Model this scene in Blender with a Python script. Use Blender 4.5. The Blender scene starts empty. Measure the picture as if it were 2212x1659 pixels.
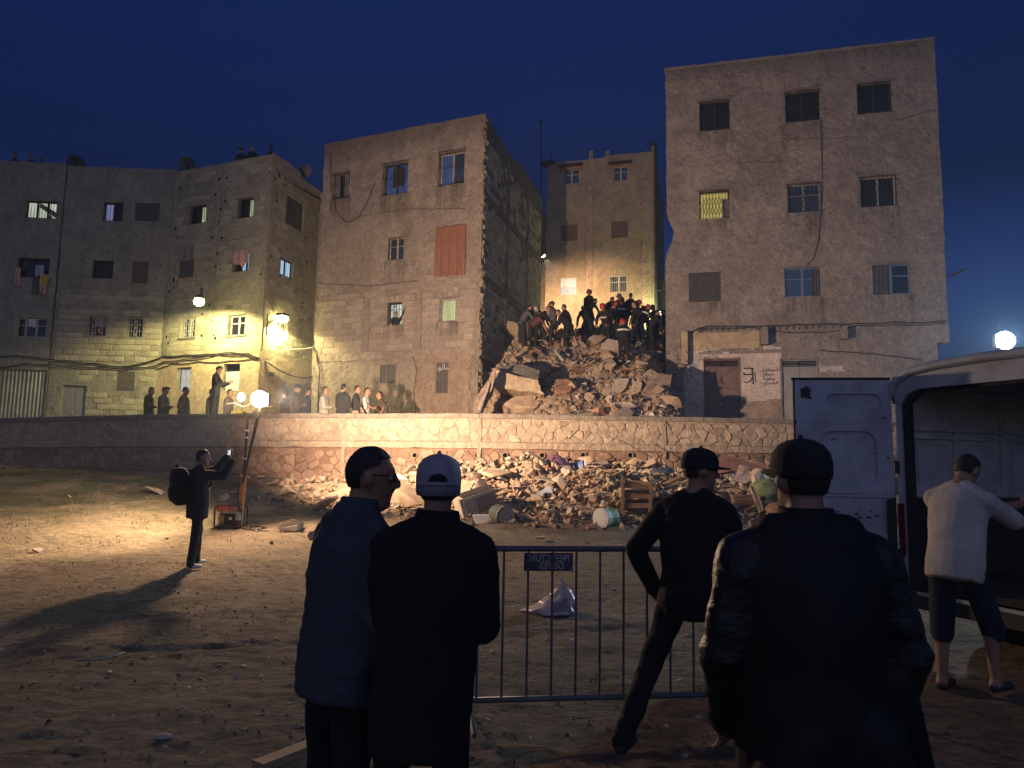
import bpy, bmesh, math, random
import numpy as np
from mathutils import Vector, Matrix, noise

random.seed(7)
RNG = np.random.default_rng(7)
sc = bpy.context.scene
C = sc.collection
rad = math.radians

# ---------------------------------------------------------------- camera
F_PX, CX, CY = 1580.0, 1106.0, 829.5          # measured on a 2212 x 1659 view of the photograph
PITCH, ROLL, EYE = rad(6.5), rad(1.1), 1.62
_f = Vector((0, math.cos(PITCH), math.sin(PITCH)))
_u0 = Vector((0, -math.sin(PITCH), math.cos(PITCH)))
_r = Vector((1, 0, 0)) * math.cos(ROLL) + _u0 * math.sin(ROLL)
_u = Vector((1, 0, 0)) * -math.sin(ROLL) + _u0 * math.cos(ROLL)
cam = bpy.data.objects.new('camera', bpy.data.cameras.new('camera'))
C.objects.link(cam)
cam.matrix_world = Matrix(((_r.x, _u.x, -_f.x, 0), (_r.y, _u.y, -_f.y, 0), (_r.z, _u.z, -_f.z, EYE), (0, 0, 0, 1)))
cam.data.sensor_width = 36
cam.data.lens = 36 * F_PX / 2212
cam.data.clip_start = 0.05
cam.data.clip_end = 2000
sc.camera = cam

# ---------------------------------------------------------------- dusk sky, last light, exposure
world = bpy.data.worlds.new('World')
sc.world = world
world.use_nodes = True
wn = world.node_tree
bg = wn.nodes['Background']
sky = wn.nodes.new('ShaderNodeTexSky')
sky.sky_type = 'NISHITA'
sky.sun_disc = False
sky.sun_elevation = rad(-2.0)
sky.sun_rotation = rad(165)
tint = wn.nodes.new('ShaderNodeMix')
tint.data_type = 'RGBA'; tint.blend_type = 'MULTIPLY'; tint.inputs[0].default_value = 1.0
wn.links.new(sky.outputs[0], tint.inputs[6])
tint.inputs[7].default_value = (0.58, 1.72, 7.8, 1)
geo = wn.nodes.new('ShaderNodeTexCoord'); sep = wn.nodes.new('ShaderNodeSeparateXYZ'); wn.links.new(geo.outputs['Generated'], sep.inputs[0])
grad = wn.nodes.new('ShaderNodeValToRGB')          # dusk: deep overhead, paler towards the horizon all round
for e_, (p_, c_) in zip([grad.color_ramp.elements[0], grad.color_ramp.elements[1], grad.color_ramp.elements.new(.34), grad.color_ramp.elements.new(.16)], ((.0, 1.9), (.62, .30), (.34, .80), (.16, 1.45))):
    e_.position = p_; e_.color = (c_ * .92, c_, c_, 1)
wn.links.new(sep.outputs[2], grad.inputs[0])
deep = wn.nodes.new('ShaderNodeMix'); deep.data_type = 'RGBA'; deep.blend_type = 'MULTIPLY'; deep.inputs[0].default_value = 1.0
wn.links.new(tint.outputs[2], deep.inputs[6]); wn.links.new(grad.outputs[0], deep.inputs[7])
wn.links.new(deep.outputs[2], bg.inputs[0])
bg.inputs[1].default_value = 0.092
sun = bpy.data.objects.new('last_daylight', bpy.data.lights.new('last_daylight', 'SUN'))
C.objects.link(sun)
sun.data.energy = 0.20
sun.data.angle = rad(120)
sun.data.color = (1.0, 0.93, 0.95)
sun.rotation_euler = (rad(66), 0, rad(-12))
sc.view_settings.view_transform = 'Standard'
sc.view_settings.look = 'None'
sc.view_settings.exposure = 0.35
sc.view_settings.gamma = 1.0
sc.view_settings.use_curve_mapping = False
sc.cycles.use_denoising = True
sc.cycles.sample_clamp_indirect = 4.0
sc.cycles.max_bounces = 5
sc.cycles.caustics_reflective = False
sc.cycles.caustics_refractive = False

# ---------------------------------------------------------------- helpers: points
def ray(x, y):
    return _f + _r * ((x - CX) / F_PX) + _u * ((CY - y) / F_PX)

def at(x, y, Y):
    d = ray(x, y)
    return Vector((0, 0, EYE)) + d * (Y / d.y)

def at_z(x, y, z):
    d = ray(x, y)
    return Vector((0, 0, EYE)) + d * ((z - EYE) / d.z)

def sstep(a, b, t):
    t = min(1, max(0, (t - a) / (b - a)))
    return t * t * (3 - 2 * t)

def wall_y(x):                                  # plan line of the retaining wall's outer face
    return float(np.interp(x, [-40, -16.1, -7.1, -1.3, 7.7, 40], [27.0, 23.0, 20.6, 19.7, 19.6, 21.5]))

def base_h(x, y):
    h = 1.0 * sstep(8, 20.5, y)
    if x < -3:                                  # the grassy bank on the left
        h += 0.35 * sstep(-3, -9, x) * sstep(15, 21, y)
    return h

def ground_h(x, y):
    h = base_h(x, y)
    near = 1.0 if y < 30 else 0.0
    if near:
        v = Vector((x, y, 0))
        h += 0.05 * noise.noise(v * 0.45) + 0.030 * noise.noise(v * 1.3 + Vector((7, 3, 1)))
        h += 0.014 * noise.noise(v * 4.0) + 0.014 * noise.noise(Vector((x * 4.0 + y, y * 10.0, 2.0))) + 0.014 * abs(noise.noise(Vector((x * 7.0, y * 16.0, 6.0))))
        h += 0.012 * noise.noise(v * 17.0)
        if y < 14:                              # old wheel ruts crossing the field
            w = .25 * noise.noise(v * .35)
            for c0 in (7.4, 8.9):
                d = y - c0 - .30 * x + w
                h += (.5 + .5 * noise.noise(v * 1.1 + Vector((c0, 0, 0)))) * (.022 * math.exp(-((abs(d) - .17) / .07) ** 2) - .034 * math.exp(-(d / .10) ** 2))
    return h

def on_ground(x, y):
    d = ray(x, y)
    t = 1.0
    p = Vector((0, 0, EYE))
    while t < 60:
        q = p + d * t
        if q.z <= ground_h(q.x, q.y):
            return q
        t += 0.02
    return p + d * 20

TERRACE = 2.20

# ---------------------------------------------------------------- helpers: objects
W = {}                                          # world origin of every object by name

class MB:
    """collects shapes and links them as ONE mesh object"""
    def __init__(s):
        s.v, s.f, s.m, s.mi = [], [], [], 0
    def add(s, vs, fs):
        o = len(s.v)
        s.v += [tuple(v) for v in vs]
        s.f += [tuple(i + o for i in f) for f in fs]
        s.m += [s.mi] * len(fs)
    def box(s, c, size, M=None):
        hx, hy, hz = size[0] / 2, size[1] / 2, size[2] / 2
        vs = [Vector((x, y, z)) for x in (-hx, hx) for y in (-hy, hy) for z in (-hz, hz)]
        if M is not None:
            vs = [M @ v for v in vs]
        c = Vector(c)
        s.add([v + c for v in vs], [(0, 1, 3, 2), (4, 6, 7, 5), (0, 4, 5, 1), (2, 3, 7, 6), (0, 2, 6, 4), (1, 5, 7, 3)])
    def cyl(s, p0, p1, r0, r1=None, n=8, caps=True):
        r1 = r0 if r1 is None else r1
        p0, p1 = Vector(p0), Vector(p1)
        d = (p1 - p0).normalized()
        a = d.orthogonal().normalized(); b = d.cross(a)
        vs = []
        for p, r in ((p0, r0), (p1, r1)):
            for k in range(n):
                t = 2 * math.pi * k / n
                vs.append(p + (a * math.cos(t) + b * math.sin(t)) * r)
        fs = [(k, (k + 1) % n, n + (k + 1) % n, n + k) for k in range(n)]
        if caps:
            fs += [tuple(range(n - 1, -1, -1)), tuple(range(n, 2 * n))]
        s.add(vs, fs)
    def tube(s, pts, r, n=6):
        pts = [Vector(p) for p in pts]
        rings = []
        up = Vector((0.13, 0.21, 0.97))
        for i, p in enumerate(pts):
            d = (pts[min(i + 1, len(pts) - 1)] - pts[max(i - 1, 0)]).normalized()
            a = d.cross(up)
            if a.length < 1e-3: a = d.orthogonal()
            a.normalize(); b = d.cross(a)
            rr = r[i] if isinstance(r, (list, tuple)) else r
            rings.append([p + (a * math.cos(2 * math.pi * k / n) + b * math.sin(2 * math.pi * k / n)) * rr for k in range(n)])
        vs = [v for rg in rings for v in rg]
        fs = []
        for i in range(len(pts) - 1):
            for k in range(n):
                fs.append((i * n + k, i * n + (k + 1) % n, (i + 1) * n + (k + 1) % n, (i + 1) * n + k))
        fs += [tuple(range(n - 1, -1, -1)), tuple((len(pts) - 1) * n + k for k in range(n))]
        s.add(vs, fs)
    def prism(s, poly, vec):
        poly = [Vector(p) for p in poly]; vec = Vector(vec); n = len(poly)
        vs = poly + [p + vec for p in poly]
        fs = [tuple(range(n - 1, -1, -1)), tuple(range(n, 2 * n))] + [(k, (k + 1) % n, n + (k + 1) % n, n + k) for k in range(n)]
        s.add(vs, fs)
    def quad(s, *p):
        s.add(p, [tuple(range(len(p)))])
    def ball(s, c, r, n=10, m=7, M=None):
        if not isinstance(r, (tuple, list, Vector)): r = (r, r, r)
        vs = [Vector((0, 0, r[2]))]
        for j in range(1, m):
            t = math.pi * j / m
            for k in range(n):
                a = 2 * math.pi * k / n
                vs.append(Vector((r[0] * math.sin(t) * math.cos(a), r[1] * math.sin(t) * math.sin(a), r[2] * math.cos(t))))
        vs.append(Vector((0, 0, -r[2])))
        fs = [(0, 1 + k, 1 + (k + 1) % n) for k in range(n)]
        for j in range(m - 2):
            for k in range(n):
                a = 1 + j * n + k; b = 1 + j * n + (k + 1) % n
                fs.append((a, a + n, b + n, b))
        L = len(vs) - 1; o = 1 + (m - 2) * n
        fs += [(o + k, L, o + (k + 1) % n) for k in range(n)]
        if M is not None: vs = [M @ v for v in vs]
        c = Vector(c)
        s.add([v + c for v in vs], fs)
    def build(s, name, mats, parent=None, smooth=False, origin=None, **props):
        if origin is None:
            a = np.array(s.v)
            lo, hi = a.min(0), a.max(0)
            origin = Vector(((lo[0] + hi[0]) / 2, (lo[1] + hi[1]) / 2, lo[2]))
        me = bpy.data.meshes.new(name)
        a = np.array(s.v) - np.array(origin)
        me.from_pydata(a.tolist(), [], s.f)
        return link_mesh(name, me, mats, s.m, parent, smooth, origin, **props)

def link_mesh(name, me, mats, mi, parent, smooth, origin, **props):
    if not isinstance(mats, (list, tuple)): mats = [mats]
    for m in mats: me.materials.append(m)
    if mi is not None and len(mats) > 1:
        me.polygons.foreach_set('material_index', mi)
    if smooth:
        me.polygons.foreach_set('use_smooth', [True] * len(me.polygons))
    o = bpy.data.objects.new(name, me)
    place(o, origin, parent)
    for k, v in props.items():
        if v is not None: o[k] = v
    return o

def place(o, origin, parent):
    C.objects.link(o)
    origin = Vector(origin)
    W[o.name] = origin
    if parent is not None:
        o.parent = parent
        o.location = origin - W[parent.name]
    else:
        o.location = origin

def thing(name, label, cat, loc, group=None):
    o = bpy.data.objects.new(name, None)
    o.empty_display_size = 0.2
    place(o, loc, None)
    o['label'] = label; o['category'] = cat
    if group: o['group'] = group
    return o

def rotm(ax, ay, az):
    return Matrix.Rotation(az, 3, 'Z') @ Matrix.Rotation(ay, 3, 'Y') @ Matrix.Rotation(ax, 3, 'X')

# ---------------------------------------------------------------- helpers: materials
def newmat(name):
    m = bpy.data.materials.new(name); m.use_nodes = True
    nt = m.node_tree
    return m, nt, nt.nodes['Principled BSDF']

def N(nt, typ, **kw):
    n = nt.nodes.new(typ)
    for k, v in kw.items():
        if k.startswith('i_'):
            key = k[2:]
            n.inputs[int(key) if key.isdigit() else key].default_value = v
        else:
            setattr(n, k, v)
    return n

def mixc(nt, fac, a, b, mode='MIX'):
    n = nt.nodes.new('ShaderNodeMix'); n.data_type = 'RGBA'; n.blend_type = mode
    for sock, val in ((n.inputs[0], fac), (n.inputs[6], a), (n.inputs[7], b)):
        if hasattr(val, 'is_linked'): nt.links.new(val, sock)
        elif isinstance(val, (int, float)): sock.default_value = val
        else: sock.default_value = (*val, 1) if len(val) == 3 else val
    return n.outputs[2]

def ramp(nt, src, pts):
    r = nt.nodes.new('ShaderNodeValToRGB')
    while len(r.color_ramp.elements) < len(pts): r.color_ramp.elements.new(0.5)
    for e, (p, c) in zip(r.color_ramp.elements, pts):
        e.position = p; e.color = (c, c, c, 1) if isinstance(c, (int, float)) else (*c, 1)
    nt.links.new(src, r.inputs[0])
    return r.outputs[0]

def noise_fac(nt, scale, detail=4, rough=0.6, vec=None, dist=0.0):
    n = nt.nodes.new('ShaderNodeTexNoise')
    n.inputs['Scale'].default_value = scale; n.inputs['Detail'].default_value = detail
    n.inputs['Roughness'].default_value = rough; n.inputs['Distortion'].default_value = dist
    if vec is not None: nt.links.new(vec, n.inputs['Vector'])
    return n.outputs[0]

def mat(name, col, rough=0.85, var=0.25, scale=3.0, col2=None, bump=0.0, bscale=20.0, metal=0.0, spec=0.5,
        rand=0.0, island=0.0, coord='Object', sheen=0.0, stretch=None, bdist=0.02):
    """base colour with two octaves of blotches, optional per-object / per-piece variation and bump"""
    m, nt, b = newmat(name)
    tc = nt.nodes.new('ShaderNodeTexCoord')
    vec = tc.outputs[coord]
    if stretch:
        mp = N(nt, 'ShaderNodeMapping'); mp.inputs['Scale'].default_value = stretch
        nt.links.new(vec, mp.inputs[0]); vec = mp.outputs[0]
    dark = tuple(c * (1 - var) for c in col)
    lite = col2 if col2 else tuple(min(1, c * (1 + var)) for c in col)
    n1 = noise_fac(nt, scale, 6, 0.65, vec)
    c = mixc(nt, ramp(nt, n1, [(0.32, 0.0), (0.68, 1.0)]), dark, lite)
    if rand or island:
        if rand:
            oi = nt.nodes.new('ShaderNodeObjectInfo'); rsrc = oi.outputs['Random']; amt = rand
            c = mixc(nt, 1.0, c, ramp(nt, rsrc, [(0, 1 - amt), (1, 1 + amt * 0.6)]), 'MULTIPLY')
        if island:
            g = nt.nodes.new('ShaderNodeNewGeometry')
            c = mixc(nt, 1.0, c, ramp(nt, g.outputs['Random Per Island'], [(0, 1 - island), (1, 1 + island * 0.6)]), 'MULTIPLY')
    nt.links.new(c, b.inputs['Base Color'])
    b.inputs['Roughness'].default_value = rough
    b.inputs['Metallic'].default_value = metal
    b.inputs['Specular IOR Level'].default_value = spec
    if sheen: b.inputs['Sheen Weight'].default_value = sheen
    if bump:
        bn = nt.nodes.new('ShaderNodeBump'); bn.inputs['Strength'].default_value = bump; bn.inputs['Distance'].default_value = bdist
        nt.links.new(noise_fac(nt, bscale, 5, 0.7, vec), bn.inputs['Height'])
        nt.links.new(bn.outputs[0], b.inputs['Normal'])
    return m

def emit(name, col, strength, vary=0.0, scale=2.0, col2=None):
    m, nt, b = newmat(name)
    b.inputs['Base Color'].default_value = (0.02, 0.02, 0.02, 1)
    b.inputs['Roughness'].default_value = 0.4
    if vary:
        tc = nt.nodes.new('ShaderNodeTexCoord')
        mp = N(nt, 'ShaderNodeMapping'); mp.inputs['Scale'].default_value = (3.0, 3.0, 0.6)
        nt.links.new(tc.outputs['Object'], mp.inputs[0])
        c = mixc(nt, ramp(nt, noise_fac(nt, scale, 3, 0.5, mp.outputs[0]), [(0.35, 0.0), (0.62, 1.0)]), col2 or tuple(v * (1 - vary) for v in col), col)
        nt.links.new(c, b.inputs['Emission Color'])
    else:
        b.inputs['Emission Color'].default_value = (*col, 1)
    b.inputs['Emission Strength'].default_value = strength
    return m

def plaster(name, col, stain=(0.10, 0.085, 0.075), amount=0.55, bump=0.35, bscale=7.0, patch=None, crown=0):
    """old render: big blotches, vertical drip stains and trowelled relief"""
    m, nt, b = newmat(name)
    tc = nt.nodes.new('ShaderNodeTexCoord'); vec = tc.outputs['Object']
    c = mixc(nt, ramp(nt, noise_fac(nt, 0.8, 8, 0.7, vec, 0.4), [(0.3, 0.0), (0.7, 1.0)]), tuple(x * 0.72 for x in col), tuple(min(1, x * 1.18) for x in col))
    mp = N(nt, 'ShaderNodeMapping'); mp.inputs['Scale'].default_value = (1.6, 1.6, 0.22)
    nt.links.new(vec, mp.inputs[0])
    drip = ramp(nt, noise_fac(nt, 1.6, 6, 0.7, mp.outputs[0]), [(0.5, 0.0), (0.72, amount)])
    c = mixc(nt, drip, c, stain)
    if patch:
        c = mixc(nt, ramp(nt, noise_fac(nt, 0.55, 5, 0.6, vec, 1.0), [(0.56, 0.0), (0.62, 0.6)]), c, patch)
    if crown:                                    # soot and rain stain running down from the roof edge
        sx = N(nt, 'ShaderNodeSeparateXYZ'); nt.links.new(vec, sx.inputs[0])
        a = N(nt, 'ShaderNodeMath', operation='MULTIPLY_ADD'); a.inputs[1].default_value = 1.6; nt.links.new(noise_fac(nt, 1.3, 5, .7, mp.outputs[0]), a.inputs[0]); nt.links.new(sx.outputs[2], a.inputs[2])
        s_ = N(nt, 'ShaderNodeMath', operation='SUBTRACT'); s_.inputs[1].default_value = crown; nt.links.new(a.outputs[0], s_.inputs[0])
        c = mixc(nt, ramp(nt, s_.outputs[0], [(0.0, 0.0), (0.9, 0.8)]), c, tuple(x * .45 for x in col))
    c = mixc(nt, 0.55, c, ramp(nt, noise_fac(nt, 3.6, 7, 0.78, vec, 1.2), [(0.36, 0.5), (0.62, 1.25)]), 'MULTIPLY')
    fine = noise_fac(nt, 14, 6, 0.75, vec)
    c = mixc(nt, 0.45, c, ramp(nt, fine, [(0.3, 0.45), (0.7, 1.3)]), 'MULTIPLY')
    nt.links.new(c, b.inputs['Base Color'])
    b.inputs['Roughness'].default_value = 0.93; b.inputs['Specular IOR Level'].default_value = 0.2
    n1 = noise_fac(nt, bscale, 7, 0.72, vec, 0.6)
    n2 = noise_fac(nt, 1.7, 4, 0.6, vec)
    ad = N(nt, 'ShaderNodeMath', operation='MULTIPLY_ADD'); ad.inputs[1].default_value = 2.0
    nt.links.new(n2, ad.inputs[0]); nt.links.new(n1, ad.inputs[2])
    bn = nt.nodes.new('ShaderNodeBump'); bn.inputs['Strength'].default_value = bump; bn.inputs['Distance'].default_value = 0.10
    nt.links.new(ad.outputs[0], bn.inputs['Height']); nt.links.new(bn.outputs[0], b.inputs['Normal'])
    return m

M = dict(
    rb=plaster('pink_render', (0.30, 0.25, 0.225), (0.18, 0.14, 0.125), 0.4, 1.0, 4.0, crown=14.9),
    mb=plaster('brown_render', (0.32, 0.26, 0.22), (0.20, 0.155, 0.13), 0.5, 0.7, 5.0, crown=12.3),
    ab=plaster('grey_render', (0.33, 0.30, 0.24), (0.15, 0.13, 0.105), 0.4, 0.6, 6.0),
    cb=plaster('pale_mortar', (0.36, 0.325, 0.25), (0.20, 0.17, 0.13), 0.3, 0.5, 6.0),
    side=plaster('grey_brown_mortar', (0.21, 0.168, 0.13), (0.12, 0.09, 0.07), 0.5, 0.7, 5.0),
    back=plaster('sand_render', (0.30, 0.235, 0.17), (0.21, 0.155, 0.115), 0.35, 0.35, 5.0),
    coat=plaster('rough_patch_plaster', (0.36, 0.27, 0.21), (0.22, 0.16, 0.125), 0.6, 0.9, 4.0),
    white=plaster('flaking_white_paint', (0.56, 0.47, 0.42), (0.40, 0.32, 0.28), 0.35, 0.35, 6.0),
    cream=plaster('cream_paint', (0.46, 0.36, 0.25), (0.36, 0.27, 0.19), 0.4, 0.4, 6.0),
    conc=plaster('raw_concrete', (0.27, 0.235, 0.20), (0.17, 0.14, 0.115), 0.4, 0.6, 6.0),
    coping=plaster('coping_concrete', (0.24, 0.205, 0.175), (0.15, 0.12, 0.10), 0.4, 0.5, 6.0),
    mortar_up=plaster('pale_wall_mortar', (0.37, 0.295, 0.225), (0.28, 0.21, 0.155), 0.4, 0.7, 5.0),
    mortar_low=plaster('red_wall_mortar', (0.27, 0.175, 0.125), (0.17, 0.11, 0.08), 0.5, 0.9, 5.0),
    block=mat('concrete_block', (0.38, 0.345, 0.26), 0.95, 0.22, 3.0, bump=0.5, bscale=25, rand=0.22, island=0.2, spec=0.2),
    block_mb=mat('brown_block', (0.32, 0.26, 0.22), 0.95, 0.22, 3.0, bump=0.5, bscale=25, rand=0.2, island=0.18, spec=0.2),
    block_side=mat('dusty_block', (0.42, 0.35, 0.27), 0.95, 0.25, 3.0, bump=0.5, bscale=25, rand=0.3, island=0.25, spec=0.2),
    stone_up=mat('pale_wall_stone', (0.37, 0.295, 0.225), 0.95, 0.35, 4.0, bump=1.0, bscale=8, bdist=.06, rand=0.16, island=0.16, spec=0.2),
    stone_low=mat('red_wall_stone', (0.29, 0.195, 0.145), 0.95, 0.35, 4.0, bump=1.0, bscale=8, bdist=.06, rand=0.3, island=0.3, spec=0.2),
    glass=mat('dark_window_glass', (0.010, 0.011, 0.014), 0.15, 0.3, 2.0, spec=0.35),
    glass_blue=mat('blue_window_glass', (0.03, 0.05, 0.10), 0.08, 0.3, 2.0, spec=0.8),
    iron=mat('rusty_iron', (0.022, 0.018, 0.016), 0.75, 0.4, 8.0, col2=(0.045, 0.03, 0.02), spec=.25),
    iron_pale=mat('pale_painted_iron', (0.40, 0.40, 0.38), 0.6, 0.3, 8.0),
    frame_dark=mat('dark_window_frame', (0.03, 0.027, 0.026), 0.7, 0.3, 6.0, spec=.3),
    frame_pale=mat('pale_window_frame', (0.36, 0.34, 0.33), 0.6, 0.25, 6.0),
    frame_blue=mat('blue_window_frame', (0.10, 0.14, 0.24), 0.5, 0.25, 6.0),
    shutter_brown=mat('brown_shutter', (0.11, 0.06, 0.045), 0.7, 0.3, 4.0, bump=0.3, bscale=30),
    shutter_grey=mat('grey_shutter', (0.085, 0.075, 0.07), 0.75, 0.3, 4.0, bump=0.3, bscale=30),
    door_brown=mat('brown_metal_door', (0.13, 0.075, 0.065), 0.55, 0.3, 2.0, col2=(0.17, 0.11, 0.09), bump=0.2),
    door_grey=mat('grey_metal_door', (0.23, 0.22, 0.22), 0.55, 0.2, 2.0, bump=0.2),
    corrugated=mat('galvanised_sheet', (0.26, 0.25, 0.22), 0.5, 0.3, 1.6, bump=0.2, metal=0.3),
    blanket=mat('grey_blanket', (0.05, 0.046, 0.048), .9, .3, 6, bump=.3),
    cloth_orange=mat('orange_cloth', (0.22, 0.095, 0.062), 0.9, 0.15, 3.0),
    cloth_pink=mat('pink_cloth', (0.50, 0.30, 0.27), 0.9, 0.2, 6.0),
    cloth_grey=mat('grey_curtain', (0.20, 0.18, 0.165), 0.9, 0.25, 6.0),
    cloth_white=mat('white_curtain', (0.60, 0.57, 0.52), 0.9, 0.15, 6.0),
    cloth_yellow=mat('yellow_cloth', (0.50, 0.38, 0.06), 0.9, 0.2, 6.0),
    cloth_lilac=mat('pale_lilac_cloth', (0.40, 0.38, 0.48), 0.9, 0.2, 6.0),
    cable=mat('black_cable', (0.022, 0.019, 0.017), 0.7, 0.3, 8.0),
    cable_pale=mat('pale_cable', (0.5, 0.46, 0.36), 0.7, 0.2, 8.0),
    dish=mat('grey_dish', (0.12, 0.12, 0.13), 0.6, 0.2, 4.0),
    lit_green=emit('lit_green_room', (0.62, 0.78, 0.45), 0.55, 0.55, 3.0),
    lit_white=emit('lit_white_room', (0.74, 0.86, 0.72), 0.62, 0.3, 2.0, (0.40, 0.42, 0.30)),
    lit_yellow=emit('lit_yellow_room', (0.62, 0.50, 0.13), 0.52, 0.15, 2.0),
    lit_lime=emit('lit_lime_room', (0.70, 0.80, 0.36), 0.62, 0.3, 2.0),
    lit_blue=emit('lit_blue_room', (0.50, 0.74, 1.0), 0.75, 0.2, 3.0),
    lit_lilac=emit('lit_lilac_room', (0.34, 0.36, 0.72), 0.38, 0.3, 3.0),
    lit_pale=emit('lit_pale_curtain', (0.62, 0.70, 0.80), 0.55, 0.35, 5.0),
    lit_cold=emit('lit_cold_room', (0.75, 0.86, 1.0), 2.2),
    lit_dim=emit('lit_dim_blue_room', (0.05, 0.09, 0.26), 0.5, 0.5, 3.0),
)
# ---------------------------------------------------------------- the dirt field
def ground_mat():
    m, nt, b = newmat('trodden_dirt')
    tc = nt.nodes.new('ShaderNodeTexCoord'); vec = tc.outputs['Object']
    c = mixc(nt, ramp(nt, noise_fac(nt, 0.7, 8, 0.7, vec), [(0.35, 0), (0.65, 1)]), (0.24, 0.185, 0.125), (0.38, 0.295, 0.20))
    mp = N(nt, 'ShaderNodeMapping'); mp.inputs['Scale'].default_value = (1.0, 2.6, 1.0); mp.inputs['Rotation'].default_value = (0, 0, 0.25)
    nt.links.new(vec, mp.inputs[0])
    streak = noise_fac(nt, 5.0, 8, 0.78, mp.outputs[0], 0.8)
    c = mixc(nt, 0.9, c, ramp(nt, streak, [(0.34, 0.42), (0.64, 1.4)]), 'MULTIPLY')
    grass = ramp(nt, noise_fac(nt, 0.42, 6, 0.7, vec), [(0.56, 0.0), (0.70, 0.75)])
    c = mixc(nt, grass, c, (0.085, 0.085, 0.035))
    sx = N(nt, 'ShaderNodeSeparateXYZ'); nt.links.new(vec, sx.inputs[0])   # the bank at the left is grown over
    mr = N(nt, 'ShaderNodeMapRange'); mr.inputs[1].default_value = -5.5; mr.inputs[2].default_value = -9.0; nt.links.new(sx.outputs[0], mr.inputs[0])
    my = N(nt, 'ShaderNodeMapRange'); my.inputs[1].default_value = 13.2; my.inputs[2].default_value = 15.5; nt.links.new(sx.outputs[1], my.inputs[0])
    mm = N(nt, 'ShaderNodeMath', operation='MULTIPLY'); nt.links.new(mr.outputs[0], mm.inputs[0]); nt.links.new(my.outputs[0], mm.inputs[1])
    m3 = N(nt, 'ShaderNodeMath', operation='MULTIPLY'); nt.links.new(mm.outputs[0], m3.inputs[0]); nt.links.new(ramp(nt, noise_fac(nt, .9, 6, .7, vec), [(.38, 0), (.56, .85)]), m3.inputs[1])
    c = mixc(nt, m3.outputs[0], c, (0.07, 0.075, 0.03))
    speck = ramp(nt, noise_fac(nt, 60, 2, 0.5, vec), [(0.72, 0.0), (0.76, 0.6)])
    c = mixc(nt, speck, c, (0.36, 0.31, 0.25))
    nt.links.new(c, b.inputs['Base Color'])
    b.inputs['Roughness'].default_value = 0.97; b.inputs['Specular IOR Level'].default_value = 0.15
    n1 = noise_fac(nt, 9.0, 9, 0.75, mp.outputs[0], 0.5)
    bn = nt.nodes.new('ShaderNodeBump'); bn.inputs['Strength'].default_value = 1.0; bn.inputs['Distance'].default_value = 0.085
    nt.links.new(n1, bn.inputs['Height'])
    n2 = noise_fac(nt, 42.0, 4, 0.7, vec)
    bn2 = nt.nodes.new('ShaderNodeBump'); bn2.inputs['Strength'].default_value = 0.5; bn2.inputs['Distance'].default_value = 0.02
    nt.links.new(n2, bn2.inputs['Height']); nt.links.new(bn.outputs[0], bn2.inputs['Normal'])
    nt.links.new(bn2.outputs[0], b.inputs['Normal'])
    return m
M['dirt'] = ground_mat()
M['street'] = mat('street_dust', (0.21, 0.175, 0.135), 0.95, 0.3, 0.8, bump=0.6, bscale=12, spec=0.2)

def lines(parts):
    out = []
    for a, b, st in parts:
        n = max(1, round((b - a) / st))
        out += [a + (b - a) * i / n for i in range(n)]
    return out + [parts[-1][1]]
xs = lines([(-220, -60, 40), (-60, -24, 4), (-24, -9, 0.2), (-9, 8, 0.065), (8, 16, 0.4), (16, 60, 5), (60, 220, 40)])
ys = lines([(-80, -4, 12), (-4, 1.5, 0.5), (1.5, 3.5, 0.12), (3.5, 11, 0.05), (11, 15, 0.09), (15, 24, 0.2), (24, 60, 6), (60, 300, 60)])
nx, ny = len(xs), len(ys)
gv = [(x, y, ground_h(x, y)) for y in ys for x in xs]
gf = [(j * nx + i, j * nx + i + 1, (j + 1) * nx + i + 1, (j + 1) * nx + i) for j in range(ny - 1) for i in range(nx - 1)]
me = bpy.data.meshes.new('ground'); me.from_pydata(gv, [], gf)
link_mesh('ground', me, [M['dirt']], None, None, True, (0, 0, 0), kind='structure')

# ---------------------------------------------------------------- raised street behind the wall
mb = MB()
sx = [-70, -40, -16.1, -7.1, -1.3, 7.7, 40, 70]
front = [(x, wall_y(x) + 0.30) for x in sx]
for i in range(len(sx) - 1):
    (x0, y0), (x1, y1) = front[i], front[i + 1]
    mb.quad((x0, y0, TERRACE), (x1, y1, TERRACE), (x1, 120, TERRACE), (x0, 120, TERRACE))
mb.build('raised_street', M['street'], origin=(0, 0, 0), kind='structure')

# ---------------------------------------------------------------- stone retaining wall
def on_wall(u, v):
    Y = 20.0
    for _ in range(30):
        p = at(u, v, Y); Y = 0.5 * Y + 0.5 * wall_y(p.x)
    return at(u, v, Y)
_tp = [on_wall(u, v) for u, v in ((-80, 905), (0, 903), (300, 896), (560, 893), (1000, 893), (1720, 905), (1900, 908))]
def wall_top(x):
    return float(np.interp(x, [p.x for p in _tp], [p.z for p in _tp]))
_bp = [on_wall(u, v) for u, v in ((-80, 1010), (0, 1015), (300, 1030), (560, 1047), (900, 1052), (1720, 1056))]
def wall_base(x):
    return float(np.interp(x, [p.x for p in _bp], [p.z for p in _bp])) - 0.25

def wp(x, z, d=0.0):
    return Vector((x, wall_y(x) - d, z))

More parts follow.
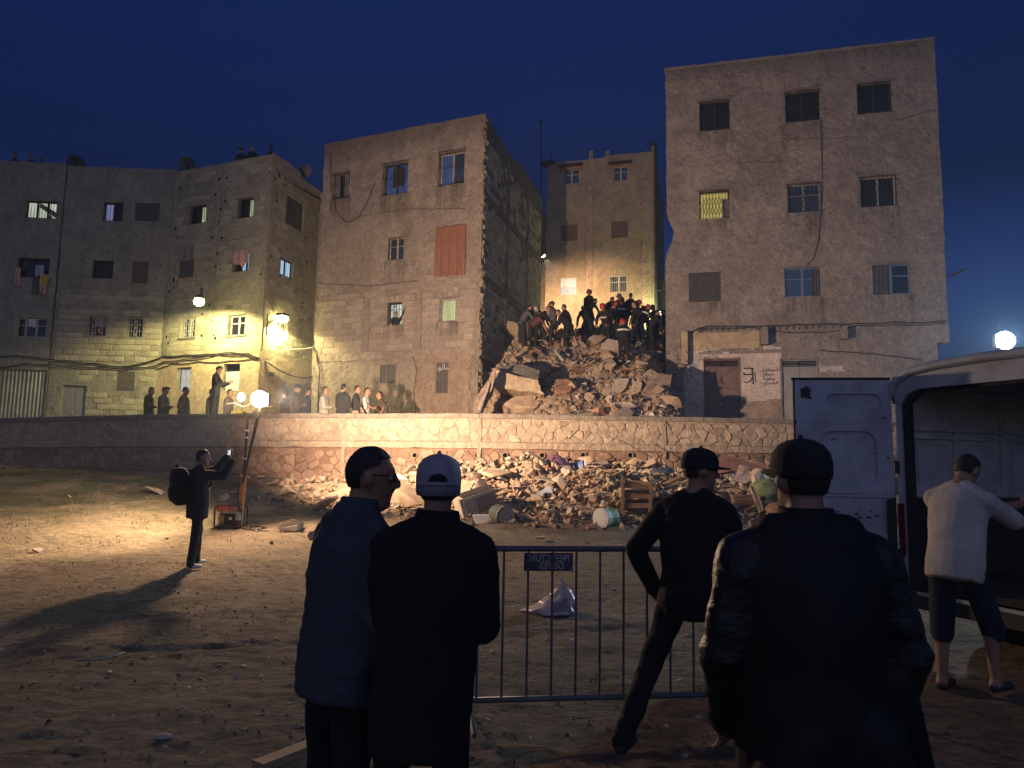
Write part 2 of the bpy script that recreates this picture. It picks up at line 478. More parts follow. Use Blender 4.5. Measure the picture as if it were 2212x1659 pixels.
rw = thing('retaining_wall', 'long rubble stone retaining wall with grey concrete coping below the street', 'wall', wp(0, 0.8))
UP = 0.80                                         # depth of the pale upper band below the coping's top
wx = list(np.arange(-26, 26.01, 0.5))
up, low, cop = MB(), MB(), MB()
for a, b in zip(wx[:-1], wx[1:]):
    def strip(m, lo, hi, d, back=0.34):
        za, zb, ha, hb = lo(a), lo(b), hi(a), hi(b)
        m.quad(wp(a, za, d), wp(b, zb, d), wp(b, hb, d), wp(a, ha, d))
        m.quad(wp(a, ha, d), wp(b, hb, d), wp(b, hb, -back), wp(a, ha, -back))
        m.quad(wp(b, zb, -back), wp(a, za, -back), wp(a, ha, -back), wp(b, hb, -back))
        m.quad(wp(b, zb, d), wp(a, za, d), wp(a, za, -back), wp(b, zb, -back))
    strip(low, lambda x: 0.3, lambda x: wall_top(x) - UP - 0.15, 0.0)
    strip(up, lambda x: wall_top(x) - UP - 0.02, lambda x: wall_top(x) - 0.13, 0.01)
low.build('lower_core', M['mortar_low'], rw); up.build('upper_core', M['mortar_up'], rw)
edges = [-26, -18.6, -12.9, -8.1, -4.3, -0.85, 2.4, 5.15, 8.4, 13, 19, 26]
for a, b in zip(edges[:-1], edges[1:]):           # coping slabs, cast in lengths
    n = max(2, int((b - a) / 0.6)); q = [a + 0.006 + (b - a - 0.012) * i / n for i in range(n + 1)]
    m = MB()
    prof = [(0.075, -0.125), (0.085, -0.01), (0.06, 0.0), (-0.38, 0.0), (-0.38, -0.125)]
    jit = [(random.uniform(-.012, .012), random.uniform(-.010, .010)) for _ in q]
    vs = [wp(x, wall_top(x) + dz + jit[i][1] * (1 if dz > -0.05 else 0), d + jit[i][0]) for i, x in enumerate(q) for d, dz in prof]
    fs = [(i * 5 + k, i * 5 + (k + 1) % 5, i * 5 + 5 + (k + 1) % 5, i * 5 + 5 + k) for i in range(n) for k in range(5)]
    fs += [(4, 3, 2, 1, 0), tuple(n * 5 + k for k in range(5))]
    m.add(vs, fs); m.build('coping_slab', M['coping'], rw)
for a, b in zip(edges[:-1], edges[1:]):           # cast lip between the two bands
    n = max(2, int((b - a) / 0.4)); q = [a + 0.004 + (b - a - 0.008) * i / n for i in range(n + 1)]
    vs = []
    for x in q:
        t = wall_top(x) - UP; j = 0.03 * noise.noise(Vector((x * 2.1, 1, 5)))
        vs += [wp(x, t - 0.15 + j, 0.0), wp(x, t - 0.13 + j, 0.055), wp(x, t + 0.02 + j * 0.5, 0.065), wp(x, t + 0.06, 0.012)]
    fs = [(i * 4 + k, i * 4 + k + 4, i * 4 + k + 5, i * 4 + k + 1) for i in range(n) for k in range(3)]
    m = MB(); m.add(vs, [f[::-1] for f in fs]); m.build('wall_lip', M['mortar_up'], rw)

def voronoi(x0, x1, lo, hi, sx, rows, jit=0.45):
    """cells of a jittered grid: list of (polygon, centre) in the wall's own (x, z)"""
    nx_ = int((x1 - x0) / sx)
    pts = []
    for r in range(-1, rows + 1):
        for i in range(-1, nx_ + 1):
            s = (x1 - x0) / nx_
            pts.append((x0 + (i + 0.5 + 0.5 * (r % 2) + random.uniform(-jit, jit)) * s, (r + 0.5 + random.uniform(-jit, jit)) / rows, r, i))
    P = np.array([(p[0], p[1] * (hi - lo)) for p in pts])
    out = []
    for k, (px, pz, r, i) in enumerate(pts):
        if r < 0 or r >= rows or i < 0 or i >= nx_: continue
        c = P[k]
        h = (hi - lo)
        poly = [(c[0] - sx * 1.1, 0.01), (c[0] + sx * 1.1, 0.01), (c[0] + sx * 1.1, h - 0.01), (c[0] - sx * 1.1, h - 0.01)]
        dist = np.linalg.norm(P - c, axis=1)
        for q in np.argsort(dist)[1:14]:
            mid = (P[q] + c) / 2; nn = P[q] - c
            new = []
            for a, b in zip(poly, poly[1:] + poly[:1]):
                da = (a[0] - mid[0]) * nn[0] + (a[1] - mid[1]) * nn[1]; db = (b[0] - mid[0]) * nn[0] + (b[1] - mid[1]) * nn[1]
                if da <= 0: new.append(a)
                if da * db < 0:
                    t = da / (da - db); new.append((a[0] + (b[0] - a[0]) * t, a[1] + (b[1] - a[1]) * t))
            poly = new
            if len(poly) < 3: break
        if len(poly) >= 3: out.append(poly)
    return out

holes_px = (896, 1031, 1091, 1171, 1259, 1361, 1432, 1516)
holes = [on_wall(u, 983.5) for u in holes_px]
def add_stones():
    recs = []
    # upper pale band: two ragged courses, then thin levelling stones
    for lo_, hi_, sx_, rows_, mt, dp, sk in ((-UP + 0.04, -0.15, 0.30, 3, 'stone_up', 0.014, 0.08), (-2.05, -UP - 0.17, 0.30, 5, 'stone_low', 0.025, 0.20)):
        for poly in voronoi(-20.5, 11.5, lo_, hi_, sx_, rows_):
            c = np.mean(poly, axis=0)
            if random.random() < sk: continue
            z = wall_top(c[0]) + lo_ + c[1]
            if z < wall_base(c[0]) + 0.05: continue
            if any((c[0] - h.x) ** 2 + (z - h.z) ** 2 < 0.15 ** 2 for h in holes): continue
            n = len(poly); pp = []
            for i in range(n):
                a, b = np.array(poly[i]), np.array(poly[(i + 1) % n])
                pp += [a * 0.88 + b * 0.12, a * 0.12 + b * 0.88]
            pp = np.array(pp); sz = pp.max(0) - pp.min(0)
            if min(sz) < 0.07: continue
            pp = c + (pp - c) * (1 - random.choice([.01, .02, .03, .05, .08])) + RNG.normal(0, 0.008, pp.shape)
            d = dp * random.uniform(0.5, 1.2)
            if c[0] < -7: d *= 0.55
            k = len(pp); tilt = RNG.normal(0, 0.06, 2)
            vs = []
            for sc_, dd in ((1.0, -0.02), (0.97, d * 0.75), (0.84, d)):
                for q in pp:
                    w = c + (q - c) * sc_
                    ex = dd + (tilt @ (q - c) if dd > 0 else 0) + (random.uniform(-.006, .006) if dd > 0 else 0)
                    vs.append((w[0], wall_y(w[0]) - 0.012 - ex, wall_top(w[0]) + lo_ + w[1]))
            fs = [(r * k + i, r * k + (i + 1) % k, (r + 1) * k + (i + 1) % k, (r + 1) * k + i) for r in range(2) for i in range(k)] + [tuple(2 * k + i for i in range(k))]
            px = 1106 + c[0] / wall_y(c[0]) * 1580
            vis = 1.0 if -20 < px < 1740 else 0.01
            recs.append((vis * sz[0] * sz[1] / wall_y(c[0]) ** 2, vs, fs, mt))
    recs.sort(key=lambda r: -r[0])
    for _, vs, fs, mt in recs[:300]:
        m = MB(); m.add(vs, fs); m.build('stone', M[mt], rw, smooth=True)
    for mt in ('stone_up', 'stone_low'):
        m = MB()
        for _, vs, fs, t in recs[300:]:
            if t == mt: m.add(vs, fs)
        if m.v: m.build('small_stones', M[mt], rw, smooth=True, kind='stuff')
add_stones()
M['pipe'] = mat('clay_pipe', (0.22, 0.16, 0.12), 0.9, 0.2, 6)
M['black'] = mat('pitch_dark_hollow', (0.006, 0.005, 0.005), 1.0, 0.1, 2, spec=0.0)
for h in holes:
    m = MB(); n = 12; r = 0.085
    vs = []
    for d, rr in ((-0.02, r), (0.06, r), (0.06, r * 0.74), (-0.02, r * 0.74)):
        vs += [wp(h.x + math.cos(2 * math.pi * k / n) * rr, h.z + math.sin(2 * math.pi * k / n) * rr, d) for k in range(n)]
    m.add(vs, [(j * n + k, j * n + (k + 1) % n, (j + 1) * n + (k + 1) % n, (j + 1) * n + k) for j in range(3) for k in range(n)])
    m.mi = 1; m.add([wp(h.x + math.cos(2 * math.pi * k / n) * r * 0.75, h.z + math.sin(2 * math.pi * k / n) * r * 0.75, 0.012) for k in range(n)], [tuple(range(n))])
    m.build('weep_pipe', [M['pipe'], M['black']], rw)
for x in (-8.0, -4.6, -0.85, 4.1):                # vertical mortar joints where one length of wall meets the next
    m = MB()
    for k in range(12):
        z0 = wall_top(x) - 0.13 - k * 0.17
        m.box(wp(x + random.uniform(-.01, .01), z0 - 0.085, 0.02), (random.uniform(.07, .12), 0.05, 0.172))
    m.build('wall_joint', M['mortar_up'], rw)

# ---------------------------------------------------------------- facades
class Facade:
    def __init__(s, A, B):
        s.A, s.B = Vector(A), Vector(B)
        s.L = (s.B - s.A).length
        s.t = (s.B - s.A) / s.L
        s.n = Vector((s.t.y, -s.t.x))             # outwards
        s.open = []
    def pt(s, u, z, d=0.0):
        p = s.A + s.t * u + s.n * d
        return Vector((p.x, p.y, z))
    def px(s, x, y):
        d = ray(x, y)
        # A + t*u = d.xy*k
        det = s.t.x * -d.y + d.x * s.t.y
        u = (-s.A.x * -d.y - d.x * s.A.y) / det
        k = (s.t.x * -s.A.y + s.A.x * s.t.y) / det
        return u, EYE + d.z * k
    def rect(s, x0, y0, x1, y1):
        ym, xm = (y0 + y1) / 2, (x0 + x1) / 2
        a, b = s.px(x0, ym)[0], s.px(x1, ym)[0]
        return min(a, b), max(a, b), s.px(xm, y1)[1], s.px(xm, y0)[1]
    def M3(s):                                    # columns: along, outwards, up
        return Matrix(((s.t.x, s.n.x, 0), (s.t.y, s.n.y, 0), (0, 0, 1)))

def facade_mesh(m, f, z0, z1, openings, depth=0.24, step=0.55, missing=None, edge=0.03, top=None, wob=0.012):
    """wall skin with real openings and reveals; the outer corners and the roof line are left uneven"""
    def cuts(lo, hi, vals):
        v = sorted(set([round(lo, 4), round(hi, 4)] + [round(x, 4) for x in vals if lo + 0.05 < x < hi - 0.05]))
        out = []
        for a, b in zip(v[:-1], v[1:]):
            n = max(1, round((b - a) / step))
            out += [a + (b - a) * i / n for i in range(n)]
        return out + [v[-1]]
    us = cuts(0, f.L, [x for o in openings for x in o[:2]])
    zs = cuts(z0, z1, [x for o in openings for x in o[2:4]])
    seed = f.A.x * 3.1 + f.A.y
    def vert(i, j, d=0.0):
        u, z = us[i], zs[j]
        du = dz = 0.0
        if i in (0, len(us) - 1): du = edge * noise.noise(Vector((seed + i, z * 2.3, 1))) * 1.6
        if j == len(zs) - 1:
            dz = 0.05 * noise.noise(Vector((u * 1.7, seed, 3)))
            if top: dz += top(u)
        o = wob * noise.noise(Vector((u * 1.1, z * 1.1, seed)))
        return f.pt(u + du, z + dz, d + o)
    def is_open(i, j):
        if not (0 <= i < len(us) - 1 and 0 <= j < len(zs) - 1): return None
        a, b = (us[i] + us[i + 1]) / 2, (zs[j] + zs[j + 1]) / 2
        if any(o[0] < a < o[1] and o[2] < b < o[3] for o in openings): return True
        return bool(missing and missing(a, b))
    idx = {}
    def vi(i, j, d):
        k = (i, j, d)
        if k not in idx:
            idx[k] = len(m.v); m.v.append(tuple(vert(i, j, d)))
        return idx[k]
    for i in range(len(us) - 1):
        for j in range(len(zs) - 1):
            if is_open(i, j): continue
            m.f.append((vi(i, j, 0), vi(i + 1, j, 0), vi(i + 1, j + 1, 0), vi(i, j + 1, 0))); m.m.append(m.mi)
            for (a, b, e) in (((i, j), (i + 1, j), (i, j - 1)), ((i + 1, j), (i + 1, j + 1), (i + 1, j)), ((i + 1, j + 1), (i, j + 1), (i, j + 1)), ((i, j + 1), (i, j), (i - 1, j))):
                if is_open(*e):
                    m.f.append((vi(*b, 0), vi(*a, 0), vi(*a, -depth), vi(*b, -depth))); m.m.append(m.mi)

def block_variants(name, nvar=6):
    out = []
    for k in range(nvar):
        vs = []
        for d, s_ in ((-0.5, 1.0), (0.25, 1.0), (0.5, 0.90)):
            for sx_, sz_ in ((-1, -1), (1, -1), (1, 1), (-1, 1)):
                j = 0.05 if d > 0 else 0
                vs.append((sx_ * 0.5 * (s_ + random.uniform(-j, j)), -d - random.uniform(-j, j) * 3, sz_ * 0.5 * (s_ + random.uniform(-j, j) * 1.6)))
        fs = [(r * 4 + i, r * 4 + (i + 1) % 4, r * 4 + 4 + (i + 1) % 4, r * 4 + 4 + i) for r in range(2) for i in range(4)] + [(8, 9, 10, 11)]
        me = bpy.data.meshes.new(name); me.from_pydata(vs, [], [f_[::-1] for f_ in fs]); out.append(me)
    return out

class Blocks:
    """collects the blocks of one building; the 300 that show largest become parts, the rest one joined part"""
    def __init__(s, parent, matkey, name='block'):
        s.r, s.parent, s.mat, s.name = [], parent, matkey, name
    def fill(s, f, u0, u1, z0, z1, openings=(), bw=0.40, bh=0.20, proud=0.016, skip=0.03, rough=0.0, keep=None):
        rows = max(1, round((z1 - z0) / bh)); h = (z1 - z0) / rows
        for r in range(rows):
            z = z0 + (r + 0.5) * h
            x = u0 - random.uniform(0.0, bw)
            while x < u1:
                w = bw * random.uniform(1 - 0.1 - rough, 1 + 0.05 + rough * 0.5)
                a, b = max(u0, x), min(u1, x + w); x += w
                segs = [(a, b)]
                for o in openings:
                    if o[2] - 0.02 < z + h * 0.3 and z - h * 0.3 < o[3] + 0.02:
                        nxt = []
                        for (p, q) in segs:
                            if q <= o[0] or p >= o[1]: nxt.append((p, q))
                            else:
                                if p < o[0] - 0.06: nxt.append((p, o[0] - 0.02))
                                if q > o[1] + 0.06: nxt.append((o[1] + 0.02, q))
                        segs = nxt
                for p, q in segs:
                    if q - p < 0.09 or random.random() < skip: continue
                    if keep and not keep((p + q) / 2, z): continue
                    g = 0.018 + rough * 0.03
                    c = f.pt((p + q) / 2, z + random.uniform(-1, 1) * 0.004, 0.0)
                    s.r.append((c, q - p - g, h - g - rough * random.uniform(0, 0.05), proud * 2 * random.uniform(0.6, 1.3), f, rough))
    def done(s, limit=300):
        def score(r):
            c = r[0]; d = c - Vector((0, 0, EYE)); L = d.length
            return r[1] * r[2] * max(0.02, -(d.x * r[4].n.x + d.y * r[4].n.y) / L) / L ** 2
        s.r.sort(key=lambda r: -score(r))
        var = block_variants(s.name)
        for me in var: me.materials.append(M[s.mat])
        for c, w, h, d, f, rg in s.r[:limit]:
            o = bpy.data.objects.new(s.name, random.choice(var))
            place(o, c, s.parent)
            a = math.atan2(f.t.y, f.t.x) + random.uniform(-.008, .008)
            o.rotation_euler = (random.uniform(-.02, .02), random.uniform(-.008, .008) * (1 + 4 * rg), a + (math.pi if random.random() < 0 else 0))
            o.scale = (w, d, h)
        if len(s.r) > limit:
            m = MB()
            for c, w, h, d, f, rg in s.r[limit:]:
                A3 = f.M3(); me = random.choice(var)
                vs = [c + A3 @ Vector((v.co.x * w, -v.co.y * d, v.co.z * h)) for v in me.vertices]
                m.add(vs, [tuple(p.vertices) for p in me.polygons])
            m.build(s.name + '_courses', M[s.mat], s.parent, kind='stuff')
# ---------------------------------------------------------------- windows and doors
def fbox(m, f, u0, u1, z0, z1, d0, d1):
    ps = [f.pt(u, z, d) for u in (u0, u1) for d in (d0, d1) for z in (z0, z1)]
    m.add(ps, [(0, 1, 3, 2), (4, 6, 7, 5), (0, 4, 5, 1), (2, 3, 7, 6), (0, 2, 6, 4), (1, 5, 7, 3)])

def drape(m, f, u0, u1, z0, z1, d, waves=5, amp=0.03, nu=22, nz=8, ragged=0.05, zlow=None):
    """hanging cloth with folds"""
    vs = []
    ph = random.uniform(0, 9)
    for j in range(nz + 1):
        for i in range(nu + 1):
            a, b = i / nu, j / nz
            lo = z0 + ragged * noise.noise(Vector((a * 4 + ph, 2, 3))) + (zlow(a) if zlow else 0)
            z = z1 + (lo - z1) * b
            w = amp * (0.35 + 0.65 * b) * math.sin(a * waves * 6.28 + ph + 0.8 * noise.noise(Vector((a * 3, b * 2, ph))))
            vs.append(f.pt(u0 + (u1 - u0) * a, z, d + w))
    k = nu + 1
    m.add(vs, [(j * k + i, j * k + i + 1, (j + 1) * k + i + 1, (j + 1) * k + i) for j in range(nz) for i in range(nu)])

def window(parent, f, r, pane='glass', frame='frame_dark', mull=(2, 1), grille=None, gmat='iron', bars=7, sill=False, curtain=None,
           cmat='cloth_grey', cpart=(0, 1, 0, 1), depth=0.15, lintel=False, label=None):
    u0, u1, z0, z1 = r
    w, h = u1 - u0, z1 - z0
    m = MB(); t = 0.05
    d0, d1 = -depth - 0.05, -depth
    e = 0.004
    fbox(m, f, u0 + e, u0 + t, z0 + e, z1 - e, d0, d1); fbox(m, f, u1 - t, u1 - e, z0 + e, z1 - e, d0, d1)
    fbox(m, f, u0 + t, u1 - t, z0 + e, z0 + t, d0, d1); fbox(m, f, u0 + t, u1 - t, z1 - t, z1 - e, d0, d1)
    nu, nz = mull
    for i in range(1, nu):
        x = u0 + w * i / nu; fbox(m, f, x - 0.04, x + 0.04, z0 + t, z1 - t, d0, d1 + 0.004)
    for j in range(1, nz):
        z = z0 + h * (j / nz if nz != 2 else 0.62)
        for i in range(nu):
            fbox(m, f, u0 + w * i / nu + t, u0 + w * (i + 1) / nu - t, z - 0.018, z + 0.018, d0 + 0.005, d1 - 0.005)
    o = m.build('window', M[frame], parent, label=label)
    for i in range(nu):
        p = pane[i % len(pane)] if isinstance(pane, (list, tuple)) else pane
        m = MB(); a, b = u0 + w * i / nu + 0.02, u0 + w * (i + 1) / nu - 0.02
        m.quad(f.pt(a, z0 + 0.02, d0 + 0.016), f.pt(b, z0 + 0.02, d0 + 0.016), f.pt(b, z1 - 0.02, d0 + 0.016), f.pt(a, z1 - 0.02, d0 + 0.016))
        m.build('pane', M[p], o)
    if curtain:
        for cp in (cpart if isinstance(cpart, list) else [cpart]):
            m = MB(); drape(m, f, u0 + w * cp[0], u0 + w * cp[1], z0 + h * cp[2], z0 + h * cp[3], -depth + 0.035, waves=6 * (cp[1] - cp[0]) + 1, amp=0.018, ragged=0.03 if cp[2] < 0.05 else 0.12)
            m.build('curtain', M[cmat], o, smooth=True)
    if grille:
        m = MB(); r_ = 0.009
        gd = 0.02 if grille in ('belly', 'proud') else -0.05
        def bar(p, q, rr=r_): m.cyl(p, q, rr, n=5)
        if grille in ('bars', 'proud'):
            for k in range(bars + 1):
                x = u0 + 0.02 + (w - 0.04) * k / bars; bar(f.pt(x, z0 - (0.03 if grille == 'proud' else 0), gd), f.pt(x, z1 + (0.03 if grille == 'proud' else 0), gd))
            for z in ((z0 + 0.03, z1 - 0.03) if h < 1.0 else (z0 + 0.03, (z0 + z1) / 2, z1 - 0.03)):
                bar(f.pt(u0 - 0.05, z, gd), f.pt(u1 + 0.05, z, gd), 0.011)
        elif grille == 'belly':
            for k in range(bars + 1):
                x = u0 + 0.01 + (w - 0.02) * k / bars
                pts = []
                for j in range(13):
                    q = j / 12
                    bul = 0.16 * math.exp(-((q - 0.26) / 0.17) ** 2) + 0.04
                    pts.append(f.pt(x, z0 - 0.04 + (h + 0.08) * q, bul))
                m.tube(pts, r_, 5)
            for q in (0.0, 0.5, 0.92, 1.0):
                bul = 0.16 * math.exp(-((q - 0.26) / 0.17) ** 2) + 0.04
                bar(f.pt(u0 - 0.04, z0 - 0.04 + (h + 0.08) * q, bul), f.pt(u1 + 0.04, z0 - 0.04 + (h + 0.08) * q, bul), 0.012)
            for x in (u0 + 0.01, u1 - 0.01):
                bar(f.pt(x, z0 - 0.04, 0.0), f.pt(x, z0 - 0.04, 0.07), 0.012); bar(f.pt(x, z1 + 0.04, 0.0), f.pt(x, z1 + 0.04, 0.05), 0.012)
        elif grille == 'scroll':
            for k in range(bars + 1):
                x = u0 + 0.02 + (w - 0.04) * k / bars; bar(f.pt(x, z0, gd), f.pt(x, z1, gd))
            for z in (z0 + 0.02, z0 + h * 0.33, z0 + h * 0.66, z1 - 0.02): bar(f.pt(u0, z, gd), f.pt(u1, z, gd))
            n2 = 3
            for j in range(n2):
                zc = z0 + h * (j + 0.5) / n2; R = min(w, h / n2) * 0.36
                for xc in ((u0 + u1) / 2,) if w < 0.7 else (u0 + w * 0.27, u0 + w * 0.73):
                    for k in range(4):
                        a0 = math.pi / 4 + k * math.pi / 2
                        bar(f.pt(xc, zc, gd), f.pt(xc + R * math.cos(a0), zc + R * math.sin(a0), gd))
                    m.tube([f.pt(xc + R * 0.6 * math.cos(t_), zc + R * 0.6 * math.sin(t_), gd) for t_ in [6.29 * q / 12 for q in range(13)]], 0.007, 4)
        elif grille == 'lozenge':
            for k in range(bars + 1):
                x = u0 + 0.02 + (w - 0.04) * k / bars; bar(f.pt(x, z0, 0.03), f.pt(x, z1, 0.03))
            for z in (z0 + 0.02, z1 - 0.02, z0 + h * 0.86): bar(f.pt(u0 - 0.04, z, 0.03), f.pt(u1 + 0.04, z, 0.03))
            for k in range(bars - 2):
                x0_, x1_ = u0 + w * k / bars, u0 + w * (k + 2) / bars
                bar(f.pt(x0_, z0 + h * 0.1, 0.035), f.pt(x1_, z0 + h * 0.75, 0.035)); bar(f.pt(x1_, z0 + h * 0.1, 0.035), f.pt(x0_, z0 + h * 0.75, 0.035))
        elif grille == 'net':
            for k in range(9):
                x = u0 + w * (k + 0.5) / 9; bar(f.pt(x, z0, gd), f.pt(x, z1, gd), 0.006)
            for j in range(14):
                z = z0 + h * (j + 0.5) / 14
                m.tube([f.pt(u0 + w * q / 18, z + 0.025 * math.sin(q * 1.4 + j), gd) for q in range(19)], 0.006, 4)
        m.build('grille', M[gmat], o)
    if sill:
        m = MB(); fbox(m, f, u0 - 0.08, u1 + 0.08, z0 - 0.07, z0 - 0.004, -0.1, 0.06); m.build('sill', M['conc'], o)
    if lintel:
        m = MB(); fbox(m, f, u0 - 0.12, u1 + 0.12, z1 + 0.004, z1 + 0.09, -0.05, 0.035); m.build('lintel', M['conc'], o)
    return o

def shutter(parent, f, r, matkey, boards=5, depth=0.08, slat=False, name='shutter', hasp=False, label=None):
    """closed board or louvre shutter: a frame with each board its own relief"""
    u0, u1, z0, z1 = r
    m = MB(); e = 0.005
    fbox(m, f, u0 + e, u1 - e, z0 + e, z1 - e, -depth - 0.05, -depth)
    o = m.build(name, M[matkey], parent, label=label)
    n = boards
    for i in range(n):
        m = MB()
        if slat:
            z = z0 + 0.04 + (z1 - z0 - 0.08) * i / n; hh = (z1 - z0 - 0.08) / n
            fbox(m, f, u0 + 0.05, u1 - 0.05, z + 0.012, z + hh - 0.006, -depth - 0.001, -depth + 0.022)
        else:
            a = u0 + 0.01 + (u1 - u0 - 0.02) * i / n; w = (u1 - u0 - 0.02) / n
            fbox(m, f, a + 0.006, a + w - 0.006, z0 + 0.012, z1 - 0.012, -depth - 0.001, -depth + 0.02 + random.uniform(0, 0.01))
        m.build('slat' if slat else 'board', M[matkey], o)
    return o

def metal_door(parent, f, r, matkey, vents=True, knob=True, corr=0):
    u0, u1, z0, z1 = r
    m = MB(); e = 0.005; t = 0.05; d = -0.10
    fbox(m, f, u0 + e, u0 + t, z0, z1 - e, d - 0.05, d + 0.02); fbox(m, f, u1 - t, u1 - e, z0, z1 - e, d - 0.05, d + 0.02); fbox(m, f, u0 + t, u1 - t, z1 - t, z1 - e, d - 0.05, d + 0.02)
    o = m.build('door', M[matkey], parent)
    vz = z1 - 0.30 if vents else z1 - t
    uc = (u0 + u1) / 2
    for a, b in ((u0 + t, uc - 0.006), (uc + 0.006, u1 - t)):
        m = MB()
        if corr:
            n = corr
            vs = []
            for k in range(n * 4 + 1):
                x = a + (b - a) * k / (n * 4); dd = d - 0.02 + (0.03 if (k // 2) % 2 else 0.0)
                vs += [f.pt(x, z0, dd), f.pt(x, z1 - t, dd)]
            m.add(vs, [(2 * k, 2 * k + 2, 2 * k + 3, 2 * k + 1) for k in range(n * 4)])
        else:
            fbox(m, f, a, b, z0 + 0.02, vz, d - 0.04, d)
            for zz in (0.5,):
                fbox(m, f, a + 0.06, b - 0.06, z0 + 0.15, z0 + (vz - z0) * zz - 0.05, d - 0.001, d + 0.008)
                fbox(m, f, a + 0.06, b - 0.06, z0 + (vz - z0) * zz + 0.05, vz - 0.1, d - 0.001, d + 0.008)
            if vents: fbox(m, f, a, b, vz, vz + 0.05, d - 0.04, d + 0.01)
        m.build('leaf', M[matkey], o)
        if vents:
            m = MB(); fbox(m, f, a + 0.02, b - 0.02, vz + 0.05, z1 - t, d - 0.05, d - 0.045); m.build('vent', M['black'], o)
            m = MB()
            for k in range(3):
                zz = vz + 0.085 + k * 0.055; fbox(m, f, a + 0.02, b - 0.02, zz, zz + 0.012, d - 0.04, d - 0.01)
            m.build('vent_bars', M[matkey], o)
    if knob:
        m = MB(); m.ball(f.pt(uc - 0.04, z0 + (z1 - z0) * 0.53, d + 0.03), 0.035); m.build('lock', M['iron_pale'], o)
    return o

def house(name, label, f, z0, depth_back, matkey):
    c = f.pt(f.L / 2, z0, -depth_back / 2)
    return thing(name, label, 'building', c, None)

def shell(parent, f, z0, z1, back, mats, left=True, right=True):
    """the other walls and the flat roof behind a front"""
    m = MB()
    a0, a1 = f.pt(0.0, z0, -0.02), f.pt(0.0, z0, -back)
    b0, b1 = f.pt(f.L, z0, -0.02), f.pt(f.L, z0, -back)
    H = Vector((0, 0, z1 - z0))
    if left: m.quad(a1, a0, a0 + H, a1 + H)
    if right: m.quad(b0, b1, b1 + H, b0 + H)
    m.quad(b1, a1, a1 + H, b1 + H)
    m.build('rear_walls', M[mats], parent)
    m = MB(); R = Vector((0, 0, z1 - z0 - 0.55))
    m.quad(a0 + R, b0 + R, b1 + R, a1 + R); m.build('roof', M['conc'], parent)
    m = MB()
    g = 0.25
    m.quad(*[f.pt(u, z1, d) for u, d in ((0, -0.005), (f.L, -0.005), (f.L, -g), (0, -g))])
    m.quad(*[f.pt(u, z, -g) for u, z in ((f.L, z1 - .55), (0, z1 - .55), (0, z1), (f.L, z1))])
    m.build('parapet', M[mats], parent)

# ================================================================ right building (pink render, four floors)
RB = Facade((5.72, 27.0), (14.88, 24.58))
ZT = 17.17
rb = thing('apartment_building', 'tall pink rendered four storey building on the right with a white painted doorway', 'building', RB.pt(RB.L / 2, TERRACE, -4))
P_ = RB.rect
rbw = dict(a1=P_(1511, 217, 1576, 281), a2=P_(1696, 196, 1770, 262), a3=P_(1851, 178, 1925, 244),
           b1=P_(1511, 411, 1575, 472), b2=P_(1701, 396, 1774, 458), b3=P_(1858, 380, 1936, 446),
           c1=P_(1488, 588, 1557, 652), c2=P_(1695, 578, 1772, 641), c3=P_(1885, 571, 1966, 636),
           d1=P_(1522, 776, 1599, 925), d2=P_(1690, 776, 1770, 925))
rbw['d1'] = (*rbw['d1'][:2], TERRACE, rbw['d1'][3]); rbw['d2'] = (*rbw['d2'][:2], TERRACE, rbw['d2'][3])
ops = list(rbw.values())
zov = RB.px(2020, 733)[1]                       # underside of the overhang at the far right
uov = RB.px(2015, 800)[0]
def rb_missing(u, z):
    if z < zov and u > uov: return True
    return False
# bite out of the left edge where the neighbour was torn away
bite = [(RB.px(1440, 505)[1], 0.34), (RB.px(1440, 490)[1], 0.20), (RB.px(1440, 520)[1], 0.26)]
m = MB(); facade_mesh(m, RB, TERRACE, ZT, ops, missing=rb_missing, edge=0.025, step=0.4)
for i, v in enumerate(m.v):                       # eat into the edge
    p = Vector(v); u = (Vector((p.x, p.y)) - RB.A).dot(RB.t)
    if u < 0.45 and -0.15 < (Vector((p.x, p.y)) - RB.A).dot(RB.n) + 0.0 < 0.2:
        cut = 0.0
        for zb, amt in bite:
            cut = max(cut, amt * math.exp(-((p.z - zb) / 0.36) ** 2))
        if p.z > bite[0][0] and u < 0.1: cut = max(cut, 0.05)
        q = RB.pt(max(u, 0) + cut * (1 - max(u, 0) / 0.45), p.z, (Vector((p.x, p.y)) - RB.A).dot(RB.n))
        m.v[i] = tuple(q)
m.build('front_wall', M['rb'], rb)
m = MB()
a = RB.pt(uov, zov, 0); 
m.quad(RB.pt(uov, zov, 0.0), RB.pt(RB.L, zov, 0.0), RB.pt(RB.L, zov, -8), RB.pt(uov, zov, -8))
m.quad(RB.pt(uov, TERRACE, -0.01), RB.pt(uov, TERRACE, -8), RB.pt(uov, zov, -8), RB.pt(uov, zov, -0.01))
m.build('overhang', M['rb'], rb)
m = MB()
H = ZT - TERRACE
m.quad(RB.pt(0.32, TERRACE, -8), RB.pt(0.32, TERRACE, -.03), RB.pt(0.32, ZT, -.03), RB.pt(0.32, ZT, -8))
m.quad(RB.pt(RB.L, zov, -.02), RB.pt(RB.L, zov, -8), RB.pt(RB.L, ZT, -8), RB.pt(RB.L, ZT, -.02))
m.quad(RB.pt(uov, TERRACE, -8), RB.pt(0.32, TERRACE, -8), RB.pt(0.32, zov, -8), RB.pt(uov, zov, -8))
m.quad(RB.pt(RB.L, zov, -8), RB.pt(0.32, zov, -8), RB.pt(0.32, ZT, -8), RB.pt(RB.L, ZT, -8))
m.build('rear_walls', M['side'], rb)
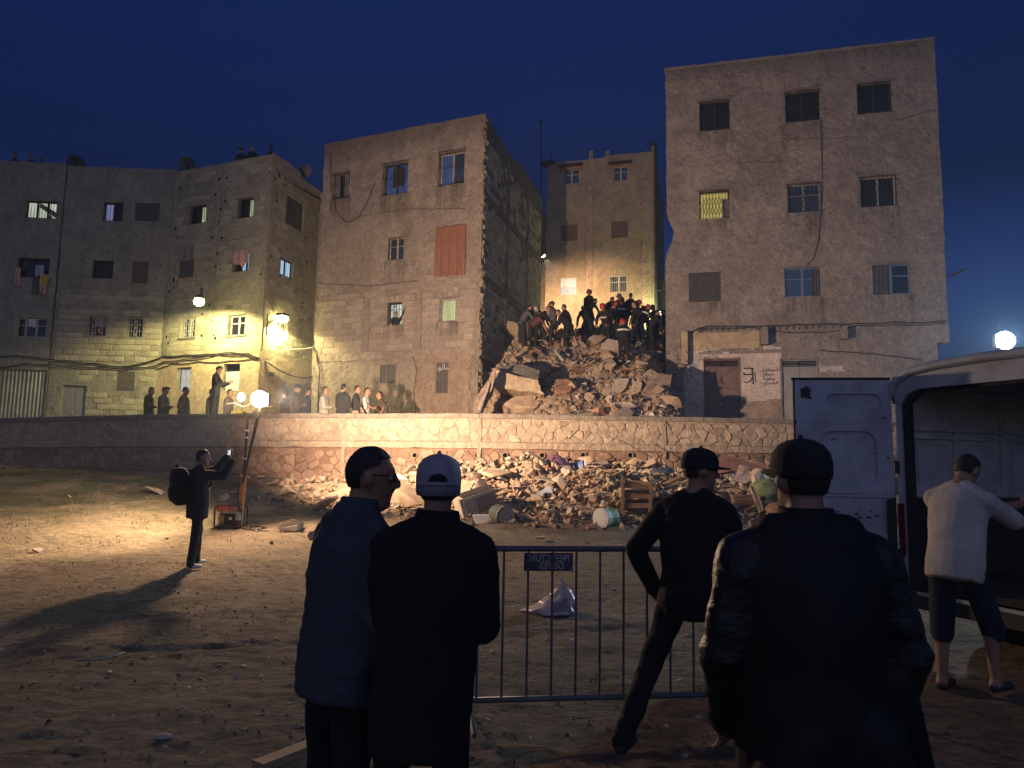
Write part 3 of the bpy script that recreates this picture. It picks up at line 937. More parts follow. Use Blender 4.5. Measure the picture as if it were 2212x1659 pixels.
m = MB(); m.quad(RB.pt(0, ZT - .5, 0), RB.pt(RB.L, ZT - .5, 0), RB.pt(RB.L, ZT - .5, -8), RB.pt(0, ZT - .5, -8)); m.build('roof', M['conc'], rb)
m = MB()
for k in range(24):                               # dark weathered edge on top of the parapet
    a, b = RB.L * k / 24, RB.L * (k + 1) / 24
    fbox(m, RB, a, b, ZT - 0.05, ZT + 0.03 + random.uniform(0, .03), -0.25, 0.015 + random.uniform(0, 0.01))
m.build('parapet_cap', M['coping'], rb)
brick_red = M['brick'] = mat('red_brick', (0.33, 0.13, 0.075), 0.9, 0.25, 4, bump=0.4, rand=0.25, island=0.25)
m0 = MB()
for k in range(14):                               # torn bricks showing in the bite
    zz = RB.px(1440, 480 + k * 4.2)[1]
    m = MB(); fbox(m, RB, 0.24 + random.uniform(0, .1), 0.50, zz, zz + 0.055, -0.26, -0.05 - random.uniform(0, .05)); m.build('brick', M['brick'], rb)
W_ = rbw
window(rb, RB, W_['a1'], 'glass', mull=(2, 1), grille='proud', bars=9, label='dark top floor window')
window(rb, RB, W_['a2'], 'glass', mull=(2, 1), grille='proud', bars=9)
window(rb, RB, W_['a3'], 'glass', mull=(2, 1), grille='proud', bars=9)
window(rb, RB, W_['b1'], ['lit_yellow', 'lit_yellow'], mull=(1, 1), grille='lozenge', bars=9, curtain=True, cpart=[(0.78, 1.0, 0.0, 0.7)], cmat='cloth_grey', label='window lit yellow behind its grille')
window(rb, RB, W_['b2'], 'glass_blue', 'frame_pale', (2, 2), 'lozenge', bars=8)
window(rb, RB, W_['b3'], 'glass', 'frame_pale', (2, 1), 'lozenge', bars=9)
window(rb, RB, W_['c1'], 'glass', 'frame_dark', (1, 1), curtain=True, cmat='blanket', cpart=(-0.04, 1.04, -0.03, 1.03), depth=0.05, label='window covered by a hanging grey blanket')
window(rb, RB, W_['c2'], 'glass_blue', 'frame_blue', (2, 2), curtain=True, cmat='blanket', cpart=[(0.8, 1.02, 0, 0.9)], depth=0.07)
window(rb, RB, W_['c3'], 'glass', 'frame_blue', (2, 2), curtain=True, cmat='blanket', cpart=[(0.0, 0.45, 0, 1.0)], depth=0.07)
metal_door(rb, RB, W_['d1'], 'door_brown'); metal_door(rb, RB, W_['d2'], 'door_grey')
for k in ('a1', 'a2', 'a3', 'b1', 'b2', 'b3', 'c2', 'c3'):
    r = W_[k]; m = MB(); fbox(m, RB, r[0] - .1, r[1] + .1, r[3] + .01, r[3] + .05, -.05, .07); m.build('lintel', M['rb'], rb)
# painted patch round the doorway: thin coats of paint on the render
def patch(parent, f, outline_px, matkey, d, name='paint_patch', holes_=(), rag=0.035):
    """a thin coat with a ragged outline; holes_ are openings it must not cover"""
    pts = [f.px(*p) for p in outline_px]
    us = [p[0] for p in pts]; zs = [p[1] for p in pts]
    st = 0.07
    nu, nz = int((max(us) - min(us)) / st) + 1, int((max(zs) - min(zs)) / st) + 1
    def inside(u, z):
        c = False; n = len(pts)
        for i in range(n):
            (x1, y1), (x2, y2) = pts[i], pts[(i + 1) % n]
            if (y1 > z) != (y2 > z) and u < (x2 - x1) * (z - y1) / (y2 - y1) + x1: c = not c
        return c
    m = MB(); idx = {}
    def V(i, j):
        if (i, j) not in idx:
            u, z = min(us) + i * st, min(zs) + j * st
            idx[(i, j)] = len(m.v)
            m.v.append(tuple(f.pt(u + 0.4 * st * noise.noise(Vector((u * 9, z * 9, 1))), z + 0.4 * st * noise.noise(Vector((u * 9, z * 9, 7))), d + 0.012 * noise.noise(Vector((u * 1.1, z * 1.1, f.A.x * 3.1 + f.A.y))))))
        return idx[(i, j)]
    for i in range(nu):
        for j in range(nz):
            u, z = min(us) + (i + .5) * st, min(zs) + (j + .5) * st
            w = Vector((u * 3, z * 3, d * 50))
            if not inside(u + rag * 2 * noise.noise(w), z + rag * 2 * noise.noise(w + Vector((5, 5, 5)))): continue
            if any(o[0] - .03 < u < o[1] + .03 and o[2] - .03 < z < o[3] + .03 for o in holes_): continue
            m.f.append((V(i, j), V(i + 1, j), V(i + 1, j + 1), V(i, j + 1))); m.m.append(0)
    return m.build(name, M[matkey], parent)
dd = [rbw['d1'], rbw['d2']]
patch(rb, RB, [(1478, 900), (1477, 800), (1486, 757), (1520, 748), (1689, 748), (1689, 925), (1478, 925)], 'white', 0.016, holes_=dd)
patch(rb, RB, [(1486, 722), (1641, 716), (1641, 752), (1486, 757)], 'cream', 0.020, holes_=dd)
patch(rb, RB, [(1520, 757), (1560, 753), (1640, 752), (1690, 754), (1690, 762), (1600, 764), (1510, 766)], 'rb', 0.024, 'bare_strip', rag=0.05)
patch(rb, RB, [(1601, 864), (1688, 864), (1688, 925), (1601, 925)], 'coat', 0.022, 'bare_plinth', rag=0.01)
patch(rb, RB, [(1770, 790), (1822, 792), (1826, 803), (1770, 803)], 'white', 0.016)
def corbel(f, px, proud, matkey, parent):
    u0, u1, z0, z1 = f.rect(*px)
    m = MB(); fbox(m, f, u0, u1, z0, z1, 0.0, proud); m.build('corbel', M[matkey], parent)
corbel(RB, (1472, 721, 1486, 790), 0.42, 'cream', rb)
corbel(RB, (1642, 713, 1657, 747), 0.45, 'conc', rb)
corbel(RB, (1812, 711, 1827, 735), 0.40, 'conc', rb)
# writing sprayed on the paint
AR = {'\u0627': (0xFE8D, 0xFE8E, None, None), '\u0633': (0xFEB1, 0xFEB2, 0xFEB3, 0xFEB4), '\u0645': (0xFEE1, 0xFEE2, 0xFEE3, 0xFEE4), '\u0639': (0xFEC9, 0xFECA, 0xFECB, 0xFECC),
      '\u064a': (0xFEF1, 0xFEF2, 0xFEF3, 0xFEF4), '\u0644': (0xFEDD, 0xFEDE, 0xFEDF, 0xFEE0), '\u0635': (0xFEB9, 0xFEBA, 0xFEBB, 0xFEBC), '\u062f': (0xFEA9, 0xFEAA, None, None),
      '\u0629': (0xFE93, 0xFE94, None, None), '\u0643': (0xFED9, 0xFEDA, 0xFEDB, 0xFEDC), '\u0631': (0xFEAD, 0xFEAE, None, None), '\u0648': (0xFEED, 0xFEEE, None, None)}
def arabic(word):
    out = []
    for i, ch in enumerate(word):
        fm = AR[ch]
        prev = i > 0 and AR[word[i - 1]][2] is not None
        nxt = i < len(word) - 1 and fm[2] is not None
        out.append(chr(fm[3] if prev and nxt else fm[1] if prev else fm[2] if nxt else fm[0]))
    return ''.join(reversed(out))
def text_mesh(body, size, extrude=0.0, bold=0.0):
    cu = bpy.data.curves.new('writing', 'FONT'); cu.body = body; cu.size = size; cu.extrude = extrude; cu.offset = bold
    cu.align_x = 'CENTER'; cu.align_y = 'CENTER'; cu.resolution_u = 3
    o = bpy.data.objects.new('writing', cu); C.objects.link(o)
    me = bpy.data.meshes.new_from_object(o.evaluated_get(bpy.context.evaluated_depsgraph_get()))
    bpy.data.objects.remove(o); bpy.data.curves.remove(cu)
    return me
def write_on(parent, f, cx, cy, body, size, matkey, d, mirror=False, name='writing', bold=0.0):
    me = text_mesh(body, size, 0.0, bold); u, z = f.px(cx, cy)
    m = MB(); m.add([f.pt(u + (-v.co.x if mirror else v.co.x), z + v.co.y, d) for v in me.vertices], [tuple(p.vertices) for p in me.polygons])
    if m.v: m.build(name, M[matkey], parent)
M['spray'] = mat('black_spray_paint', (0.025, 0.018, 0.02), 0.8, 0.3, 20)
M['spray_faint'] = mat('faded_paint_writing', (0.36, 0.27, 0.20), 0.9, 0.3, 20)
M['chalk'] = mat('white_chalk_writing', (0.5, 0.5, 0.48), 0.9, 0.2, 20)
for i, wd in enumerate(('\u0627\u0633\u0645\u0627\u0639\u064a\u0644', '\u0639\u0635\u0627\u0645', '\u0633\u0639\u062f\u064a\u0629', '\u0627\u0644\u0639\u0633\u0643\u0631\u064a\u0629')):
    write_on(rb, RB, 1661, 799 + i * 9.4, arabic(wd), 0.17, 'spray', 0.036, bold=0.0)
def stroke(parent, f, pxs, r, matkey, d, name='writing'):
    m = MB(); pts = [f.px(*p) for p in pxs]
    for (a, b) in zip(pts[:-1], pts[1:]):
        du, dz = b[0] - a[0], b[1] - a[1]; L = math.hypot(du, dz) or 1; nu_, nz_ = -dz / L * r, du / L * r
        e = 0.4 * r / L
        m.quad(*[f.pt(u, z, d) for u, z in ((a[0] - du * e - nu_, a[1] - dz * e - nz_), (b[0] + du * e - nu_, b[1] + dz * e - nz_), (b[0] + du * e + nu_, b[1] + dz * e + nz_), (a[0] - du * e + nu_, a[1] - dz * e + nz_))])
        d += 0.0006
    m.build(name, M[matkey], parent)
D_ = lambda x, y: (1451.6 + x * .1484, 674 + y * .1484)
stroke(rb, RB, [D_(1050, 825), D_(1110, 820), D_(1190, 828)], 0.022, 'spray', 0.036)
stroke(rb, RB, [D_(1165, 825), D_(1172, 900), D_(1182, 990), D_(1178, 1045)], 0.022, 'spray', 0.0375)
stroke(rb, RB, [D_(1040, 880), D_(1060, 912), D_(1120, 912), D_(1180, 906)], 0.022, 'spray', 0.0395)
stroke(rb, RB, [D_(1165, 960), D_(1140, 1010), D_(1090, 1030), D_(1040, 1020)], 0.020, 'spray', 0.042)
stroke(rb, RB, [D_(1205, 880), D_(1210, 960), D_(1222, 1015)], 0.014, 'spray', 0.036)
for k in range(9):                                 # nearly gone line of writing on the cream band
    x = 1528 + k * 8.6
    stroke(rb, RB, [(x, 742), (x + 2, 739 + 2 * math.sin(k * 2.3)), (x + 4, 743), (x + 7, 742 + math.cos(k * 1.7))], 0.013, 'spray_faint', 0.030)
# rain stains run down from the sills, and cracks
def stain_mat():
    m_, nt, b = newmat('rain_stain'); tc = nt.nodes.new('ShaderNodeTexCoord'); mp = N(nt, 'ShaderNodeMapping'); mp.inputs['Scale'].default_value = (5, 5, .5); nt.links.new(tc.outputs['Object'], mp.inputs[0])
    sx = N(nt, 'ShaderNodeSeparateXYZ'); nt.links.new(tc.outputs['Generated'], sx.inputs[0])
    f1 = ramp(nt, noise_fac(nt, 1.5, 5, .6, mp.outputs[0]), [(.42, 0), (.70, .55)]); f2 = ramp(nt, sx.outputs[2], [(0.0, 0), (1.0, 1)])
    mu = N(nt, 'ShaderNodeMath', operation='MULTIPLY'); nt.links.new(f1, mu.inputs[0]); nt.links.new(f2, mu.inputs[1])
    b.inputs['Base Color'].default_value = (.07, .052, .048, 1); b.inputs['Roughness'].default_value = .95; b.inputs['Specular IOR Level'].default_value = .1; nt.links.new(mu.outputs[0], b.inputs['Alpha']); return m_
M['stain'] = stain_mat()
def stain(parent, f, r, drop, d=.03):
    m = MB(); m.quad(f.pt(r[0] - .12, r[2] - drop, d), f.pt(r[1] + .12, r[2] - drop, d), f.pt(r[1] + .12, r[2] - .03, d), f.pt(r[0] - .12, r[2] - .03, d)); m.build('rain_stain', M['stain'], parent)
for k, dr_ in (('a1', 1.2), ('a2', 1.0), ('b1', .8), ('b2', 1.0), ('b3', 1.6), ('c1', .7), ('c2', 1.7), ('c3', 1.9)): stain(rb, RB, W_[k], dr_)
M['crack'] = mat('dark_crack', (.05, .036, .032), .95, .3, 6)
def crack(parent, f, pxs, r=.012, d=.03):
    out = []
    for a, b in zip(pxs[:-1], pxs[1:]):
        for k in range(7): t = k / 7; out.append((a[0] + (b[0] - a[0]) * t + random.uniform(-1.2, 1.2), a[1] + (b[1] - a[1]) * t + random.uniform(-1.2, 1.2)))
    out.append(pxs[-1]); stroke(parent, f, out, r, 'crack', d, 'wall_crack')
crack(rb, RB, [(1926, 262), (1975, 250), (2024, 236)]); crack(rb, RB, [(1700, 300), (1775, 300), (1860, 297)], .008); crack(rb, RB, [(1770, 757), (1880, 764), (1990, 778)], .022); crack(rb, RB, [(1560, 330), (1600, 352), (1690, 350)], .007)
# roof rail
m = MB(); p0, p1 = RB.px(1457, 148), RB.px(1530, 138)
m.tube([RB.pt(p0[0], ZT, -.6), RB.pt(p0[0], p0[1] + .18, -.6), RB.pt(p0[0] + .2, p0[1] + .28, -.6), RB.pt(p1[0] - .2, p0[1] + .26, -.6), RB.pt(p1[0], p0[1] + .16, -.6), RB.pt(p1[0], ZT - .2, -.6)], 0.03)
m.build('roof_rail', M['iron'], rb)
# bracket arm sticking out of the far right corner
m = MB(); u, z = RB.px(2044, 598); m.cyl(RB.pt(RB.L, z, -.1), RB.pt(RB.L + 0.55, z + .22, .1), 0.035); m.cyl(RB.pt(RB.L + .2, z + .0, -.1), RB.pt(RB.L + .62, z + .27, .1), 0.018); m.build('bracket', M['iron'], rb)

# ================================================================ middle building (brown render over bare blocks)
MBF = Facade((-7.92, 28.9), (-1.21, 26.0))
ZM = 14.73
mbd = thing('apartment_building', 'brown four storey building left of the rubble with its bare block flank exposed', 'building', MBF.pt(MBF.L / 2, TERRACE, -4.5))
P_ = MBF.rect
mw = dict(t1=P_(720, 376, 755, 427), t2=P_(829, 353, 881, 418), t3=P_(949, 328, 1003, 397), m1=P_(838, 512, 872, 561), m2=P_(948, 497, 1001, 572),
          l1=P_(836, 653, 868, 701), l2=P_(950, 645, 984, 693), g1=P_(821, 788, 855, 828), g2=P_(943, 783, 968, 849))
m = MB(); facade_mesh(m, MBF, TERRACE, ZM, list(mw.values()), edge=0.07, step=0.4)
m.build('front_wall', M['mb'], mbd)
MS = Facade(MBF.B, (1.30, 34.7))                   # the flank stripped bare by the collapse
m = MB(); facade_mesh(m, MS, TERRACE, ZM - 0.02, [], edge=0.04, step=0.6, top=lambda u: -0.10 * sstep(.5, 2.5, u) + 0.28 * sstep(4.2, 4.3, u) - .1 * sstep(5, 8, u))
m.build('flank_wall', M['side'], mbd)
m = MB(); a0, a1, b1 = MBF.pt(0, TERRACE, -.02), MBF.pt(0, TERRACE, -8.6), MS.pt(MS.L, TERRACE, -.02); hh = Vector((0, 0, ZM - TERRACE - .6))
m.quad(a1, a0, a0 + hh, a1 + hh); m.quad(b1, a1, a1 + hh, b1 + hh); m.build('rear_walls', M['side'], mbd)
m = MB(); m.quad(a0 + hh, MBF.pt(MBF.L, TERRACE, -.02) + hh, b1 + hh, a1 + hh); m.build('roof', M['conc'], mbd)
m = MB(); fbox(m, MBF, .02, MBF.L - .02, ZM - .62, ZM - .06, -.22, -.02); m.build('parapet', M['mb'], mbd)
# concrete frame left proud of the blocks
def pillar(f, u0, u1, z0, z1, matkey, parent, d=0.03, name='pillar'):
    m = MB(); n = max(2, int(max(z1 - z0, u1 - u0) / 0.4))
    if z1 - z0 > u1 - u0:
        q = [z0 + (z1 - z0) * i / n for i in range(n + 1)]
        for a, b in zip(q[:-1], q[1:]): fbox(m, f, u0 + random.uniform(-.012, .012), u1 + random.uniform(-.012, .012), a, b + .001, -0.05, d + random.uniform(-.006, .006))
    else:
        q = [u0 + (u1 - u0) * i / n for i in range(n + 1)]
        for a, b in zip(q[:-1], q[1:]): fbox(m, f, a, b + .001, z0 + random.uniform(-.015, .015), z1 + random.uniform(-.015, .015), -0.05, d + random.uniform(-.006, .006))
    m.build(name, M[matkey], parent)
zfl = MBF.px(900, 764)[1]                          # floor lines
zf2 = MBF.px(900, 628)[1]
pu = [MBF.px(x, 700)[0] for x in (682, 790, 902, 1031)]
BM = Blocks(mbd, 'block_mb'); BS_ = Blocks(mbd, 'block_side')
opn = list(mw.values())
for a, b in zip(pu[:-1], pu[1:]):
    BM.fill(MBF, a + 0.17, b - 0.17, zfl + 0.17, zf2 - 0.12, opn, bw=0.47, bh=0.235, proud=0.010, skip=0.05, rough=0.10)
BM.fill(MBF, MBF.px(905, 600)[0], MBF.px(1030, 600)[0], zf2 + 0.12, zf2 + 0.12 + 0.45, opn, bw=0.44, bh=0.225, proud=0.010, skip=0.35, rough=0.1)
for x in pu[1:3]: pillar(MBF, x - 0.16, x + 0.16, zfl + .16, zf2 - .11, 'mb', mbd, 0.022)
pillar(MBF, 0.1, MBF.L - 0.1, zfl - 0.14, zfl + 0.15, 'mb', mbd, 0.026, 'floor_beam'); pillar(MBF, 0.1, MBF.L - 0.1, zf2 - 0.10, zf2 + 0.10, 'mb', mbd, 0.024, 'floor_beam')
fl = [TERRACE + (ZM - TERRACE) * k / 4 for k in range(5)]
for k in range(4):
    for a, b in ((0.35, 3.05), (3.4, 6.2), (6.5, MS.L - 0.1)):
        BS_.fill(MS, a, b, fl[k] + 0.22, fl[k + 1] - (0.15 if k < 3 else 0.9), [], bw=0.46, bh=0.24, proud=0.018, skip=0.06 if k < 3 else 0.3, rough=0.14,
                keep=(lambda u, z: noise.noise(Vector((u * 0.5, z * 0.6, 4))) > -0.62) if k < 3 else (lambda u, z: noise.noise(Vector((u * 0.5, z * 0.6, 9))) > -0.3))
    pillar(MS, 0.1, MS.L - 0.1, fl[k] - 0.12 if k else TERRACE, fl[k] + 0.18, 'side', mbd, 0.035, 'floor_beam')
for u in (3.22, 6.35): pillar(MS, u - 0.14, u + 0.14, TERRACE, ZM - 0.4, 'side', mbd, 0.04)
BM.done(150); BS_.done(150)
m = MB()                                           # torn plaster and mortar along the broken corner
for k in range(150):
    z = TERRACE + (ZM - TERRACE) * random.random()
    s = random.uniform(0.04, 0.14)
    m.box(MBF.pt(MBF.L + random.uniform(-0.06, 0.05), z, random.uniform(-0.12, 0.01)), (s, s * random.uniform(.5, 1.2), s * random.uniform(.6, 2.0)), rotm(random.uniform(-.6, .6), random.uniform(-.6, .6), random.uniform(0, 3)))
m.build('torn_plaster_edge', M['mb'], mbd, kind='stuff')
patch(mbd, MBF, [(905, 768), (1018, 764), (1013, 895), (1010, 900), (892, 900), (898, 820)], 'coat', 0.040, 'plaster_coat', [mw['g2']], rag=0.08)
patch(mbd, MBF, [(690, 848), (1012, 842), (1010, 905), (680, 905)], 'coat', 0.030, 'plinth_coat', [mw['g2']], rag=0.08)
# writing-free hollow bricks above two windows
for key in ('l1', 'l2'):
    r = mw[key]; n = 4
    for i in range(n):
        for j in range(2 if key == 'l2' else 1):
            m = MB(); a = r[0] - 0.12 + (r[1] - r[0] + 0.24) * i / n; fbox(m, MBF, a + .012, a + (r[1] - r[0] + .24) / n - .012, r[3] + .05 + j * .19, r[3] + .22 + j * .19, -.05, 0.03 + random.uniform(-.01, .01)); m.build('brick', M['block_mb'], mbd)
window(mbd, MBF, mw['t1'], 'glass', 'frame_dark', (2, 1), 'belly', bars=7, curtain=True, cmat='cloth_grey', cpart=[(0.05, 0.35, 0, 1), (0.6, 0.95, 0, 1)])
o_ = window(mbd, MBF, mw['t2'], 'lit_dim', 'frame_dark', (2, 1), 'belly', bars=9)
window(mbd, MBF, mw['t3'], ['lit_dim', 'glass_blue'], 'frame_pale', (2, 1), 'belly', bars=9, label='top floor window with white frame and bulging grille')
window(mbd, MBF, mw['m1'], 'glass_blue', 'frame_pale', (2, 2), 'scroll', bars=6)
window(mbd, MBF, mw['m2'], 'glass', 'frame_dark', (2, 1), sill=True)
m = MB(); r = mw['m2']; drape(m, MBF, r[0] - 0.10, r[1] + 0.12, r[2] - 0.45, r[3] + 0.12, 0.09, waves=3.6, amp=0.045, nu=50, nz=16, ragged=0.12)
m.build('window_blind', M['cloth_orange'], mbd, smooth=True, label='faded orange cloth hung over a window')
window(mbd, MBF, mw['l1'], 'lit_white', 'frame_dark', (1, 1), 'scroll', bars=5, gmat='iron', label='lit white window with a dark arm reaching out')
window(mbd, MBF, mw['l2'], 'lit_lime', 'frame_pale', (1, 1), 'scroll', bars=6, gmat='iron_pale', label='window lit yellow green behind a pale grille', lintel=True)
shutter(mbd, MBF, mw['g1'], 'shutter_grey', 4, depth=0.05)
shutter(mbd, MBF, mw['g2'], 'shutter_grey', 3, depth=0.07)
write_on(mbd, MBF, 956, 793, arabic('\u0635\u0627\u0644\u0648\u0631\u0627'), 0.30, 'chalk', -0.035)
for k, dr_ in (('t1', 1.2), ('t2', 1.5), ('t3', 1.4), ('m1', 1.0), ('l1', .8), ('l2', .9)): stain(mbd, MBF, mw[k], dr_)
crack(mbd, MBF, [(690, 612), (800, 618), (905, 606)], .012); crack(mbd, MBF, [(760, 470), (880, 452), (1010, 452)], .008); crack(mbd, MBF, [(893, 770), (902, 800), (895, 840), (899, 890)], .014, .045)
# clothes hanging on the second top window, hanging wire, dish and loop on the roof
m = MB(); r = mw['t2']; drape(m, MBF, r[0] + .45, r[1] - .1, r[2] + .25, r[3] - .2, 0.02, 2, .05, ragged=.35); m.build('hanging_cloth', M['spray'], mbd, smooth=True)
wire = [MBF.px(*p) for p in ((716, 330), (716, 380), (717, 410), (728, 455), (745, 478), (757, 481), (775, 472), (792, 445), (804, 415), (812, 395))]
m = MB(); m.tube([MBF.pt(u, z, 0.05) for u, z in wire], 0.016, 5); m.build('hanging_wire', M['cable'], mbd)
m = MB(); m.ball(MBF.pt(*MBF.px(849, 283), -0.9), (0.42, 0.12, 0.38), 14, 8, rotm(0.4, 0, 0.3)); m.build('roof_dish', M['dish'], mbd)
u, z = MBF.px(722, 304); m = MB(); m.tube([MBF.pt(u + .3 * math.cos(t), ZM + .05 + .22 * math.sin(t), -.4) for t in [math.pi * k / 10 for k in range(11)]], 0.018, 5); m.build('wire_loop', M['cable'], mbd)
# thin mast at the rear
mm = thing('antenna_mast', 'thin tall antenna mast rising behind the brown building', 'antenna', at(1168, 440, 35.2))
b0, b1 = at(1169, 560, 35.2), at(1168, 263, 35.2)
m = MB(); m.cyl(b0, b1, 0.035, 0.025, 6); m.build('pole', M['iron'], mm)
m = MB(); m.ball(b1, (.07, .07, .12), 8, 6); m.build('tip', M['iron'], mm)
m = MB(); m.cyl(b0 + Vector((-.5, -.2, .4)), b0 + Vector((.05, 0, .4)), 0.03); m.cyl(b0 + Vector((-.5, -.2, 2.4)), b0 + Vector((.05, 0, 2.4)), 0.03); m.build('stay', M['iron'], mm)
# ================================================================ left row: three houses
def Z1(x, y): return (x * .3751, 293.8 + y * .3751)
def Z1R(x0, y0, x1, y1): return (*Z1(x0, y0), *Z1(x1, y1))
zA = 13.95
AF = Facade((-27.0, 28.85), (-18.95, 29.62))
BF = Facade((-18.9, 29.66), (-14.42, 29.86))
CF = Facade((-14.40, 29.80), (-9.72, 28.0))
CS = Facade(CF.B, (-8.70, 31.5))
ha = thing('apartment_building', 'dark grey rendered house at the far left with a corrugated garage door', 'building', AF.pt(AF.L / 2, TERRACE, -4))
hb = thing('apartment_building', 'grey house with yellow lit rough stone blocks below, between its two neighbours', 'building', BF.pt(BF.L / 2, TERRACE, -4))
hc = thing('apartment_building', 'corner house of bare concrete blocks beside the lamp lit alley', 'building', CF.pt(CF.L / 2, TERRACE, -4))
R_ = lambda f, *z: f.rect(*Z1R(*z))
aw = dict(t=R_(AF, 142, 372, 325, 474), m=R_(AF, 100, 703, 284, 815), l=R_(AF, 84, 1048, 268, 1160), g=R_(AF, 0, 1345, 270, 1650))
aw['g'] = (AF.px(-6, 850)[0], aw['g'][1], TERRACE, aw['g'][3])
bw_ = dict(t1=R_(BF, 592, 382, 708, 490), t2=R_(BF, 776, 386, 918, 490), m1=R_(BF, 530, 716, 652, 820), m2=R_(BF, 760, 722, 853, 848),
           l1=R_(BF, 506, 1040, 610, 1152), l2=R_(BF, 736, 1048, 820, 1160), g=R_(BF, 672, 1356, 774, 1468), d=R_(BF, 350, 1436, 492, 1610))
bw_['d'] = (*bw_['d'][:2], TERRACE, bw_['d'][3])
cw = dict(t1=R_(CF, 1088, 396, 1186, 504), t2=R_(CF, 1368, 354, 1460, 470), m1=R_(CF, 1030, 712, 1118, 815), m2=R_(CF, 1342, 662, 1432, 780),
          l1=R_(CF, 1040, 1046, 1122, 1160), l2=R_(CF, 1312, 1030, 1410, 1146), g1=R_(CF, 1018, 1336, 1096, 1470), g2=R_(CF, 1290, 1312, 1378, 1466))
sw = dict(t=R_(CS, 1648, 362, 1750, 528), m=R_(CS, 1616, 712, 1690, 812), l=R_(CS, 1592, 1050, 1655, 1165))
m = MB(); facade_mesh(m, AF, TERRACE, zA + .02, list(aw.values()), edge=0.03, top=lambda u: 0.12 * sstep(5, 2, u)); m.build('front_wall', M['ab'], ha); shell(ha, AF, TERRACE, zA, 8, 'ab')
m = MB(); facade_mesh(m, BF, TERRACE, zA - .05, list(bw_.values()), edge=0.03); m.build('front_wall', M['ab'], hb); shell(hb, BF, TERRACE, zA - .1, 8, 'ab')
m = MB(); facade_mesh(m, CF, TERRACE, zA - .05, list(cw.values()), edge=0.03, top=lambda u: 0.1 * u / CF.L - .12); m.build('front_wall', M['cb'], hc)
m = MB(); facade_mesh(m, CS, TERRACE, zA, list(sw.values()), edge=0.02, top=lambda u: -0.25 * sstep(2.2, 2.4, u)); m.build('alley_wall', M['cb'], hc)
shell(hc, CF, TERRACE, zA - .3, 3.6, 'cb', right=False)
# far left house
o_ = window(ha, AF, aw['t'], ['lit_white', 'lit_white', 'lit_white'], 'frame_dark', (3, 1), 'bars', bars=11, label='lit white window with a head leaning at the sill', depth=0.18)
m = MB(); r = aw['t']; w_, h_ = r[1] - r[0], r[3] - r[2]
m.quad(AF.pt(r[0] + w_ * .40, r[2] + h_ * .95, -.205), AF.pt(r[0] + w_ * .36, r[2] + h_ * .72, -.205), AF.pt(r[0] + w_ * .92, r[2] + h_ * .14, -.205), AF.pt(r[0] + w_ * .96, r[2] + h_ * .42, -.205))
m.build('stair_flight', mat('pale_stair_underside', (0.35, 0.30, 0.18), 0.9), o_)
window(ha, AF, aw['m'], 'glass', 'frame_dark', (2, 1), 'bars', bars=8)
window(ha, AF, aw['l'], 'glass', 'frame_pale', (3, 2), curtain=True, cpart=[(0.40, 0.66, 0.55, 0.95)], cmat='cloth_white', depth=0.06)
m = MB(); r = aw['l']; fbox(m, AF, r[0] - .02, r[0] + .16, r[2], r[3], -.04, 0.03); m.build('window_jamb', M['cream'], ha)
metal_door(ha, AF, aw['g'], 'corrugated', vents=False, knob=False, corr=6)
def hang(parent, f, zr, matkey, d=0.06, name='washing', ragged=.3, waves=2):
    r = f.rect(*Z1R(*zr)); m = MB(); drape(m, f, *r, d, waves, 0.05, 14, 8, ragged); m.build(name, M[matkey], parent, smooth=True)
hang(ha, AF, (205, 745, 255, 805), 'cloth_lilac', 0.02); hang(ha, AF, (236, 800, 285, 868), 'cloth_yellow'); hang(ha, AF, (234, 850, 268, 915), 'cloth_pink', 0.09)
hang(ha, AF, (84, 760, 118, 868), 'cloth_pink'); hang(ha, AF, (188, 818, 236, 915), 'shutter_grey', 0.03)
# middle house
window(hb, BF, bw_['t1'], ['lit_lilac', 'glass'], 'frame_dark', (2, 1), 'bars', bars=6, depth=0.16)
shutter(hb, BF, bw_['t2'], 'shutter_grey', 9, slat=True); window(hb, BF, bw_['m1'], 'glass', 'frame_dark', (1, 1), 'scroll', bars=6)
shutter(hb, BF, bw_['m2'], 'shutter_brown', 4, depth=0.05)
window(hb, BF, bw_['l1'], 'glass', 'frame_dark', (1, 1), 'scroll', bars=5, gmat='iron_pale', depth=0.18, curtain=True, cmat='cloth_lilac', cpart=[(0.3, 1, 0.5, 1)])
window(hb, BF, bw_['l2'], 'glass', 'frame_dark', (1, 1), 'scroll', bars=5, gmat='iron_pale', depth=0.18)
shutter(hb, BF, bw_['g'], 'shutter_grey', 2, depth=0.05); metal_door(hb, BF, bw_['d'], 'door_grey', vents=False)
BB = Blocks(hb, 'block', 'stone_block')
zc = BF.px(Z1(600, 1000)[0], Z1(600, 1000)[1])[1]
zg = BF.px(250, Z1(0, 1300)[1])[1]
BB.fill(BF, .15, BF.L - .12, zg, zc, list(bw_.values()), bw=0.40, bh=0.23, proud=0.03, skip=0.02, rough=0.16)
BB.fill(BF, 1.2, BF.L - .12, TERRACE + .5, zg - .1, list(bw_.values()), bw=0.40, bh=0.23, proud=0.022, skip=0.25, rough=0.2, keep=lambda u, z: noise.noise(Vector((u * .8, z * .8, 3))) > -0.15)
zq = BF.px(250, Z1(0, 960)[1])[1]
BB.fill(BF, .15, BF.L - .12, zc + .18, zq + .5, list(bw_.values()), bw=0.42, bh=0.21, proud=0.008, skip=0.45)
BB.done()
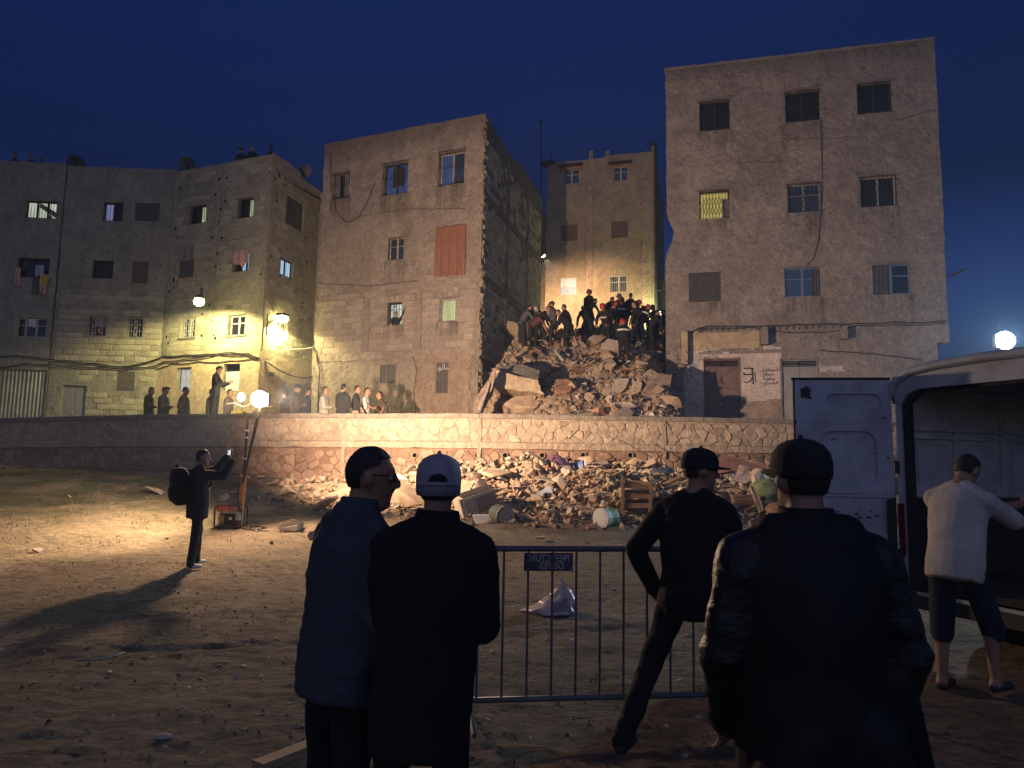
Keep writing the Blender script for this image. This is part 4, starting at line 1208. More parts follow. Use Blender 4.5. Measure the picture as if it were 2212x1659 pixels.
# corner house
BC = Blocks(hc, 'block')
fz = [TERRACE] + [CF.px(480, Z1(0, y)[1])[1] for y in (1250, 905, 590)] + [zA - .1]
pc = [0.0, CF.L * 0.475, CF.L]
for k in range(1, 4):
    for a, b in zip(pc[:-1], pc[1:]):
        BC.fill(CF, a + .15, b - .15, fz[k] + (.16 if k < 3 else .16), fz[k + 1] - (.12 if k < 3 else .1), list(cw.values()), bw=0.42, bh=0.205, proud=0.012, skip=0.03,
                keep=(lambda u, z: not (k == 3 and fz[3] + 2.0 < z < fz[3] + 2.45)))
    BC.fill(CS, .2, CS.L - .1, fz[k] + .1, fz[k + 1] - .2, list(sw.values()), bw=0.42, bh=0.205, proud=0.012, skip=0.03)
BC.done()
for k in (1, 2, 3):
    pillar(CF, .05, CF.L - .05, fz[k] - .10, fz[k] + .14, 'cb', hc, 0.014, 'floor_beam')
    pillar(CS, .05, CS.L - .05, fz[k] - .16, fz[k] + .08, 'cb', hc, 0.014, 'floor_beam')
for u in (0.13, pc[1], CF.L - .12): pillar(CF, u - .12, u + .12, fz[1], zA - .15, 'cb', hc, 0.022)
pillar(CS, .02, .22, fz[1], zA - .1, 'cb', hc, 0.022)
m = MB()                                            # flat black patches painted as the shade inside putlog holes
for k in range(36):
    u = random.choice([pc[0] + .32, pc[1] - .2, pc[1] + .22, CF.L - .3]) + random.uniform(-.22, .22); z = random.uniform(fz[1], zA - .4)
    if any(o[0] - .1 < u < o[1] + .1 and o[2] - .1 < z < o[3] + .1 for o in cw.values()): continue
    s = random.uniform(.03, .06); m.quad(CF.pt(u - s, z - s, .036), CF.pt(u + s, z - s * .8, .036), CF.pt(u + s * .7, z + s, .036), CF.pt(u - s, z + s * .9, .036))
for k in range(22):
    u = random.choice([.35, .8, 2.6]) + random.uniform(-.15, .15); z = random.uniform(fz[1], zA - .6); s = random.uniform(.03, .06)
    m.quad(CS.pt(u - s, z - s, .036), CS.pt(u + s, z - s * .8, .036), CS.pt(u + s * .7, z + s, .036), CS.pt(u - s, z + s * .9, .036))
m.build('putlog_hole_shade', M['black'], hc, kind='stuff')
window(hc, CF, cw['t1'], ['glass', 'lit_green'], 'frame_dark', (2, 1), 'bars', bars=8, depth=0.2); window(hc, CF, cw['t2'], ['glass', 'lit_green'], 'frame_dark', (2, 1), 'bars', bars=8, depth=0.2)
shutter(hc, CF, cw['m1'], 'shutter_grey', 6, depth=0.06); hang(hc, CF, (1040, 640, 1118, 725), 'cloth_grey', 0.05, 'hanging_rag', .5, 2)
m = MB(); r = cw['m1']
for a, b, c_, d_ in ((r[0] - .13, r[0] - .005, r[2] - .12, r[3] + .05), (r[1] + .005, r[1] + .12, r[2] - .12, r[3] + .1), (r[0] - .005, r[1] + .005, r[2] - .14, r[2] - .01)): fbox(m, CF, a, b, c_, d_, -.05, .03)
m.build('window_surround', M['cream'], hc)
window(hc, CF, cw['m2'], ['glass', 'lit_blue', 'lit_blue'], 'frame_dark', (3, 1), 'bars', bars=7, depth=0.2); hang(hc, CF, (1350, 658, 1436, 740), 'cloth_pink', 0.03, 'hanging_cloth', .35, 2)
window(hc, CF, cw['l1'], 'glass', 'frame_pale', (2, 1), 'scroll', bars=6, gmat='iron_pale', sill=True, depth=0.14)
window(hc, CF, cw['l2'], 'glass', 'frame_pale', (2, 2), sill=True, depth=0.18)
window(hc, CF, cw['g1'], 'lit_pale', 'frame_dark', (1, 1), 'net', gmat='iron_pale', depth=0.16)
window(hc, CF, cw['g2'], ['glass', 'lit_cold'], 'frame_dark', (1, 1), curtain=True, cmat='cloth_white', cpart=[(0.0, 1.0, 0.0, .72)], depth=0.14)
shutter(hc, CS, sw['t'], 'shutter_grey', 10, slat=True)
window(hc, CS, sw['m'], 'lit_blue', 'frame_dark', (2, 1), 'bars', bars=6, depth=.12); window(hc, CS, sw['l'], 'glass', 'frame_pale', (2, 1), 'bars', bars=6, gmat='iron_pale', depth=.1)
patch(hc, CF, [Z1(900, 1268), Z1(1500, 1240), Z1(1490, 1660), Z1(890, 1660)], 'cream', 0.034, 'ground_floor_coat', list(cw.values()), .05)
patch(hc, CS, [Z1(1496, 1235), Z1(1640, 1290), Z1(1850, 1330), Z1(1850, 1700), Z1(1490, 1700)], 'cream', 0.034, 'ground_floor_coat', list(sw.values()), .06)
m = MB(); u0, u1, z0, z1 = CS.rect(577.5, 804.5, 590, 814.5); fbox(m, CS, u0, u1, z0, z1, .035, .05); m.build('street_plate', M['door_grey'], hc)
for y in (807.2, 811.6): stroke(hc, CS, [(579, y), (581.5, y - .9), (583, y + .6), (586, y - .5), (588.6, y + .3)], .012, 'spray', .056)
# houses closing the alley, set back behind
m = thing('apartment_building', 'plain house closing the alley behind the corner house', 'building', (-7.5, 33, TERRACE))
NF = Facade((-8.95, 31.6), (-7.3, 35.6))
b = MB(); facade_mesh(b, NF, TERRACE, 12.9, [], edge=.02); b.build('alley_wall', M['cb'], m)
NF2 = Facade((-7.4, 35.6), (-3.0, 36.2)); b = MB(); facade_mesh(b, NF2, TERRACE, 11.0, []); b.build('end_wall', M['cb'], m)
r = NF.rect(681.5, 597, 685.5, 634); r = (r[0], r[0] + .9, r[2], r[3])
window(m, NF, r, 'lit_cold', 'frame_dark', (1, 1), 'bars', bars=3, depth=-.03)
b = MB(); b.box((-9.5, 36.5, 7), (1.0, 9.7, 9.4)); b.build('rear_walls', M['cb'], m)

# ================================================================ sand coloured block behind the rubble
KF = Facade((1.79, 40.64), (7.67, 39.0)); ZK = 19.23
kb = thing('apartment_building', 'narrow sand coloured block standing behind the rubble, lit by a spotlight', 'building', KF.pt(KF.L / 2, TERRACE, -4))
def Z3(x, y): return (1036.9 + x * .375, 293.8 + y * .375)
R3 = lambda x0, y0, x1, y1: KF.rect(*Z3(x0, y0), *Z3(x1, y1))
kw = dict(t1=R3(482, 188, 573, 275), t2=R3(768, 174, 853, 256), m1=R3(468, 509, 562, 604), m2=R3(757, 489, 852, 586), l1=R3(462, 816, 555, 915), l2=R3(750, 803, 848, 900))
m = MB(); facade_mesh(m, KF, TERRACE, ZK, list(kw.values()), edge=.02, top=lambda u: .12 * sstep(KF.L * .55, KF.L * .58, u) - .08); m.build('front_wall', M['back'], kb)
shell(kb, KF, TERRACE, ZK - .1, 8, 'back')
for a, b in ((615, 647), (935, 990)):
    u0, u1 = KF.px(*Z3(a, 600))[0], KF.px(*Z3(b, 600))[0]; pillar(KF, u0, u1, TERRACE, KF.px(*Z3(640, 285))[1], 'coat', kb, .05)
u0 = KF.px(*Z3(1000, 600))[0]
m = MB(); m.cyl(KF.pt(KF.L + .08, TERRACE, .05), KF.pt(KF.L + .08, ZK + .6, .05), .09, n=8); m.build('drain_pipe', M['frame_dark'], kb)
m = MB()
for k in range(5): z = 9 + k * 2.3; m.cyl(KF.pt(KF.L, z, 0), KF.pt(KF.L + .35, z, .1), .04)
m.build('pipe_brackets', M['frame_dark'], kb)
window(kb, KF, kw['t1'], 'glass_blue', 'frame_pale', (2, 2), depth=.1); o_ = window(kb, KF, kw['t2'], 'glass_blue', 'frame_pale', (2, 2), depth=.1, label='arched top floor window')
r = kw['t2']; m = MB(); n = 10; c = (r[0] + r[1]) / 2; hw = (r[1] - r[0]) / 2
for sgn in (-1, 1):                                 # spandrels that make the head round
    pts = [(c + sgn * hw, r[3])] + [(c + sgn * hw * math.cos(t), r[3] - hw * .75 + hw * .75 * math.sin(t)) for t in [math.pi / 2 * (1 - k / n) for k in range(n + 1)]]
    m.prism([KF.pt(u, z, -.01) for u, z in pts], tuple(KF.pt(0, 0, -.12) - KF.pt(0, 0, 0)))
m.build('arch_head', M['back'], kb)
for key in ('t1', 't2'):
    r = kw[key]; m = MB(); fbox(m, KF, r[0] - .25, r[1] + .2, r[3] + .12, r[3] + .2, -.05, .25); m.build('canopy', M['frame_dark'], kb)
    m = MB(); fbox(m, KF, r[0] - .06, r[1] + .06, r[3] + .015, r[3] + .11, -.05, .05); m.build('lintel', M['brick'], kb)
shutter(kb, KF, kw['m1'], 'shutter_brown', 9, slat=True); shutter(kb, KF, kw['m2'], 'shutter_brown', 6)
window(kb, KF, kw['l1'], 'lit_pale', 'frame_pale', (1, 1), 'bars', bars=8, gmat='iron_pale', curtain=True, cmat='cloth_lilac', cpart=(0, 1, .45, 1), depth=.1, label='window with a white curtain behind pale bars')
window(kb, KF, kw['l2'], 'glass', 'frame_pale', (2, 2), 'bars', bars=8, gmat='iron_pale', depth=.08)
m = MB()
for x, y0, y1 in ((404, 150, 80), (408, 150, 85), (637, 128, 70), (652, 128, 72), (975, 95, 22), (985, 95, 25)):
    a, b = KF.px(*Z3(x, y0)), KF.px(*Z3(x, y1)); m.cyl(KF.pt(a[0], a[1] - .2, -.15), KF.pt(b[0], b[1], -.15), .022, n=5)
m.build('rebar_stubs', M['iron'], kb)
for x, y in ((735, 118), (640, 118), (1000, 90)):
    u, z = KF.px(*Z3(x, y)); m = MB(); fbox(m, KF, u - .12, u + .12, z - .2, z + .35, -.3, 0); m.build('column_stub', M['conc'], kb)
m = MB(); fbox(m, KF, -.35, .5, ZK - .15, ZK - .02, -.4, .25); m.build('roof_ledge', M['frame_dark'], kb)
# dark houses glimpsed left and right of it
for nm, lab, x0, x1, Y, ztop in (('house', 'dark low house glimpsed left of the sand coloured block', 1.2, 2.1, 43, 17.0), ('house', 'dark house glimpsed in the gap right of the sand coloured block', 7.9, 10.5, 44, 13.2)):
    t = thing(nm, lab, 'building', ((x0 + x1) / 2, Y, TERRACE))
    f = Facade((x0, Y), (x1, Y)); m = MB(); facade_mesh(m, f, TERRACE, ztop, []); m.build('front_wall', M['back'], t); shell(t, f, TERRACE, ztop, 6, 'back')

# ================================================================ roof dishes
def dish(px, Y, r, yaw, label, tilt=0.5, arm=True):
    p = at(*px, Y)
    t = thing('satellite_dish', label, 'satellite dish', p - Vector((0, 0, r + .35)), 'satellite dishes on the roofs')
    m = MB(); n, k = 16, 5
    Rm = rotm(tilt, 0, yaw)
    vs = [Vector((0, -0.0, 0))]
    for j in range(1, k + 1):
        q = r * j / k
        vs += [Vector((q * math.cos(a), -(q * q) / (r * 3.2), q * math.sin(a))) for a in [2 * math.pi * i / n for i in range(n)]]
    fs = [(0, 1 + i, 1 + (i + 1) % n) for i in range(n)] + [(1 + (j * n) + i, 1 + (j + 1) * n + i, 1 + (j + 1) * n + (i + 1) % n, 1 + j * n + (i + 1) % n) for j in range(k - 1) for i in range(n)]
    vs = [p + Rm @ v for v in vs]
    m.add(vs, fs); m.add([v + Rm @ Vector((0, .02, 0)) for v in vs], [f_[::-1] for f_ in fs]); m.build('reflector', M['dish'], t, smooth=True)
    m = MB(); m.cyl(p - Vector((0, 0, r + .35)), p + Rm @ Vector((0, .05, 0)), .03); m.build('mount', M['iron'], t)
    if arm:
        e = p + Rm @ Vector((0, -r * .75, r * .55)); m = MB(); m.cyl(p + Rm @ Vector((0, 0, -r * .8)), e, .015); m.build('arm', M['iron'], t)
        m = MB(); m.box(e, (.09, .16, .09), Rm); m.build('receiver_head', M['iron'], t)
dish((165, 352), 30.6, .36, .25, 'grey satellite dish on the roof edge of the far left house')
dish((406, 356), 30.2, .36, .1, 'grey satellite dish on the seam between the grey house and the block corner house')
dish((657, 368), 31.0, .30, .9, 'small satellite dish on the alley side roof of the corner house', arm=False)

# ================================================================ cables slung along the fronts
def cable(name, label, pts, r=.018, matkey='cable', group=None):
    m = MB(); out = []
    for a, b in zip(pts[:-1], pts[1:]):
        n = 6
        for i in range(n): out.append(a.lerp(b, i / n) - Vector((0, 0, .10 * (b - a).length / 3 * 4 * (i / n) * (1 - i / n))))
    out.append(pts[-1]); m.tube(out, r, 5)
    m.build(name, M[matkey], None, label=label, category='cable', group=group)
def cpts(f, pxs, d=.10): return [f.pt(*f.px(*Z1(*p)), d) for p in pxs]
top_ = cpts(AF, ((-30, 1272), (100, 1266), (200, 1275), (310, 1290))) + cpts(BF, ((400, 1298), (560, 1312), (700, 1330), (800, 1318), (880, 1296))) + cpts(CF, ((950, 1270), (1080, 1262), (1200, 1258), (1330, 1246), (1440, 1254), (1492, 1278)))
cable('overhead_cable', 'thick black cable slung along the left house fronts', top_ + cpts(CS, ((1540, 1310), (1620, 1360), (1720, 1392), (1785, 1386))), .030)
cable('overhead_cable', 'lower black cable drooping across the left house fronts', cpts(AF, ((-30, 1338), (150, 1312), (300, 1318))) + cpts(BF, ((420, 1326), (600, 1335), (800, 1336), (880, 1330))) + cpts(CF, ((960, 1300), (1080, 1285), (1200, 1272), (1260, 1256), (1420, 1262), (1490, 1285))), .026)
cable('overhead_cable', 'third thin cable under the others on the corner house', cpts(CF, ((900, 1345), (1000, 1312), (1150, 1300), (1330, 1296), (1450, 1285), (1492, 1290)), .07), .018)
m = MB()
pc_ = [CF.pt(*CF.px(*Z1(1500, 1228)), .1)] + [at(*Z1(*p), 29.2) for p in ((1600, 1232), (1700, 1226))] + [MBF.pt(*MBF.px(*Z1(1808, 1217)), .06)]
cable('overhead_cable', 'pale cable crossing the alley between the houses', pc_, .014, 'cable_pale')
cable('overhead_cable', 'cable running down the left edge of the brown building', [MBF.pt(*MBF.px(*Z1(*p)), .06) for p in ((1808, 1217), (1825, 1250), (1835, 1300), (1848, 1350), (1842, 1430), (1836, 1600))], .022)
D5 = lambda x, y: (1451.6 + x * .1484, 674 + y * .1484)
rbp = [D5(*p) for p in ((150, 690), (130, 520), (130, 400), (160, 345), (300, 290), (400, 240), (520, 215), (900, 212), (1400, 205), (1800, 190), (2200, 180))] + [(1850, 700), (1930, 697), (2040, 695)]
cable('overhead_cable', 'black cable along the front of the pink building above the doors', [RB.pt(*RB.px(*p), .12) for p in rbp], .022)
rbp2 = [D5(*p) for p in ((400, 245), (600, 250), (900, 240), (1170, 228), (1400, 268), (1550, 290), (2000, 300))] + [(1790, 718), (1850, 704), (1930, 702), (2040, 699)]
cable('overhead_cable', 'second cable sagging under the first on the pink building', [RB.pt(*RB.px(*p), .09) for p in rbp2], .016)
for k in range(26):
    p = rbp[5 + int(k / 26 * 6)]; q = rbp[6 + int(k / 26 * 6)]; t = (k / 26 * 6) % 1; x, y = p[0] + (q[0] - p[0]) * t, p[1] + (q[1] - p[1]) * t
    a = RB.px(x, y); m = MB(); m.cyl(RB.pt(a[0], a[1], .12), RB.pt(a[0] - .03, a[1] - .16, .01), .012, n=4); m.build('cable_clip', M['iron'], rb)
cable('overhead_cable', 'thin cable hanging down the middle of the pink building', [RB.pt(*RB.px(*p), .04) for p in ((1773, 262), (1776, 400), (1772, 470), (1768, 520), (1756, 560), (1738, 577))], .012)

# ================================================================ street lamps on the house fronts
M['lamp_yellow'] = emit('sodium_lamp_glow', (1.0, 0.86, 0.30), 60)
M['lamp_warm'] = emit('warm_lamp_glow', (1.0, 0.72, 0.38), 90)
M['lamp_white'] = emit('cold_lamp_glow', (0.72, 0.95, 1.0), 120)
M['lamp_body'] = mat('lamp_housing', (0.10, 0.10, 0.10), 0.6, 0.2, 5)
def spot(name, loc, aim, energy, col, angle, blend, radius, parent=None):
    L = bpy.data.lights.new(name, 'SPOT'); L.energy = energy; L.color = col; L.spot_size = rad(angle); L.spot_blend = blend; L.shadow_soft_size = radius
    o = bpy.data.objects.new(name, L); C.objects.link(o)
    o.rotation_euler = (Vector(aim) - Vector(loc)).to_track_quat('-Z', 'Y').to_euler()
    W[o.name] = Vector(loc)
    if parent is not None: o.parent = parent; o.location = Vector(loc) - W[parent.name]
    else: o.location = loc
    return o
def point(name, loc, energy, col, radius, parent=None):
    L = bpy.data.lights.new(name, 'POINT'); L.energy = energy; L.color = col; L.shadow_soft_size = radius
    o = bpy.data.objects.new(name, L); C.objects.link(o)
    W[o.name] = Vector(loc)
    if parent is not None: o.parent = parent; o.location = Vector(loc) - W[parent.name]
    else: o.location = loc
    return o
def street_lamp(label, f, foot_px, head, energy, aim):
    u, z = f.px(*foot_px); w = f.pt(u, z, .03)
    t = thing('street_lamp', label, 'street lamp', w, 'wall lamps on the left houses')
    m = MB(); fbox(m, f, u - .06, u + .06, z - .45, z + .35, .012, .05); m.build('wall_plate', M['lamp_body'], t)
    m = MB(); m.cyl(w, head + Vector((0, 0, .08)), .03, .025); m.build('arm', M['lamp_body'], t)
    d = (head - w); d.z = 0; d.normalize()
    m = MB(); m.ball(head + Vector((0, 0, .08)), (.30, .17, .10), 12, 6, Matrix.Rotation(math.atan2(d.y, d.x), 3, 'Z')); m.build('hood', M['lamp_body'], t, smooth=True)
    m = MB(); m.ball(head + Vector((0, 0, -.06)), (.25, .19, .17), 12, 7, Matrix.Rotation(math.atan2(d.y, d.x), 3, 'Z')); m.build('lamp_glass', M['lamp_yellow'], t, smooth=True)
    spot('street_light', head + Vector((0, 0, -.22)), aim, energy, (1.0, 0.86, 0.36), 156, 0.30, .10, t)
h1 = CF.pt(*CF.px(430, 648), 1.5)
h1 = at(430, 648, CF.pt(*CF.px(430, 648), 2.7).y)
street_lamp('glowing yellow street lamp high on the front of the corner house', CF, (436, 640), h1, 2700, h1 + Vector((.0, .35, -1)))
h2 = at(610, 685, CS.pt(*CS.px(610, 685), 1.9).y)
street_lamp('glowing yellow street lamp on an arm in the alley', CS, (578, 698), h2, 1400, h2 + Vector((.0, .1, -1)))
# ================================================================ floodlight mast and its generator
base = on_ground(516, 1139)
MY = base.y
lamp = at(560, 862, MY - 0.1)
fm = thing('floodlight_mast', 'glowing floodlight on a leaning mast with an orange base beside the generator', 'floodlight', base)
M['orange_paint'] = mat('worn_orange_paint', (0.42, 0.16, 0.045), 0.6, 0.3, 8, bump=.2)
knee = at(527, 1030, MY)
mid = at(535, 905, MY)
m = MB(); m.cyl(base - Vector((0, 0, .05)), knee, .055, .05, 10); m.build('base_tube', M['orange_paint'], fm)
m = MB(); m.cyl(knee - Vector((0, 0, .02)), mid, .028, .022, 8); m.build('pole', M['cable'], fm)
m = MB(); m.cyl(mid, lamp + Vector((0, .12, -.10)), .02, .02, 8); m.build('top_pole', M['cable'], fm)
strut0, strut1 = at(524, 1045, MY - .08), at(556, 905, MY - .05)
m = MB(); m.cyl(strut0, strut1, .022, .030, 8); m.cyl(strut1, lamp + Vector((0, .1, -.12)), .03, .03); m.build('strut', M['cable'], fm)
for k, (u, v) in enumerate(((525, 1030), (529, 990), (533, 945), (534, 930))):
    m = MB(); m.cyl(at(u - 4, v, MY - .02), at(u + 4, v + 1, MY - .02), .014); m.build('clamp', M['iron_pale'], fm)
m = MB(); m.cyl(at(519, 1028, MY - .06), at(540, 1031, MY - .06), .02); m.build('collar', M['orange_paint'], fm)
m = MB(); m.tube([at(*p, MY - .07) for p in ((521, 1032), (514, 1050), (513, 1080), (518, 1105), (512, 1125))], .012, 5); m.build('lead', M['cable'], fm)
m = MB(); m.tube([on_ground(u, v) + Vector((0, 0, .012)) for u, v in ((512, 1140), (530, 1144), (552, 1146), (575, 1142), (560, 1138), (540, 1140), (548, 1147), (580, 1149))], .012, 5); m.build('ground_lead', M['cable'], fm)
m = MB(); m.box(lamp + Vector((0, .13, .0)), (.30, .14, .24)); m.cyl(lamp + Vector((-.2, .12, -.13)), lamp + Vector((.2, .12, -.13)), .015); m.build('lamp_housing', M['lamp_body'], fm)
m = MB(); m.ball(lamp, (.155, .07, .155), 20, 12); m.build('lamp_glass', M['lamp_warm'], fm, smooth=True)  # glass oversized to stand in for the lamp's bloom
WARM = (1.0, 0.69, 0.45)
spot('flood_spill', lamp + Vector((0, -.22, .06)), (1.5, 4.5, -1.0), 900, WARM, 164, .35, .12, fm)
spot('flood_beam', lamp + Vector((.22, .32, .06)), (1.8, 24.5, 5.2), 8000, WARM, 128, 1.0, .10, fm)
spot('flood_side', lamp + Vector((-.24, -.26, .0)), (-9.5, 13.4, 0.2), 2600, (1.0, 0.72, 0.44), 112, 0.95, .10, fm)

# second lamp with its gear behind the coping
l2 = at(521, 858, 22.0)
t = thing('work_lamp', 'small glowing work lamp among equipment behind the wall', 'work lamp', Vector((l2.x, l2.y, TERRACE)))
m = MB(); m.cyl(Vector((l2.x, l2.y + .1, TERRACE)), l2 + Vector((0, .1, 0)), .025); m.build('stand', M['lamp_body'], t)
m = MB(); m.cyl(l2 + Vector((0, .03, 0)), l2 + Vector((0, .15, 0)), .13, .08, 14); m.build('lamp_shell', M['lamp_body'], t)
m = MB(); m.ball(l2, (.11, .05, .13), 14, 8); m.build('lamp_glass', emit('pale_work_lamp_glow', (1.0, .93, .62), 30), t, smooth=True)
m = MB(); m.box(Vector((l2.x - .05, l2.y, wall_top(l2.x) + .08)), (.34, .3, .16)); m.box(Vector((l2.x + .42, l2.y, wall_top(l2.x) + .06)), (.3, .3, .12)); m.box(Vector((l2.x + .42, l2.y, (wall_top(l2.x) + TERRACE) / 2)), (.2, .2, wall_top(l2.x) - TERRACE)); m.box(Vector((l2.x - .05, l2.y, (wall_top(l2.x) + TERRACE) / 2)), (.2, .2, wall_top(l2.x) - TERRACE)); m.build('equipment_case', M['cloth_yellow'], t)
m = MB(); m.tube([l2 + Vector(v) for v in ((-.45, 0, -.22), (-.2, 0, -.18), (.1, 0, -.3), (.35, 0, -.16), (.5, 0, -.02))], .015, 5); m.build('handlebar', M['iron_pale'], t)
point('work_light', l2 + Vector((.0, -.25, .12)), 60, (1.0, .85, .5), .1, t)

# spotlight clamped to the rear corner of the brown building
sp = at(1170, 548, 34.9)
t = thing('spotlight', 'spotlight on the rear corner of the brown building shining onto the sand coloured block', 'spotlight', sp)
m = MB(); m.box(sp + Vector((-.18, 0, .08)), (.3, .06, .06)); m.build('bracket', M['iron'], t)
m = MB(); m.cyl(sp + Vector((-.06, -.04, .06)), sp + Vector((.06, .05, -.06)), .10, .15, 10); m.build('housing', M['lamp_body'], t)
m = MB(); m.ball(sp + Vector((.07, .05, -.08)), (.10, .10, .10), 10, 7); m.build('lamp_glass', emit('spot_glow', (1.0, .85, .6), 25), t)
spot('spot_beam', sp + Vector((.22, .25, -.2)), (3.8, 40.0, 8.0), 5600, (1.0, .66, .36), 116, 1.0, .06, t)
# small greenish lamp low in the gap on the right
gl = at(1423, 676, 37.6)
t = thing('work_lamp', 'small greenish lamp low in the gap beside the pink building', 'work lamp', gl - Vector((0, 0, .9)))
m = MB(); m.cyl(gl - Vector((0, 0, .9)), gl, .03); m.build('stand', M['lamp_body'], t)
m = MB(); m.box(gl + Vector((0, .06, 0)), (.26, .08, .2)); m.build('housing', M['lamp_body'], t)
m = MB(); m.box(gl + Vector((0, 0, 0)), (.22, .03, .16)); m.build('lamp_glass', emit('green_lamp_glow', (.85, 1.0, .45), 20), t)
point('green_light', gl + Vector((-.05, .35, .12)), 260, (.85, 1.0, .45), .1, t)

# tall cold floodlight on the right, beyond the van
cl = at(2172, 735, 22.0)
t = thing('floodlight_mast', 'cold white floodlight on a mast beyond the van roof', 'floodlight', Vector((cl.x, cl.y, ground_h(cl.x, cl.y))))
m = MB(); m.cyl(Vector((cl.x, cl.y + .2, ground_h(cl.x, cl.y))), cl + Vector((0, .2, 0)), .06); m.build('pole', M['lamp_body'], t)
m = MB(); m.box(cl + Vector((0, .14, 0)), (.50, .18, .42)); m.build('housing', M['lamp_body'], t)
m = MB(); m.ball(cl, (.30, .06, .27), 18, 10); m.build('lamp_glass', M['lamp_white'], t, smooth=True)
spot('cold_beam', cl + Vector((-.1, -.3, 0)), (3.0, 4.0, 0.5), 4200, (.62, .84, 1.0), 120, .6, .2, t)

# generator
g0 = on_ground(498, 1140)
ge = thing('generator', 'portable generator in a black tube frame at the foot of the floodlight mast', 'generator', g0)
gx, gy, gz = g0
m = MB()
for dy in (-.16, .16):
    m.tube([(gx - .24, gy + dy, gz + .03), (gx - .25, gy + dy, gz + .34), (gx - .21, gy + dy, gz + .42), (gx + .19, gy + dy, gz + .42), (gx + .24, gy + dy, gz + .34), (gx + .24, gy + dy, gz + .03), (gx - .24, gy + dy, gz + .03)], .017, 7)
for dx in (-.2, .2): m.cyl((gx + dx, gy - .16, gz + .42), (gx + dx, gy + .16, gz + .42), .014); m.cyl((gx + dx, gy - .16, gz + .03), (gx + dx, gy + .16, gz + .03), .014)
m.build('frame', M['iron'], ge)
m = MB(); m.box((gx - .10, gy, gz + .355), (.25, .26, .11)); m.cyl((gx - .1, gy, gz + .40), (gx - .1, gy, gz + .43), .03); m.build('fuel_tank', mat('red_fuel_tank', (.32, .07, .05), .5, .2, 5), ge)
m = MB(); m.box((gx + .02, gy - .02, gz + .16), (.2, .22, .2)); m.cyl((gx + .02, gy - .15, gz + .18), (gx + .02, gy - .02, gz + .18), .085, n=14); m.build('engine', M['iron'], ge)
m = MB(); m.cyl((gx - .2, gy, gz + .17), (gx - .08, gy, gz + .17), .10, n=12); m.build('alternator', mat('yellow_alternator', (.42, .30, .06), .5, .2, 5), ge)
m = MB(); m.box((gx + .17, gy - .06, gz + .22), (.08, .16, .14)); m.build('control_box', M['iron_pale'], ge)
m = MB(); m.box((gx + .05, gy - .17, gz + .18), (.05, .012, .05)); m.build('plate', M['cloth_white'], ge)
for dx in (-.18, .18): m = MB(); m.box((gx + dx, gy, gz + .015), (.05, .3, .04)); m.build('foot', M['iron'], ge)

# ================================================================ rubble
M['lump'] = mat('masonry_lump', (0.37, 0.275, 0.195), .95, .3, 4, bump=.8, bscale=14, rand=.3, island=.3, spec=.2)
M['lump_red'] = mat('brick_lump', (0.38, 0.215, 0.14), .95, .3, 4, bump=.7, bscale=14, rand=.3, island=.3, spec=.2)
M['lump_grey'] = mat('concrete_lump', (0.31, 0.25, 0.20), .95, .3, 4, bump=.8, bscale=14, rand=.3, island=.3, spec=.2)
M['lump_pale'] = mat('plaster_lump', (0.46, 0.38, 0.31), .9, .2, 4, bump=.4, bscale=14, rand=.2, island=.2, spec=.2)
M['dustfill'] = mat('rubble_dust', (0.35, 0.265, 0.185), .97, .35, 2.2, bump=1.0, bscale=10, spec=.15)
M['wood'] = mat('broken_timber', (0.30, 0.19, 0.105), .8, .3, 3, bump=.4, bscale=12, rand=.3, island=.3, stretch=(1, 1, 6))
LUMPS = ['lump', 'lump', 'lump', 'lump', 'lump_grey', 'lump_grey', 'lump', 'lump_red', 'lump_pale', 'lump']

def hull_mesh(name, pts):
    bm = bmesh.new()
    for p in pts: bm.verts.new(p)
    r = bmesh.ops.convex_hull(bm, input=bm.verts)
    bmesh.ops.delete(bm, geom=[g for g in r['geom_interior'] if isinstance(g, bmesh.types.BMVert)], context='VERTS')
    me = bpy.data.meshes.new(name); bm.to_mesh(me); bm.free(); return me
lump_var = []
for k in range(14):
    n = random.randint(9, 14); flat = random.choice([1, 1, .8, .35, .3])
    pts = []
    for i in range(n):
        v = Vector(RNG.normal(0, 1, 3)); v.normalize(); v = Vector((max(-.7, min(.7, v.x)), max(-.7, min(.7, v.y)), max(-.7, min(.7, v.z)) * flat)) * random.uniform(.85, 1.15) * .7
        pts.append(v)
    lump_var.append(hull_mesh('masonry_lump', pts))
for dims in ((1.1, .16, .06), (1.3, .10, .10), (.9, .6, .10), (1.0, .8, .14), (.8, .5, .09)):   # splintered boards and flat slabs
    lump_var.append(hull_mesh('masonry_lump', [Vector((sx_ * dims[0] / 2 * random.uniform(.8, 1.1), sy_ * dims[1] / 2 * random.uniform(.7, 1.1), sz_ * dims[2] / 2)) for sx_ in (-1, -.3, .4, 1) for sy_ in (-1, 1) for sz_ in (-1, 1)]))
lump_arr = [(np.array([v.co[:] for v in me.vertices]), [tuple(p.vertices) for p in me.polygons]) for me in lump_var]
lump_mesh = {}
for k, me in enumerate(lump_var):
    for mk in set(LUMPS):
        c = me.copy(); c.materials.append(M[mk]); lump_mesh[(k, mk)] = c

